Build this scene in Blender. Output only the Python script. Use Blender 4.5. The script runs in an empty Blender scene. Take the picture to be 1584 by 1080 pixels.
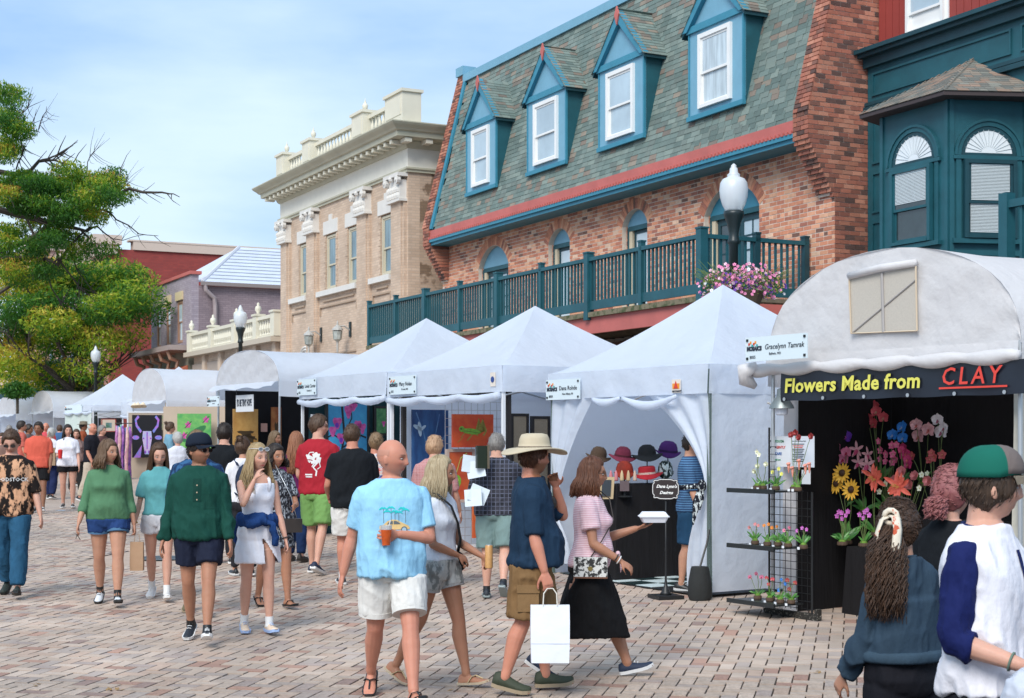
import bpy, bmesh, math, random
import numpy as np
from mathutils import Vector, Matrix, Euler
from mathutils.bvhtree import BVHTree
random.seed(7); RN = random.Random(11)
S = bpy.context.scene
C = S.collection
# ------------------------------------------------------------------ camera
F = 2310.0; EYE = 1.83; HZ = 680.0
cam = bpy.data.cameras.new('camera'); camo = bpy.data.objects.new('camera', cam); C.objects.link(camo)
camo.location = (0, 0, EYE); camo.rotation_euler = (math.pi/2, 0, 0)
cam.sensor_width = 36; cam.lens = F/1584*36; cam.shift_y = (HZ-540)/1584
cam.clip_start = .1; cam.clip_end = 3000
cam.dof.use_dof = True; cam.dof.focus_distance = 12.5; cam.dof.aperture_fstop = 9
S.camera = camo
# ------------------------------------------------------------------ world: hazy blue sky with broken white cloud
w = bpy.data.worlds.new('World'); S.world = w; w.use_nodes = True
nt = w.node_tree; nt.nodes.clear()
N = nt.nodes.new; L = nt.links.new
SUN_EL, SUN_AZ = 42, 201       # azimuth clockwise from +Y: the sun stands behind the camera to the left
sky = N('ShaderNodeTexSky'); sky.sky_type = 'NISHITA'; sky.sun_disc = False
sky.sun_elevation = math.radians(SUN_EL); sky.sun_rotation = math.radians(SUN_AZ)
sky.air_density = 1.0; sky.dust_density = 2.0; sky.ozone_density = 2.0
tc = N('ShaderNodeTexCoord'); mp = N('ShaderNodeMapping'); mp.inputs['Scale'].default_value = (1.3, 1.3, 4.5)
mp.inputs['Rotation'].default_value = (0, .06, 0)
nz = N('ShaderNodeTexNoise'); nz.inputs['Scale'].default_value = 1.5; nz.inputs['Detail'].default_value = 7; nz.inputs['Roughness'].default_value = .52
rp = N('ShaderNodeValToRGB'); rp.color_ramp.elements[0].position = .40; rp.color_ramp.elements[1].position = .62
rp.color_ramp.elements[0].color = (2.6,4.1,6.3,1); rp.color_ramp.elements[1].color = (4.9,6.1,7.2,1)
mx = N('ShaderNodeMixRGB'); mx.inputs[0].default_value = .88
bg = N('ShaderNodeBackground'); bg.inputs['Strength'].default_value = .115; wo = N('ShaderNodeOutputWorld')
L(tc.outputs['Generated'], mp.inputs[0]); L(mp.outputs[0], nz.inputs[0]); L(nz.outputs[0], rp.inputs[0]); L(rp.outputs[0], mx.inputs[2])
L(sky.outputs[0], mx.inputs[1]); L(mx.outputs[0], bg.inputs[0]); L(bg.outputs[0], wo.inputs[0])
sl = bpy.data.lights.new('sun', 'SUN'); so = bpy.data.objects.new('sun', sl); C.objects.link(so)
sl.energy = 2.3; sl.angle = math.radians(28); sl.color = (1, .96, .9)
az = math.radians(SUN_AZ); el = math.radians(SUN_EL)
sd = Vector((math.sin(az)*math.cos(el), math.cos(az)*math.cos(el), math.sin(el)))
so.rotation_euler = sd.to_track_quat('Z', 'Y').to_euler()
S.view_settings.view_transform = 'Standard'; S.view_settings.look = 'None'; S.view_settings.gamma = 1
S.view_settings.use_curve_mapping = False; S.view_settings.exposure = .52
S.render.engine = 'CYCLES'; S.cycles.use_denoising = True; S.cycles.max_bounces = 6; S.cycles.transparent_max_bounces = 8
# ------------------------------------------------------------------ frames of reference
SA, CA = .4565, .8898                                   # street runs off to the left of the view axis
def UP(u, p, z): return Vector((-SA*u + CA*p, CA*u + SA*p, z))
def uat(px, p): k = (px-792)/F; return p*(CA-k*SA)/(SA+k*CA)
def pat(px, u): k = (px-792)/F; return u*(SA+k*CA)/(CA-k*SA)
def zat(py, u, p): return EYE + (HZ-py)*(CA*u+SA*p)/F
def WP(px, py, Y): return Vector(((px-792)*Y/F, Y, EYE+(HZ-py)*Y/F))
def G(Y): return -.20 + .0195*min(max(Y, -20), 62)      # ground height
def on(px, py):                                         # ground point under a pixel
    a = 2.03/((py-HZ)/F + .0195); return Vector(((px-792)*a/F, a, G(a)))
# ------------------------------------------------------------------ mesh builder
class MB:
    def __init__(s): s.v = []; s.f = []; s.m = []
    def add(s, vs, fs, mi=0):
        o = len(s.v); s.v += [tuple(v) for v in vs]; s.f += [tuple(i+o for i in f) for f in fs]; s.m += [mi]*len(fs); return s
    def obox(s, c, ax, ay, az, mi=0):                   # box from centre and three half axes
        c = Vector(c); P = [c+ax*i+ay*j+az*k for i in (-1,1) for j in (-1,1) for k in (-1,1)]
        return s.add(P, [(0,1,3,2),(4,6,7,5),(0,4,5,1),(2,3,7,6),(0,2,6,4),(1,5,7,3)], mi)
    def box(s, x0, x1, y0, y1, z0, z1, mi=0):
        return s.obox(((x0+x1)/2,(y0+y1)/2,(z0+z1)/2), Vector(((x1-x0)/2,0,0)), Vector((0,(y1-y0)/2,0)), Vector((0,0,(z1-z0)/2)), mi)
    def ub(s, u0, u1, p0, p1, z0, z1, mi=0):            # box in street coordinates
        c = UP((u0+u1)/2, (p0+p1)/2, (z0+z1)/2)
        return s.obox(c, UP((u1-u0)/2,0,0), UP(0,(p1-p0)/2,0), Vector((0,0,(z1-z0)/2)), mi)
    def prism(s, poly, ex, mi=0):                       # polygon (list of points) swept along vector ex
        n = len(poly); P = [Vector(q) for q in poly]; P2 = [q+ex for q in P]
        return s.add(P+P2, [tuple(range(n))[::-1], tuple(range(n, 2*n))]+[(i,(i+1)%n,n+(i+1)%n,n+i) for i in range(n)], mi)
    def rings(s, R, cap=True, mi=0, closed=True):
        n = len(R[0]); vs = [p for r in R for p in r]; fs = []
        for i in range(len(R)-1):
            for j in range(n if closed else n-1):
                k = (j+1) % n; fs.append((i*n+j, i*n+k, (i+1)*n+k, (i+1)*n+j))
        if cap: fs.append(tuple(range(n))[::-1]); fs.append(tuple(range((len(R)-1)*n, len(R)*n)))
        return s.add(vs, fs, mi)
    def tube(s, pts, rad, n=8, mi=0, cap=True, flat=1.0):
        pts = [Vector(p) for p in pts]; R = []; m = len(pts)
        if not hasattr(rad, '__len__'): rad = [rad]*m
        t0 = (pts[1]-pts[0]).normalized(); a = t0.orthogonal().normalized()
        if abs(t0.z) < .9: a = t0.cross(Vector((0,0,1))).normalized()
        else:
            a = Vector((1,0,0)) - t0*t0.x; a.normalize()
        for i, p in enumerate(pts):
            t = (pts[min(i+1,m-1)]-pts[max(i-1,0)])
            if t.length < 1e-9: t = t0
            t.normalize(); a = (a - t*a.dot(t)).normalized(); b = t.cross(a)
            R.append([p + (a*math.cos(2*math.pi*j/n) + b*math.sin(2*math.pi*j/n)*flat)*rad[i] for j in range(n)])
        return s.rings(R, cap, mi)
    def lathe(s, prof, c=(0,0,0), n=12, mi=0, axis=None):
        c = Vector(c); R = []
        ax = Vector(axis).normalized() if axis is not None else Vector((0,0,1)); a = ax.orthogonal().normalized(); b = ax.cross(a)
        if axis is None: a, b = Vector((1,0,0)), Vector((0,1,0))
        for r, z in prof: R.append([c+ax*z+(a*math.cos(2*math.pi*j/n)+b*math.sin(2*math.pi*j/n))*max(r,1e-4) for j in range(n)])
        return s.rings(R, True, mi)
    def ell(s, c, rx, ry, rz, n=12, m=8, mi=0, rot=None):
        c = Vector(c); R = []
        for i in range(m+1):
            th = math.pi*(i+.02)/(m+.04); r = []
            for j in range(n):
                ph = 2*math.pi*j/n; q = Vector((rx*math.sin(th)*math.cos(ph), ry*math.sin(th)*math.sin(ph), -rz*math.cos(th)))
                if rot: q = rot @ q
                r.append(c+q)
            R.append(r)
        return s.rings(R, True, mi)
    def mesh(s, name='mesh'):
        me = bpy.data.meshes.new(name); me.from_pydata(s.v, [], s.f)
        if any(s.m): me.polygons.foreach_set('material_index', s.m)
        return me
    def build(s, name, mats, parent=None, smooth=False, loc=None, kind=None, fix=True, label=None):
        me = s.mesh(name)
        if fix:
            bm = bmesh.new(); bm.from_mesh(me); bmesh.ops.recalc_face_normals(bm, faces=bm.faces); bm.to_mesh(me); bm.free()
        for m in (mats if isinstance(mats, (list, tuple)) else [mats]): me.materials.append(m)
        if smooth: me.polygons.foreach_set('use_smooth', [True]*len(me.polygons)); me.update()
        if smooth == 'auto': me.set_sharp_from_angle(angle=math.radians(38))
        return obj(name, me, parent, kind, label)
def obj(name, data, parent=None, kind=None, label=None):
    o = bpy.data.objects.new(name, data); C.objects.link(o)
    if parent is not None:
        o.parent = parent; o.matrix_parent_inverse = IMAT(parent)
    if kind: o['kind'] = kind
    if label: o['label'] = label
    return o
def IMAT(p): return WM(p).inverted()
def WM(o):
    b = o.matrix_basis
    return (WM(o.parent) @ o.matrix_parent_inverse @ b) if o.parent else b.copy()
def thing(name, label, cat, loc=(0,0,0), group=None, rz=0):
    o = bpy.data.objects.new(name, None); C.objects.link(o); o.location = loc; o.rotation_euler = (0,0,rz); o.empty_display_size = .2
    o['label'] = label; o['category'] = cat
    if group: o['group'] = group
    return o
def tag(o, label, cat, group=None):
    o['label'] = label; o['category'] = cat
    if group: o['group'] = group
    return o
# pieces: (centre, half axes x y z) -> the nearest ones as separate parts, the rest as one joined part
def pieces(name, lst, mat, parent, nmax=300, jit=.0015, cap=300):
    lst = sorted(lst, key=lambda q: q[0].length)
    near, far = lst[:nmax], lst[nmax:]
    unit = MB().obox((0,0,0), Vector((1,0,0)), Vector((0,1,0)), Vector((0,0,1))).mesh(name); unit.materials.append(mat)
    inv = WM(parent).inverted()
    for c, ax, ay, az in near:
        o = bpy.data.objects.new(name, unit); C.objects.link(o); o.parent = parent
        M = Matrix(((ax.x,ay.x,az.x,c.x),(ax.y,ay.y,az.y,c.y),(ax.z,ay.z,az.z,c.z),(0,0,0,1)))
        o.matrix_basis = inv @ M
    if far:
        A = np.array([[list(c), list(ax), list(ay), list(az)] for c, ax, ay, az in far])
        sg = np.array([(i,j,k) for i in (-1,1) for j in (-1,1) for k in (-1,1)], float)
        V = A[:,0][:,None,:] + np.einsum('sk,nkd->nsd', sg, A[:,1:])
        q = np.array([(0,1,3,2),(4,6,7,5),(0,4,5,1),(2,3,7,6),(0,2,6,4),(1,5,7,3)])
        Fc = (np.arange(len(far))[:,None,None]*8 + q[None]).reshape(-1,4)
        me = bpy.data.meshes.new(name); me.from_pydata(V.reshape(-1,3), [], Fc.tolist()); me.materials.append(mat); me.update()
        obj(name, me, parent, 'stuff')
# ------------------------------------------------------------------ materials
def lin(r, g, b):
    f = lambda c: (c/255/12.92 if c/255 <= .04045 else ((c/255+.055)/1.055)**2.4)
    return (f(r), f(g), f(b))
MC = {}
def mat(name, col, rough=.7, var=0., vs=3., bump=0., bs=40., isl=0., col2=None, metal=0., spec=.5, trans=0., alpha=1., stretch=None, attr=None, emit=0, sss=0, ramp=(.35,.7), tint=None, sheen=0):
    if name in MC: return MC[name]
    m = bpy.data.materials.new(name); m.use_nodes = True; n = m.node_tree; nd = n.nodes; P = nd['Principled BSDF']; K = n.links.new
    P.inputs['Roughness'].default_value = rough; P.inputs['Metallic'].default_value = metal; P.inputs['Specular IOR Level'].default_value = spec
    P.inputs['Transmission Weight'].default_value = trans; P.inputs['Alpha'].default_value = alpha
    if sheen: P.inputs['Sheen Weight'].default_value = sheen
    if sss: P.inputs['Subsurface Weight'].default_value = sss; P.inputs['Subsurface Radius'].default_value = (.02,.008,.004); P.inputs['Subsurface Scale'].default_value = .5
    P.inputs['Base Color'].default_value = (*col, 1)
    tcn = nd.new('ShaderNodeTexCoord'); src = tcn.outputs['Object']
    if stretch:
        mpn = nd.new('ShaderNodeMapping'); mpn.inputs['Scale'].default_value = stretch; K(src, mpn.inputs[0]); src = mpn.outputs[0]
    cur = None
    if attr:
        a = nd.new('ShaderNodeAttribute'); a.attribute_name = attr; cur = a.outputs['Color']
    if col2 is not None or var:
        t = nd.new('ShaderNodeTexNoise'); t.inputs['Scale'].default_value = vs; t.inputs['Detail'].default_value = 6; t.inputs['Roughness'].default_value = .6; K(src, t.inputs[0])
        if col2 is not None:
            r = nd.new('ShaderNodeValToRGB'); r.color_ramp.elements[0].position = ramp[0]; r.color_ramp.elements[1].position = ramp[1]
            r.color_ramp.elements[0].color = (*col, 1); r.color_ramp.elements[1].color = (*col2, 1); K(t.outputs[0], r.inputs[0]); cur = r.outputs[0]
        if var:
            h = nd.new('ShaderNodeHueSaturation'); mm = nd.new('ShaderNodeMapRange'); K(t.outputs[0], mm.inputs[0])
            mm.inputs[1].default_value = .25; mm.inputs[2].default_value = .75; mm.inputs[3].default_value = 1-var; mm.inputs[4].default_value = 1+var
            K(mm.outputs[0], h.inputs['Value'])
            if cur: K(cur, h.inputs['Color'])
            else: h.inputs['Color'].default_value = (*col, 1)
            cur = h.outputs[0]
    if isl:
        g = nd.new('ShaderNodeNewGeometry'); oi = nd.new('ShaderNodeObjectInfo'); ad = nd.new('ShaderNodeMath'); ad.operation = 'ADD'
        K(g.outputs['Random Per Island'], ad.inputs[0]); K(oi.outputs['Random'], ad.inputs[1]); fr = nd.new('ShaderNodeMath'); fr.operation = 'FRACT'; K(ad.outputs[0], fr.inputs[0])
        h = nd.new('ShaderNodeHueSaturation'); mm = nd.new('ShaderNodeMapRange'); K(fr.outputs[0], mm.inputs[0]); mm.inputs[3].default_value = 1-isl; mm.inputs[4].default_value = 1+isl
        K(mm.outputs[0], h.inputs['Value'])
        if tint:                                       # ramp of colours chosen per piece
            r = nd.new('ShaderNodeValToRGB'); r.color_ramp.interpolation = 'CONSTANT'
            while len(r.color_ramp.elements) < len(tint): r.color_ramp.elements.new(.5)
            for i, (pos, cc) in enumerate(tint): r.color_ramp.elements[i].position = pos; r.color_ramp.elements[i].color = (*cc, 1)
            wn = nd.new('ShaderNodeTexWhiteNoise'); wn.noise_dimensions = '1D'; K(fr.outputs[0], wn.inputs['W']); K(wn.outputs['Value'], r.inputs[0])
            if cur:
                mul = nd.new('ShaderNodeMixRGB'); mul.blend_type = 'MULTIPLY'; mul.inputs[0].default_value = 1; K(r.outputs[0], mul.inputs[1]); K(cur, mul.inputs[2]); K(mul.outputs[0], h.inputs['Color'])
            else: K(r.outputs[0], h.inputs['Color'])
        elif cur: K(cur, h.inputs['Color'])
        else: h.inputs['Color'].default_value = (*col, 1)
        cur = h.outputs[0]
    if cur: K(cur, P.inputs['Base Color'])
    if emit: P.inputs['Emission Color'].default_value = (*col, 1); P.inputs['Emission Strength'].default_value = emit
    if bump:
        t2 = nd.new('ShaderNodeTexNoise'); t2.inputs['Scale'].default_value = bs; t2.inputs['Detail'].default_value = 4; K(src, t2.inputs[0])
        b = nd.new('ShaderNodeBump'); b.inputs['Strength'].default_value = 1; b.inputs['Distance'].default_value = bump; K(t2.outputs[0], b.inputs['Height']); K(b.outputs[0], P.inputs['Normal'])
    MC[name] = m; return m
brickT = [(0,(.62,.25,.145)),(.2,(.54,.21,.125)),(.38,(.68,.33,.20)),(.55,(.46,.175,.11)),(.68,(.70,.38,.24)),(.82,(.38,.145,.10)),(.91,(.22,.11,.08)),(.95,(.72,.47,.33))]
M_brick = mat('brick', (1,1,1), .85, var=.16, vs=14, bump=.004, bs=60, isl=.12, tint=brickT)
M_mort = mat('mortar', (.66,.56,.47), .95, var=.15, vs=9, bump=.003, bs=50)
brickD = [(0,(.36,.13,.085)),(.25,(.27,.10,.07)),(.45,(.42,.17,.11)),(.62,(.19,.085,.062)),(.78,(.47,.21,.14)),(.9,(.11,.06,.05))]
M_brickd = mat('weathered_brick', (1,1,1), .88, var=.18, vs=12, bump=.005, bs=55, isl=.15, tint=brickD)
slT = [(0,(.15,.20,.18)),(.25,(.12,.165,.148)),(.42,(.18,.225,.20)),(.6,(.145,.18,.16)),(.72,(.19,.235,.205)),(.84,(.22,.175,.14)),(.9,(.17,.145,.12)),(.94,(.25,.21,.165))]
M_slate = mat('slate', (1,1,1), .8, var=.14, vs=5, bump=.003, bs=40, isl=.12, tint=slT)
M_teal = mat('teal_paint', (.012,.088,.112), .5, var=.22, vs=2.2, bump=.002, bs=14)
M_teald = mat('dark_teal_paint', (.008,.050,.066), .5, var=.25, vs=2.6, bump=.003, bs=10)
M_blue = mat('light_blue_paint', (.17,.37,.49), .5, var=.08, vs=3, bump=.001, bs=20)
M_bluem = mat('blue_trim_paint', (.04,.23,.33), .5, var=.12, vs=3)
M_red = mat('red_fascia_paint', (.50,.13,.11), .6, var=.16, vs=1.6, bump=.002, bs=12)
M_white = mat('white_paint', (.8,.8,.78), .5, var=.04, vs=3)
M_cream = mat('cream_paint', (.68,.64,.52), .6, var=.07, vs=1.7)
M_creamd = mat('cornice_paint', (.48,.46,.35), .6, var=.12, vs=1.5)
M_tan = mat('tan_brick', (.60,.47,.36), .85, var=.10, vs=2.2, bump=.002, bs=30)
M_glass = mat('window_glass', (.42,.52,.58), .06, var=.25, vs=.8, spec=.9)
M_glassd = mat('dark_window_glass', (.03,.045,.05), .05, var=.6, vs=1.2, spec=.9)
M_curt = mat('curtain', (.72,.74,.74), .8, var=.12, vs=2, stretch=(6,6,.4))
M_dark = mat('dark_interior', (.012,.012,.013), .9)
M_black = mat('black_metal', (.012,.013,.014), .45)
M_iron = mat('cast_iron', (.010,.020,.022), .4)
M_siding = mat('red_siding', (.30,.045,.035), .7, var=.1, vs=2)
M_wood = mat('weathered_wood', (.16,.13,.09), .9, var=.35, vs=6, bump=.004, bs=20)
# ================================================================== ground
def tex_ground():
    m = bpy.data.materials.new('far_paving'); m.use_nodes = True; n = m.node_tree; nd = n.nodes; P = nd['Principled BSDF']; K = n.links.new
    t = nd.new('ShaderNodeTexCoord'); mpn = nd.new('ShaderNodeMapping'); mpn.inputs['Rotation'].default_value = (0,0,math.radians(13))
    b = nd.new('ShaderNodeTexBrick'); b.inputs['Color1'].default_value = (.46,.36,.29,1); b.inputs['Color2'].default_value = (.40,.31,.25,1); b.inputs['Mortar'].default_value = (.30,.24,.20,1)
    b.inputs['Scale'].default_value = 1; b.inputs['Brick Width'].default_value = .24; b.inputs['Row Height'].default_value = .12; b.inputs['Mortar Size'].default_value = .008
    z = nd.new('ShaderNodeTexNoise'); z.inputs['Scale'].default_value = .5; z.inputs['Detail'].default_value = 8
    h = nd.new('ShaderNodeHueSaturation'); mm = nd.new('ShaderNodeMapRange'); mm.inputs[1].default_value = .3; mm.inputs[2].default_value = .7; mm.inputs[3].default_value = .82; mm.inputs[4].default_value = 1.15
    K(t.outputs['Object'], mpn.inputs[0]); K(mpn.outputs[0], b.inputs[0]); K(t.outputs['Object'], z.inputs[0]); K(z.outputs[0], mm.inputs[0]); K(mm.outputs[0], h.inputs['Value'])
    K(b.outputs[0], h.inputs['Color']); K(h.outputs[0], P.inputs['Base Color']); P.inputs['Roughness'].default_value = .85
    return m
M_far = tex_ground()
M_sand = mat('joint_sand', (.07,.05,.04), .95, var=.3, vs=30)
pvT = [(0,(.47,.365,.29)),(.25,(.43,.34,.275)),(.42,(.50,.395,.32)),(.58,(.40,.325,.28)),(.72,(.46,.335,.26)),(.86,(.36,.285,.25)),(.92,(.36,.215,.165)),(.96,(.29,.20,.17)),(.98,(.40,.24,.18))]
M_pav = mat('paver_brick', (1,1,1), .85, var=.26, vs=1.1, bump=.003, bs=90, isl=.07, tint=pvT)
mb = MB(); YS = [-30, 8, 30.4]
for a, b in zip(YS, YS[1:]): mb.add([(-60,a,G(a)-.014),(60,a,G(a)-.014),(60,b,G(b)-.014),(-60,b,G(b)-.014)], [(0,1,2,3)])
gr = mb.build('ground', M_sand, kind='structure', fix=False)
mb = MB(); YS = [30.4, 62, 900]
for a, b in zip(YS, YS[1:]): mb.add([(-400,a,G(a)),(400,a,G(a)),(400,b,G(b)),(-400,b,G(b))], [(0,1,2,3)])
mb.add([(-400,-30,-.82),(-60,-30,-.82),(-60,30.4,G(30.4)),(-400,30.4,G(30.4))], [(0,1,2,3)]); mb.add([(60,-30,-.82),(400,-30,-.82),(400,30.4,G(30.4)),(60,30.4,G(30.4))], [(0,1,2,3)])
mb.build('far_street', M_far, kind='structure', fix=False)
th = math.radians(13); e1 = Vector((math.sin(th), math.cos(th), 0)); e2 = Vector((math.cos(th), -math.sin(th), 0)); PW = .118
pv = []
for i in range(-150, 150):
    for j in range(50, 330):
        d = (i-j) % 4
        if d == 0: cx, cy, hx, hy = i+1, j+.5, 1, .5
        elif d == 2: cx, cy, hx, hy = i+.5, j, .5, 1
        else: continue
        c = e2*(cx*PW)+e1*(cy*PW)
        if not (9.6 < c.y < 30.4) or abs(c.x) > .36*c.y+.6: continue
        if -5.75 < c.x < -4.05 and 19.5 < c.y < 21.5: continue
        g = .0048+RN.random()*.003; t = RN.uniform(-.006, .006); dz = RN.uniform(-.0035, .002)
        ax = (e2+Vector((0,0,t)))*(hx*PW-g); ay = (e1+Vector((0,0,.0195+RN.uniform(-.005,.005))))*(hy*PW-g)
        r = Matrix.Rotation(RN.uniform(-.012,.012), 3, 'Z')
        pv.append((Vector((c.x, c.y, G(c.y)-.02+dz)), r@ax, r@ay, Vector((0,0,.02))))
vis = [q for q in pv if q[0].y > 10.3 and abs(q[0].x) < .343*q[0].y]; off = [q for q in pv if not (q[0].y > 10.3 and abs(q[0].x) < .343*q[0].y)]
vis.sort(key=lambda q: q[0].y)
pieces('paver', vis[:300], M_pav, gr); pieces('paver', vis[300:]+off, M_pav, gr, nmax=0)
# concrete patch with an iron cover
c = Vector((-4.9, 20.5, G(20.5)-.004)); M_conc = mat('concrete', (.44,.33,.26), .9, var=.12, vs=4, bump=.002)
o = MB().obox(c-Vector((0,0,.02)), e2*.83+Vector((0,0,0)), e1*.95+Vector((0,0,.0195*.95)), Vector((0,0,.022))).build('concrete_slab', M_conc, kind='structure')
t = thing('manhole_cover', 'round grey iron manhole cover set in a pale concrete patch of the street', 'manhole cover', c+Vector((.1,0,.004)))
MB().lathe([(.0,0),(.33,0),(.33,.012),(.30,.012),(.30,.006),(0,.006)], t.location, 24).build('lid', mat('worn_iron', (.22,.24,.26), .5, metal=.3), t)
MB().lathe([(.34,0),(.40,0),(.40,.008),(.34,.008)], t.location, 24).build('rim', M_iron, t)
# fallen leaves in the foreground
o = MB()
for px, py in ((560/3.17+0, 900+525/3.17), (178,1066), (182,1069), (60,1060), (1262,1040), (705,1070)):
    b = on(px, py)
    for k in range(3):
        q = b+Vector((RN.uniform(-.05,.05), RN.uniform(-.06,.06), .004)); a = RN.uniform(0,6.3); d = Vector((math.cos(a),math.sin(a),.25))*.03; e = Vector((-math.sin(a),math.cos(a),.1))*.012
        o.add([q-d,q+e,q+d,q-e], [(0,1,2,3)])
o.build('fallen_leaves', mat('dry_leaf', (.30,.18,.07), .8), kind='stuff', fix=False)
# ================================================================== mansard brick building
BR = thing('brick_building', 'brick building with steep grey-green slate mansard roof and four blue dormers', 'building', UP(28.5, 16.7, G(33)))
WP_, UL, UR = 16.7, 36.65, 20.36
arches = [(34.44,32.76,6.2),(30.7,29.68,6.38),(27.39,26.39,6.38),(24.31,22.53,6.2)]   # u left, u right, spring height
ZT, ZD = 6.7, 4.3
def arc(ul, ur, zs, n=12, off=0, ztop=ZT):
    w = (ul-ur)/2; h = ztop-zs; R = (w*w+h*h)/(2*h); um = (ul+ur)/2; zc = ztop-R; a = math.asin(min(1, w/R)); R += off
    return [(um-R*math.sin(t), zc+R*math.cos(t), t) for t in [-a+2*a*i/n for i in range(n+1)]], R, zc, um, a
mb = MB(); ex = UP(0,.26,0)
edges = [UL] + [x for a in arches for x in a[:2]] + [UR]
for k in range(0, len(edges), 2): mb.ub(edges[k+1]+(.03 if edges[k+1] == UR else 0), edges[k], WP_+.008, WP_+.26, .3, 7.0)
for ul, ur, zs in arches:
    P, *_ = arc(ul, ur, zs); poly = [UP(u, WP_+.008, z) for u, z, t in P] + [UP(ur, WP_+.008, 7.0), UP(ul, WP_+.008, 7.0)]
    mb.prism(poly, ex); mb.ub(ur, ul, WP_+.008, WP_+.26, .3, ZD)
mb.build('wall', M_mort, BR)
brk = []; CO, BL = .0805, .222
def blocked(u0, u1, z):
    for ul, ur, zs in arches:
        P, R, zc, um, a = arc(ul, ur, zs, off=.06)
        for u in (u0, u1):
            if ur-.005 < u < ul+.005 and z < zs+.02: return True
            if z >= zs and (u-um)**2+(z-zc)**2 < R*R: return True
    return False
du = UP(-1,0,0); dp = UP(0,1,0); dz = Vector((0,0,1))
r = 0; z = 4.0
while z < 7.0:
    u = UL - (BL/2 if r % 2 else 0); head = (r % 6 == 5); bl = BL/2 if head else BL
    while u > UR+.012:
        u1 = max(u-bl, UR)
        if not blocked(u, u1, z+CO/2) and u-u1 > .05:
            brk.append((UP((u+u1)/2, WP_+.055+RN.uniform(-.003,.003), z+CO/2), du*((u-u1)/2-.007), dp*.052, dz*(CO/2-.008)))
        elif u-u1 > .05:                                  # trim bricks against the jambs
            for ul, ur, zs in arches:
                if z+CO/2 >= zs:
                    P, R, zc, um, a = arc(ul, ur, zs, off=.1); q = R*R-(z+CO/2-zc)**2
                    if q > 0 and u > um-math.sqrt(q) and u1 < um+math.sqrt(q):
                        for a, b in ((u, um+math.sqrt(q)), (um-math.sqrt(q), u1)):
                            if .03 < a-b < bl: brk.append((UP((a+b)/2, WP_+.055, z+CO/2), du*((a-b)/2-.004), dp*.052, dz*(CO/2-.008)))
                if z+CO/2 < zs:
                    for a, b in ((u, ul), (ur, u1)):
                        if a-b > .04 and a-b < bl: brk.append((UP((a+b)/2, WP_+.055, z+CO/2), du*((a-b)/2-.005), dp*.052, dz*(CO/2-.0065)))
        u = u1
    r += 1; z += CO
for ul, ur, zs in arches:                                # voussoirs
    P, R, zc, um, a = arc(ul, ur, zs); n = int(2*a*(R+.12)/.078)
    for i in range(n):
        t = -a*1.02+2*a*1.02*(i+.5)/n; rad = UP(-math.sin(t),0,0)+Vector((0,0,math.cos(t))); tan = UP(-math.cos(t),0,0)-Vector((0,0,math.sin(t)))
        brk.append((UP(um,WP_+.052,zc)+rad*(R+.118), tan*(a*(R+.118)/n*.93), dp*.053, rad*.112))
    for u, s_ in ((ul, 1), (ur, -1)):                    # jamb bricks seen in the reveal
        zz = ZD; i = 0
        while zz < zs-.02:
            brk.append((UP(u-s_*.006, WP_+.175, zz+CO/2), du*.008, dp*.062, dz*(CO/2-.0065))); zz += CO
pieces('brick', brk, M_brick, BR, nmax=60)
# parapet gables: outline in (p, z)
def slopep(z): return 16.2+(z-7.36)*.2476
prof = [(16.7,.3),(16.7,6.05)]+[q for i in range(12) for q in ((16.7-.55*(i+1)/12, 6.05+i*CO), (16.7-.55*(i+1)/12, 6.05+(i+1)*CO))]+[(16.12,7.45),(17.22,11.75),(17.9,11.75),(24,11.4),(24,.3)]
def pfront(z):
    if z < 6.05: return 16.7
    if z < 6.05+12*CO: return 16.7-.55*(int((z-6.05)/CO)+1)/12
    return 16.12 if z < 7.45 else 16.12+(z-7.45)*.2558
for u0, u1 in ((UR, UR+.42), (UL-.38, UL)):
    q = [(p+.012, z) for p, z in prof]
    MB().prism([UP(u0+.012, p, z) for p, z in q], UP(u1-u0-.024,0,0)).build('gable_wall', M_mort, BR)
gb = []
z = 4.0; r = 0
while z < 11.7:                                          # side face towards the camera
    p = pfront(z+CO/2); first = True; off = BL/2 if r % 2 else 0; ln = BL-off
    while p < 18.1:
        p1 = p+ln
        gb.append((UP(UR+.045+RN.uniform(-.004,.003), (p+p1)/2, z+CO/2), dp*((p1-p)/2-.006), du*.045, dz*(CO/2-.0065))); p = p1; ln = BL
    if z > 6.05:
        for a in ((UR+.11, UR+.31, .42), ):             # front edge bricks
            for ua, ub in (((UR, UR+.2),(UR+.21, UR+.42)) if r % 2 else ((UR,UR+.1),(UR+.11,UR+.31),(UR+.32,UR+.42))):
                if z < 7.4: gb.append((UP((ua+ub)/2, pfront(z+CO/2)+.06, z+CO/2), du*((ub-ua)/2-.004), dp*.062, dz*(CO/2-.006)))
    r += 1; z += CO
sl = Vector((0,0,1))+UP(0,.2558,0); sl.normalize(); sn = sl.cross(UP(1,0,0)).normalized()
for ub0 in (UR, UL-.38):                                 # sloped coping courses
    i = 0; z = 7.45
    while z < 11.72:
        for ua, ub in (((0,.2),(.205,.4)) if i % 2 else ((0,.13),(.135,.27),(.275,.4))):
            c = UP(ub0+(ua+ub)/2, 16.12+(z+.038-7.45)*.2558+.02, z+.038); gb.append((c, du*((ub-ua)/2-.003), sn*.045, sl*.034))
        z += CO; i += 1
z = 4.0; r = 0
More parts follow.
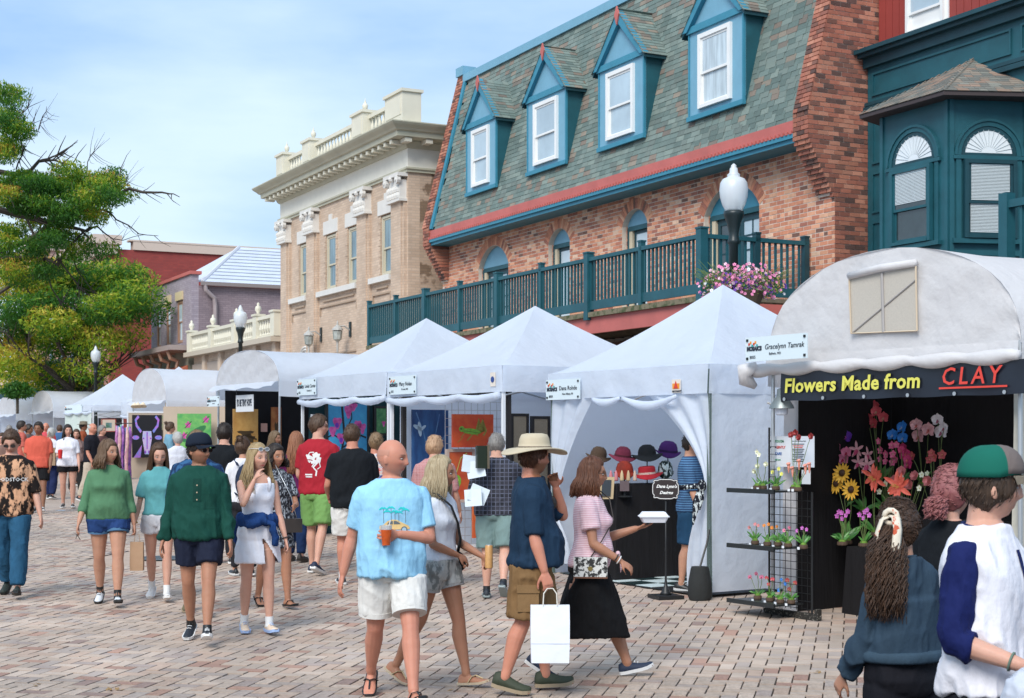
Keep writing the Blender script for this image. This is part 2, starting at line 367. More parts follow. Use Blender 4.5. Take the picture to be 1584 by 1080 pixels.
while z < 7.45:                                          # far gable front edge and corbels
    if z > 6.05:
        for ua, ub in (((UL-.38,UL-.2),(UL-.195,UL)) if r % 2 else ((UL-.38,UL-.29),(UL-.28,UL-.1),(UL-.095,UL))): gb.append((UP((ua+ub)/2, pfront(z+CO/2)+.06, z+CO/2), du*((ub-ua)/2-.004), dp*.062, dz*(CO/2-.006)))
        gb.append((UP(UL-.385, (pfront(z+CO/2)+16.72)/2, z+CO/2), dp*max(.02,(16.72-pfront(z+CO/2))/2), du*.02, dz*(CO/2-.0065)))
    r += 1; z += CO
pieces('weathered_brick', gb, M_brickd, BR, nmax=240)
# roof deck and slates
RF = MB()
RF.prism([UP(UR+.4, p, z) for p, z in ((16.24,7.34),(17.25,11.5),(18,11.5),(18,7.3))], UP(UL-UR-.78,0,0)); RF = RF.build('roof', mat('roof_underlay', (.05,.06,.055), .9), BR)
st = Vector((0,0,1))+UP(0,.2476,0); st.normalize(); sno = UP(1,0,0).cross(st).normalized(); sno = sno if sno.dot(UP(0,-1,0)) > 0 else -sno
dorm = [(34.25,32.57,33.52),(30.93,29.08,30.12),(27.64,25.83,26.81),(24.2,22.42,23.36)]
sl_ = []; z = 7.36; r = 0; EXP = .112
while z < 11.5:
    u = UL-.4-RN.uniform(0,.25)
    while u > UR+.44:
        wd = RN.uniform(.2,.33); u1 = max(u-wd, UR+.42)
        zc = z+.06
        inside = any(b+.02 < u1 and u < a-.02 and 8.1 < z < 9.6 for a, b, _ in dorm)
        if not inside and u-u1 > .04:
            sl_.append((UP((u+u1)/2, slopep(z+.06)-.012, z+.06)+sno*(.004+RN.uniform(0,.004)), du*((u-u1)/2-.0035), (st+sno*-.07)*.082, sno*.006))
        u = u1
    z += EXP*.97; r += 1
pieces('slate', sl_, M_slate, BR, nmax=299)
b = MB(); b.ub(UR+.42, UL-.38, 17.12, 17.42, 11.42, 11.62); b.ub(UL-.42, UL+.02, 17.1, 17.5, 11.62, 11.86); b.build('ridge_capping', M_blue, BR)
b = MB(); c0, c1 = UP(UL-.45, slopep(7.4)-.05, 7.4), UP(UL-.45, slopep(11.5)-.05, 11.5); b.obox((c0+c1)/2, du*.07, sno*.03, (c1-c0)/2); b.build('rake_trim', M_bluem, BR)
# eave: red band, dentils, blue strip, soffit
b = MB(); b.ub(UR+.42, UL-.38, 16.15, 16.3, 7.16, 7.365); b.build('fascia', M_red, BR)
b = MB(); u = UR+.46
while u < UL-.42: b.ub(u, u+.055, 16.11, 16.15, 7.125, 7.185); u += .115
b.build('dentil_course', M_red, BR, kind='stuff')
b = MB(); b.ub(UR+.42, UL-.38, 16.13, 16.32, 7.055, 7.135); b.ub(UR+.42, UL-.38, 16.18, 16.72, 6.98, 7.055); b.build('eave_trim', M_bluem, BR)
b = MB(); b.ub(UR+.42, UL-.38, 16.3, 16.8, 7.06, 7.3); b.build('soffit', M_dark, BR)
def sash_window(parent, fr, gl, u0, u1, p, z0, z1, fw=.07, sw=.04, meet=.5, glass=M_glass, curtain=False, axis=None, name='window'):
    """double hung window in a face; fr frame material; u0<u1"""
    B = axis or (lambda m, a, b_, c_, d_, e_, f_: m.ub(a, b_, c_, d_, e_, f_))
    f = MB(); B(f, u0, u0+fw, p-.03, p+.06, z0, z1); B(f, u1-fw, u1, p-.03, p+.06, z0, z1); B(f, u0+fw, u1-fw, p-.03, p+.06, z1-fw, z1); B(f, u0+fw, u1-fw, p-.04, p+.06, z0, z0+fw*.8)
    W = f.build(name, fr, parent)
    zm = z0+(z1-z0)*meet
    for a, b_, dd in ((z0+fw*.8, zm+sw/2, .03), (zm-sw/2, z1-fw, .0)):
        s = MB(); i0, i1 = u0+fw+.002, u1-fw-.002
        B(s, i0, i0+sw, p+dd-.005, p+dd+.022, a, b_); B(s, i1-sw, i1, p+dd-.005, p+dd+.022, a, b_); B(s, i0+sw, i1-sw, p+dd-.004, p+dd+.02, a, a+sw); B(s, i0+sw, i1-sw, p+dd-.004, p+dd+.02, b_-sw, b_)
        s.build('sash', fr, W)
        g = MB(); B(g, i0+sw-.003, i1-sw+.003, p+dd+.006, p+dd+.012, a+sw-.003, b_-sw+.003); g.build('pane', glass, W)
    return W
for k, (ul, ur, up) in enumerate(dorm):
    zb, ze, zp = 8.03, 9.73, 10.78; pf = 16.28
    D = MB()                                             # cheeks
    pb = slopep(ze)+.1
    ck = lambda a, b_: MB().prism([UP(a, pf+.03, zb+.02), UP(a, pf+.03, ze), UP(a, pb, ze), UP(a, slopep(zb)+.1, zb+.02)], UP(b_-a,0,0))
    D = ck(ul-.05, ul).build('dormer', M_teal, BR); ck(ur, ur+.05).build('cheek', M_teal, D)
    f = MB(); f.ub(ur, ul, pf, pf+.05, zb, zb+.12); f.ub(ur, ur+.37, pf, pf+.05, zb+.12, ze); f.ub(ul-.37, ul, pf, pf+.05, zb+.12, ze); f.ub(ur+.37, ul-.37, pf, pf+.05, ze-.16, ze); f.build('face_board', M_blue, D)
    f = MB(); f.ub(ur-.03, ul+.03, pf-.05, pf+.02, zb-.05, zb+.04); f.ub(ul-.03, ul+.012, pf-.02, pf+.03, zb+.04, ze); f.ub(ur-.012, ur+.03, pf-.02, pf+.03, zb+.04, ze); f.build('corner_trim', M_bluem, D)
    sash_window(D, M_white, None, ur+.36, ul-.36, pf-.03, zb+.13, ze-.15, .085, .045, .47, glass=M_glass if k < 3 else mat('window_glass_curtained', (.50,.58,.62), .12, var=.3, vs=5, stretch=(3,3,.3)))
    # gable
    el_, er_ = ul+.14, ur-.12; um = (ul+ur)/2
    b = MB(); b.prism([UP(ul-.02, pf+.01, ze), UP(um, pf+.01, zp-.1), UP(ur+.02, pf+.01, ze)], UP(0,.05,0)); b.build('gable_panel', M_blue, D)
    b = MB()
    for e in (el_, er_):
        o_ = MB(); a = UP(e, pf-.09, ze-.03); c_ = UP(um, pf-.09, zp+.03); a2 = UP(e+(um-e)*.16, pf-.09, ze-.03); c2 = UP(um, pf-.09, zp-.25)
        b.prism([a, c_, c2, a2], UP(0,.12,0))
    b.build('barge_board', M_bluem, D)
    b = MB(); b.ub(er_+.1, el_-.1, pf-.05, pf+.0, ze-.06, ze+.07); b.build('gable_rail', M_bluem, D)
    b = MB(); b.prism([UP(um, pf-.12, zp+.1), UP(um+.09, pf-.12, zp-.08), UP(um, pf-.12, zp-.3), UP(um-.09, pf-.12, zp-.08)], UP(0,.03,0)); b.build('finial', M_red, D)
    b = MB(); R_ = []
    for e in (el_, er_):
        b.prism([UP(e, pf-.08, ze-.06), UP(um, pf-.08, zp), UP(um, pf-.08, zp-.07), UP(e, pf-.08, ze-.13)], UP(0, slopep(ze)-pf+.45, 0))
    b.build('gable_roof', M_teald, D)
    shp = []
    for e, sgn in ((er_, 1), (el_, -1)):
        ln = math.hypot(um-e, zp-ze+.06); tdir = (UP(um-e,0,0)+Vector((0,0,zp-ze+.06)))/ln; nn = tdir.cross(dp).normalized(); nn = nn if nn.z > 0 else -nn
        q = 0
        while q < ln-.02:
            zq = ze-.06+(zp-ze+.06)*q/ln; pe = slopep(zq)+.1; pp = pf-.1-RN.uniform(0,.02)
            while pp < pe:
                wd = RN.uniform(.17,.27); p1 = min(pp+wd, pe+.02)
                shp.append((UP(e,0,0)-UP(0,0,0)+UP(0,(pp+p1)/2,0)+Vector((0,0,ze-.06))+tdir*(q+.05)+nn*.012, dp*((p1-pp)/2-.003), (tdir-nn*.08)*.07, nn*.006)); pp = p1
            q += .105
    A = MB()
    for q in shp: A.obox(*q)
    A.build('gable_slates', M_slate, D, kind='stuff')
# arched doors and windows behind the balcony
for k, (ul, ur, zs) in enumerate(arches):
    P, R, zc, um, a = arc(ul, ur, zs); pf = WP_+.14
    zt = zs-.02
    hp = [UP(u, pf, z) for u, z, t in P] + [UP(ur, pf, zt), UP(ul, pf, zt)]
    W = MB().prism(hp, UP(0,.05,0)).build('arch_head', M_blue if k < 3 else M_bluem, BR)
    b = MB(); b.ub(ur, ur+.07, pf-.01, pf+.06, ZD, zt); b.ub(ul-.07, ul, pf-.01, pf+.06, ZD, zt); b.ub(ur+.07, ul-.07, pf-.012, pf+.06, zt-.08, zt+.02); b.build('frame', M_teal, W)
    b = MB(); b.ub(ul-.19, ul-.07, pf+.0, pf+.1, ZD, zt-.08); b.build('jamb_lining', mat('cream_jamb', (.66,.56,.40), .6), W)
    i0, i1 = ur+.09, ul-.2
    if k in (0, 3):
        m_ = (i0+i1)/2
        for a0, a1 in ((i0, m_-.004), (m_+.004, i1)):
            d = MB(); d.ub(a0, a0+.09, pf+.05, pf+.09, ZD, zt-.08); d.ub(a1-.09, a1, pf+.05, pf+.09, ZD, zt-.08); d.ub(a0+.09, a1-.09, pf+.05, pf+.09, zt-.2, zt-.08); d.ub(a0+.09, a1-.09, pf+.05, pf+.09, ZD, ZD+.3)
            mm_ = (a0+a1)/2; d.ub(mm_-.014, mm_+.014, pf+.055, pf+.085, ZD+.3, zt-.2)
            for q in range(1, 5): zz = ZD+.3+(zt-.2-ZD-.3)*q/5; d.ub(a0+.09, a1-.09, pf+.054, pf+.084, zz-.014, zz+.014)
            d = d.build('door_leaf', M_teald, W)
            MB().ub(a0+.08, a1-.08, pf+.068, pf+.074, ZD+.28, zt-.18).build('pane', M_glassd if (a0 > m_ and k == 3) else M_glass, W)
    else:
        d = MB(); d.ub(i0, i0+.06, pf+.05, pf+.09, ZD, zt-.08); d.ub(i1-.06, i1, pf+.05, pf+.09, ZD, zt-.08); d.ub(i0+.06, i1-.06, pf+.05, pf+.09, zt-.15, zt-.08); d.ub(i0+.06, i1-.06, pf+.05, pf+.09, ZD, ZD+.12); d.build('sash', M_teald, W)
        MB().ub(i0+.05, i1-.05, pf+.066, pf+.072, ZD+.1, zt-.14).build('pane', mat('pale_window_glass', (.62,.72,.78), .08, var=.1, vs=1), W)
MB().ub(UR+.5, UL-.4, 17.0, 17.1, .3, 7).build('interior_wall', M_dark, BR)
# balcony
BP = [36.2,34.42,32.59,30.67,28.74,26.77,24.86,22.95,21.04]; big = {2,4,6,8}
b = MB(); b.ub(20.95, 36.35, 14.38, 16.69, 4.2, 4.27); b.build('balcony_deck', M_wood, BR)
b = MB(); b.ub(20.95, 36.3, 14.42, 14.5, 3.86, 4.17); b.ub(20.95, 21.03, 14.5, 16.69, 3.86, 4.17); b.build('balcony_beam', M_red, BR)
b = MB()
for i in range(40): b.ub(21.2+i*.38, 21.24+i*.38, 14.5, 16.69, 4.0, 4.19)
b.build('deck_joists', M_wood, BR, kind='stuff')
b = MB(); b.ub(20.98, 21.03, 14.42, 16.69, 4.175, 4.2); b.ub(21.0, 36.3, 14.35, 14.42, 4.17, 4.26); b.build('deck_edge', mat('mossy_edge', (.20,.17,.11), .9, col2=(.06,.08,.03), vs=9, ramp=(.45,.62)), BR)
RL = MB(); RL.ub(21.04, 36.2, 14.36, 14.47, 5.245, 5.315); RL.ub(20.99, 21.1, 14.45, 16.65, 5.245, 5.315); RL = RL.build('hand_rail', M_teal, BR)
b = MB(); b.ub(21.04, 36.2, 14.385, 14.43, 4.31, 4.475); b.ub(21.03, 21.07, 14.43, 16.65, 4.31, 4.475); b.build('bottom_rail', M_teal, BR)
for i, u in enumerate(BP):
    h = .075 if i in big else .05
    b = MB(); b.ub(u-h, u+h, 14.41-h, 14.41+h, 4.2 if i not in big else 4.12, 5.40); b.ub(u-h-.012, u+h+.012, 14.41-h-.012, 14.41+h+.012, 5.40, 5.43); b.build('post', M_teal, RL)
for p in (15.55, 16.6):
    b = MB(); b.ub(20.99, 21.1, p-.05, p+.05, 4.2, 5.38); b.ub(20.98, 21.11, p-.06, p+.06, 5.38, 5.41); b.build('post', M_teald, RL)
bal = MB().ub(-.018, .018, -.018, .018, 4.475, 5.245).mesh('baluster'); bal.materials.append(M_teal)
def put(name, me, loc, parent, rz=0):
    o = bpy.data.objects.new(name, me); C.objects.link(o); o.parent = parent; o.matrix_basis = WM(parent).inverted() @ Matrix.Translation(loc) @ Matrix.Rotation(rz, 4, 'Z'); return o
u = 21.17
while u < 36.15:
    if min(abs(u-x) for x in BP) > .07: put('baluster', bal, UP(u, 14.41, 0), RL)
    u += .128
p = 14.55
while p < 16.6:
    if abs(p-15.55) > .06: put('baluster', bal, UP(21.05, p, 0), RL)
    p += .128
# storefront below the balcony
b = MB(); b.ub(20.9, 36.2, 16.4, 16.66, .3, 1.1); b.ub(20.9, 36.2, 16.4, 16.66, 3.3, 3.9)
for u in (20.9, 24, 27, 30, 33, 36): b.ub(u, u+.3, 16.35, 16.64, 1.1, 3.3)
b.build('shopfront', mat('shopfront_paint', (.10,.045,.035), .7, var=.3, vs=2), BR)
for u in (21.2, 24.3, 27.3, 30.3, 33.3): MB().ub(u, u+2.7, 16.5, 16.53, 1.1, 3.3).build('shop_window', M_glassd, BR)
# ================================================================== teal building with bay window
TB = thing('teal_building', 'teal painted shop building with slate capped bay window, beside the brick gable', 'building', UP(17.5, 17.4, .3))
b = MB(); b.ub(8, 20.33, 17.4, 17.6, .2, 8.3); b.build('wall', M_teal, TB)
b = MB(); b.ub(8, 20.34, 17.3, 17.4, 8.28, 8.44); b.ub(8, 20.345, 17.18, 17.6, 8.44, 8.5); b.ub(8, 20.35, 17.1, 17.6, 8.5, 8.57); b.ub(8, 20.34, 17.33, 17.4, 7.62, 7.68); b.ub(8,20.34,17.3,17.4,7.52,7.6); b.build('cornice', M_teald, TB)
def panel_frame(m, u0, u1, z0, z1, p, w_=.035, d=.03):
    m.ub(u0, u1, p-d, p, z1-w_, z1); m.ub(u0, u1, p-d, p, z0, z0+w_); m.ub(u0, u0+w_, p-d, p, z0+w_, z1-w_); m.ub(u1-w_, u1, p-d, p, z0+w_, z1-w_)
for u0, u1, z0, z1 in ((17.0,20.2,7.78,8.18),(14.2,16.8,7.78,8.2),(19.0,20.2,6.6,7.4),(14.2,16.2,6.9,7.42),(19.55,20.2,4.4,5.6),(19.55,20.2,5.75,6.45)):
    m = MB(); panel_frame(m, u0, u1, z0, z1, 17.4); m.build('wall_panel', M_teal, TB)
# bay
fa, fb, fc, fd = (19.0,17.4), (18.61,16.2), (17.09,16.2), (16.69,17.4)
pl = [UP(*q, 3.2) for q in (fa, fb, fc, fd)]
BY = MB().prism(pl, Vector((0,0,3.8))).build('bay', M_teal, TB)
def bayface(q0, q1):
    a, b_ = UP(*q0, 0), UP(*q1, 0); hx = (b_-a).normalized(); nn = Vector((hx.y, -hx.x, 0)); L_ = (b_-a).length
    return a, hx, nn, L_
for q0, q1, wc, dark in ((fb, fc, None, True), (fc, fd, None, False)):
    a, hx, nn, L_ = bayface(q0, q1)
    def fx(m, h0, h1, d0, d1, z0, z1, a=a, hx=hx, nn=nn):
        m.obox(a+hx*((h0+h1)/2)-nn*((d0+d1)/2)+Vector((0,0,(z0+z1)/2)), hx*((h1-h0)/2), nn*((d1-d0)/2), Vector((0,0,(z1-z0)/2)))
    hw = .46 if L_ > 1.4 else .43; hm = L_/2; zs, z0 = 6.14, 4.98
    # corner boards
    m = MB(); fx(m, 0, .07, -.03, .02, 3.2, 6.98); fx(m, L_-.07, L_, -.03, .02, 3.2, 6.98); fx(m, .07, L_-.07, -.04, .02, 4.62, 4.7); m.build('corner_board', M_teal, BY)
    m = MB(); n_ = 14
    for r0, r1, d in ((hw+.02, hw+.09, .035), (hw+.09, hw+.13, .055)):
        for i in range(n_):
            t0, t1 = math.pi*i/n_, math.pi*(i+1)/n_
            Q = [(hm-r0*math.cos(t0), zs+r0*math.sin(t0)), (hm-r1*math.cos(t0), zs+r1*math.sin(t0)), (hm-r1*math.cos(t1), zs+r1*math.sin(t1)), (hm-r0*math.cos(t1), zs+r0*math.sin(t1))]
            m.prism([a+hx*h+nn*d+Vector((0,0,z)) for h, z in Q], -nn*d)
    fx(m, hm-hw-.15, hm+hw+.15, -.05, .0, zs-.06, zs-.005); fx(m, hm-hw-.1, hm-hw-.02, -.035, 0, 4.85, zs-.06); fx(m, hm+hw+.02, hm+hw+.1, -.035, 0, 4.85, zs-.06); fx(m, hm-hw-.16, hm+hw+.16, -.09, 0, 4.8, 4.87)
    m.build('window_surround', M_teal, BY)
    # fan light
    R_ = hw-.04; fl = [a+hx*(hm-R_*math.cos(math.pi*i/16))+nn*.012+Vector((0,0,zs+.04+R_*.93*math.sin(math.pi*i/16))) for i in range(17)]
    FL = MB().prism(fl, -nn*.01).build('fanlight', mat('white_fanlight', (.74,.78,.8), .5), BY)
    m = MB()
    for i in range(1, 14):
        t = math.pi*i/14; c0 = a+hx*(hm-.12*math.cos(t))+nn*.016+Vector((0,0,zs+.04+.1*math.sin(t))); c1 = a+hx*(hm-R_*math.cos(t))+nn*.016+Vector((0,0,zs+.04+R_*.92*math.sin(t))); m.tube([c0,c1], [.004,.007], 4)
    m.build('fan_rib', mat('fan_rib_white', (.55,.6,.62), .5), FL)
    m = MB()
    for i in range(n_):
        t0, t1 = math.pi*i/n_, math.pi*(i+1)/n_; r0, r1 = hw-.045, hw+.02
        Q = [(hm-r0*math.cos(t0), zs+r0*math.sin(t0)), (hm-r1*math.cos(t0), zs+r1*math.sin(t0)), (hm-r1*math.cos(t1), zs+r1*math.sin(t1)), (hm-r0*math.cos(t1), zs+r0*math.sin(t1))]
        m.prism([a+hx*h+nn*.02+Vector((0,0,z)) for h, z in Q], -nn*.02)
    fx(m, hm-hw, hm+hw, -.025, 0, zs-.005, zs+.04); m.build('arch_frame', M_teald, BY)
    W = sash_window(BY, M_teald if not dark else M_teal, None, hm-hw+.01, hm+hw-.01, -.075, z0-.1, zs-.07, .06, .04, .46, glass=M_glassd, axis=fx)
    # blinds
    bl = mat('window_blind', (.62,.68,.7), .6)
    m = MB(); za, zb_ = (zs-.12, zs-.62) if dark else (zs-.14, z0)
    z = za
    while z > zb_: fx(m, hm-hw+.12, hm+hw-.12, *((-.080,-.074) if z > 5.45 else (-.052,-.046)), z-.016, z-.002); z -= .022
    m2 = m.build('blind', bl, W, kind='stuff')
# bay roof
ap = UP(17.85, 17.42, 7.88); ov = .3
ea = [UP(19.4,17.4,6.98), UP(18.80,15.92,6.98), UP(16.9,15.92,6.98), UP(16.3,17.4,6.98)]
m = MB(); m.prism([e+Vector((0,0,0)) for e in ea], Vector((0,0,.06))); m.build('bay_eave', mat('dark_gutter', (.05,.035,.035), .6), BY)
m = MB(); m.add([e+Vector((0,0,.06)) for e in ea]+[ap], [(0,1,4),(1,2,4),(2,3,4),(3,2,1,0)]); m.build('bay_roof', mat('bay_roof_deck', (.10,.09,.08), .9), BY)
slb = mat('bay_shingle', (1,1,1), .85, var=.15, vs=6, isl=.12, tint=[(0,(.17,.17,.15)),(.3,(.25,.21,.17)),(.55,(.15,.155,.14)),(.75,(.30,.21,.16)),(.9,(.22,.22,.19))])
bs = []
for e0, e1 in ((ea[0],ea[1]),(ea[1],ea[2]),(ea[2],ea[3])):
    e0 = e0+Vector((0,0,.062)); e1 = e1+Vector((0,0,.062)); mid = (e0+e1)/2; up = ap-mid; hx = (e1-e0).normalized(); up2 = up-hx*up.dot(hx); ht = up2.length; up2.normalize(); nn = hx.cross(up2); nn = nn if nn.z > 0 else -nn
    apx = (ap-e0).dot(hx); Lb = (e1-e0).length; q = 0
    while q < ht-.06:
        f = q/ht; xa, xb = apx*f, Lb-(Lb-apx)*f; x = xa
        while x < xb-.01:
            x1 = min(x+RN.uniform(.13,.22), xb)
            bs.append((e0+hx*((x+x1)/2)+up2*(q+.05)+nn*.012, hx*max(.004,(x1-x)/2-.003), (up2-nn*.09)*.062, nn*.005)); x = x1
        q += .1
pieces('shingle', bs, slb, BY, nmax=300)
# beam and rail stub of the neighbouring balcony at the right edge
b = MB(); b.ub(14.35, 14.5, 14.6, 14.75, 3.0, 5.05); b.ub(9, 14.4, 14.62, 14.72, 4.85, 4.95); b.ub(9, 14.4, 14.62, 14.72, 4.0, 4.15)
for i in range(12): b.ub(14.3-.14*i-.12, 14.26-.14*i-.12, 14.65, 14.69, 4.15, 4.85)
b.build('side_balcony_rail', M_teal, TB)
# red boarded upper storey behind
RB = thing('red_boarded_house', 'dark red board-clad upper storey with a white window above the teal cornice', 'building', UP(18, 17.62, .3))
b = MB(); b.ub(8, 20.32, 17.64, 22, .3, 12.5); WL = b.build('wall', M_siding, RB)
u = 20.28; i = 0
while u > 13:
    MB().ub(u-.165, u-.008, 17.61, 17.638, 8.2, 12.4).build('board', M_siding, WL); u -= .17; i += 1
ub_, ua_ = uat(1402, 17.6), uat(1468, 17.6); z0, z1 = zat(57, ub_, 17.6), zat(-45, ub_, 17.6)
b = MB(); b.ub(ua_, ub_, 17.58, 17.608, z0-.05, z1); b.build('window_casing', M_white, RB)
sash_window(RB, M_white, None, ua_+.06, ub_-.06, 17.545, z0, z1, .06, .04, .3)
# ================================================================== tan classical building
def brick_mat(name, c1, c2, mo, bw, rh, ms=.006, bump=.003, stain=None, rot=True):
    m = bpy.data.materials.new(name); m.use_nodes = True; n = m.node_tree; nd = n.nodes; P = nd['Principled BSDF']; K = n.links.new
    t = nd.new('ShaderNodeTexCoord'); g = nd.new('ShaderNodeSeparateXYZ'); K(t.outputs['Object'], g.inputs[0])
    # distance along the wall from world x,y turned into street axes
    gm = nd.new('ShaderNodeNewGeometry'); sp = nd.new('ShaderNodeSeparateXYZ'); K(gm.outputs['Normal'], sp.inputs[0])
    def dot(a, b, cx, cy):
        m1 = nd.new('ShaderNodeMath'); m1.operation = 'MULTIPLY'; K(a, m1.inputs[0]); m1.inputs[1].default_value = cx
        m2 = nd.new('ShaderNodeMath'); m2.operation = 'MULTIPLY_ADD'; K(b, m2.inputs[0]); m2.inputs[1].default_value = cy; K(m1.outputs[0], m2.inputs[2]); return m2.outputs[0]
    u = dot(g.outputs[0], g.outputs[1], -SA, CA); p = dot(g.outputs[0], g.outputs[1], CA, SA); nu = dot(sp.outputs[0], sp.outputs[1], -SA, CA)
    ab = nd.new('ShaderNodeMath'); ab.operation = 'ABSOLUTE'; K(nu, ab.inputs[0]); gt = nd.new('ShaderNodeMath'); gt.operation = 'GREATER_THAN'; gt.inputs[1].default_value = .6; K(ab.outputs[0], gt.inputs[0])
    mxn = nd.new('ShaderNodeMix'); K(gt.outputs[0], mxn.inputs[0]); K(u, mxn.inputs[2]); K(p, mxn.inputs[3])
    cb = nd.new('ShaderNodeCombineXYZ'); K(mxn.outputs[0], cb.inputs[0]); K(g.outputs[2], cb.inputs[1])
    b = nd.new('ShaderNodeTexBrick'); K(cb.outputs[0], b.inputs[0]); b.inputs['Scale'].default_value = 1; b.inputs['Brick Width'].default_value = bw; b.inputs['Row Height'].default_value = rh; b.inputs['Mortar Size'].default_value = ms
    b.inputs['Color1'].default_value = (*c1, 1); b.inputs['Color2'].default_value = (*c2, 1); b.inputs['Mortar'].default_value = (*mo, 1)
    cur = b.outputs[0]
    nz_ = nd.new('ShaderNodeTexNoise'); nz_.inputs['Scale'].default_value = .9; nz_.inputs['Detail'].default_value = 8; K(cb.outputs[0], nz_.inputs[0])
    h = nd.new('ShaderNodeHueSaturation'); mm = nd.new('ShaderNodeMapRange'); mm.inputs[1].default_value = .3; mm.inputs[2].default_value = .7; mm.inputs[3].default_value = .85; mm.inputs[4].default_value = 1.1; K(nz_.outputs[0], mm.inputs[0]); K(mm.outputs[0], h.inputs['Value']); K(cur, h.inputs['Color']); cur = h.outputs[0]
    if stain:
        r = nd.new('ShaderNodeValToRGB'); r.color_ramp.elements[0].position = .5; r.color_ramp.elements[1].position = .53; K(nz_.outputs[0], r.inputs[0])
        x = nd.new('ShaderNodeMixRGB'); x.blend_type = 'MULTIPLY'; x.inputs[2].default_value = (*stain, 1); K(r.outputs[0], x.inputs[0]); K(cur, x.inputs[1]); cur = x.outputs[0]
    K(cur, P.inputs['Base Color']); P.inputs['Roughness'].default_value = .85
    bp_ = nd.new('ShaderNodeBump'); bp_.inputs['Distance'].default_value = bump; bp_.invert = True; K(b.outputs['Fac'], bp_.inputs['Height']); K(bp_.outputs[0], P.inputs['Normal'])
    return m
M_tb = brick_mat('tan_brickwork', (.64,.49,.37), (.54,.40,.295), (.48,.38,.30), .24, .075)
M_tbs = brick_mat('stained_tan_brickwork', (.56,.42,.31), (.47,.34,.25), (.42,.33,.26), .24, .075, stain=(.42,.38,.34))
M_stone = mat('white_stone', (.68,.66,.62), .7, var=.06, vs=3)
M_win2 = mat('curtained_glass', (.16,.24,.27), .08, var=.55, vs=3, stretch=(2,2,.35), spec=.8)
TN = thing('classical_building', 'tan brick classical building with pilasters, cornice and roof balustrade', 'building', UP(43, 16.1, G(50)))
uR, uL, P0 = 37.6, 48.5, 16.1
wins = [(46.62,45.67),(44.11,43.19),(42.2,41.24),(39.6,38.62)]; pil = [(47.4,48.24),(44.7,45.67),(40.27,41.24),(37.68,38.62)]
wins = [(46.6,45.75),(44.1,43.2),(42.2,41.32),(39.58,38.7)]
b = MB(); ed = [uL]+[x for a in wins for x in a]+[uR]
for k in range(0, len(ed), 2): b.ub(ed[k+1], ed[k], P0, P0+.35, .6, 9.2)
for a, c_ in wins: b.ub(c_, a, P0, P0+.35, .6, 6.48); b.ub(c_, a, P0, P0+.35, 8.2, 9.2)
b.build('wall', M_tb, TN)
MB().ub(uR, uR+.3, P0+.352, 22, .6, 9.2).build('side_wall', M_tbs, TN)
MB().ub(uR+.4, uL-.2, P0+.6, P0+.7, .6, 9.1).build('interior_wall', M_dark, TN)
MB().ub(uR+.02, uL, P0+.4, 22, 9.2, 10.2).build('roof', mat('flat_roof', (.2,.2,.2), .9), TN)
for a, c_ in wins:
    W = sash_window(TN, mat('putty_sash', (.55,.50,.38), .6), None, c_+.03, a-.03, P0+.06, 6.5, 8.17, .07, .05, .45, glass=M_win2)
    b = MB(); m_ = (a+c_)/2
    b.prism([UP(x, P0-.03, z) for x, z in ((c_-.18,8.21),(c_-.18,8.62),(m_-.14,8.62),(m_-.14,8.5+.3),(m_+.14,8.8),(m_+.14,8.62),(a+.18,8.62),(a+.18,8.21))], UP(0,.06,0)); b.build('lintel', M_stone, TN)
    b = MB(); z = 6.55                                    # quoined jambs
    i = 0
    while z < 8.15: b.ub(a+.004, a+.10+.06*(i%2), P0-.02, P0-.001, z, z+.14); b.ub(c_-.10-.06*(i%2), c_-.004, P0-.02, P0-.001, z, z+.14); z += .16; i += 1
    b.build('jamb_brick', M_tb, TN, kind='stuff')
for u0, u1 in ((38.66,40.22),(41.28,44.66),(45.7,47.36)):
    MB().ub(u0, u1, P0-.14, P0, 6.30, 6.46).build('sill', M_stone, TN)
    b = MB(); b.ub(u0+.1, u1-.1, P0-.05, P0-.001, 5.95, 6.0); b.ub(u0+.1, u0+.14, P0-.05, P0-.001, 5.7, 5.95); b.ub(u1-.14, u1-.1, P0-.05, P0-.001, 5.7, 5.95); b.ub(u0+.35, u1-.35, P0-.05, P0-.001, 6.12, 6.17); b.ub(u0+.1, u1-.1, P0-.04, P0-.001, 4.45, 4.49); b.build('brick_panel_course', mat('dark_panel_course', (.40,.30,.22), .9), TN, kind='stuff')  # raised panel courses in a darker brown than the wall brick
for u0, u1 in pil:
    b = MB(); m_ = (u0+u1)/2; b.ub(u0+.12, u1-.12, P0-.14, P0, .6, 8.36); b.ub(u0+.02, u0+.12, P0-.09, P0, .6, 8.36); b.ub(u1-.12, u1-.02, P0-.09, P0, .6, 8.36)
    PI = b.build('pilaster', M_tb, TN)
    b = MB(); b.ub(u0-.02, u1+.02, P0-.24, P0, 8.36, 8.43); b.ub(u0+.03, u1-.03, P0-.2, P0, 8.43, 8.95); b.ub(u0-.06, u1+.06, P0-.3, P0, 9.03, 9.13)
    for s_ in (u0+.06, u1-.06):
        b.lathe([(.02,-.06),(.12,-.05),(.12,.05),(.02,.06)], UP(s_, P0-.26, 8.93), 10, axis=UP(0,1,0)); b.lathe([(.01,-.09),(.05,-.08),(.05,.08),(.01,.09)], UP(s_, P0-.26, 8.93), 8, axis=UP(0,1,0))
    for i in range(5):
        for j in range(2): b.ell(UP(u0+.12+i*.165, P0-.22, 8.52+j*.17), .07, .05, .1, 6, 4)
    b.ell(UP(m_, P0-.27, 9.0), .09, .06, .08, 6, 4)
    b.build('capital', M_stone, PI)
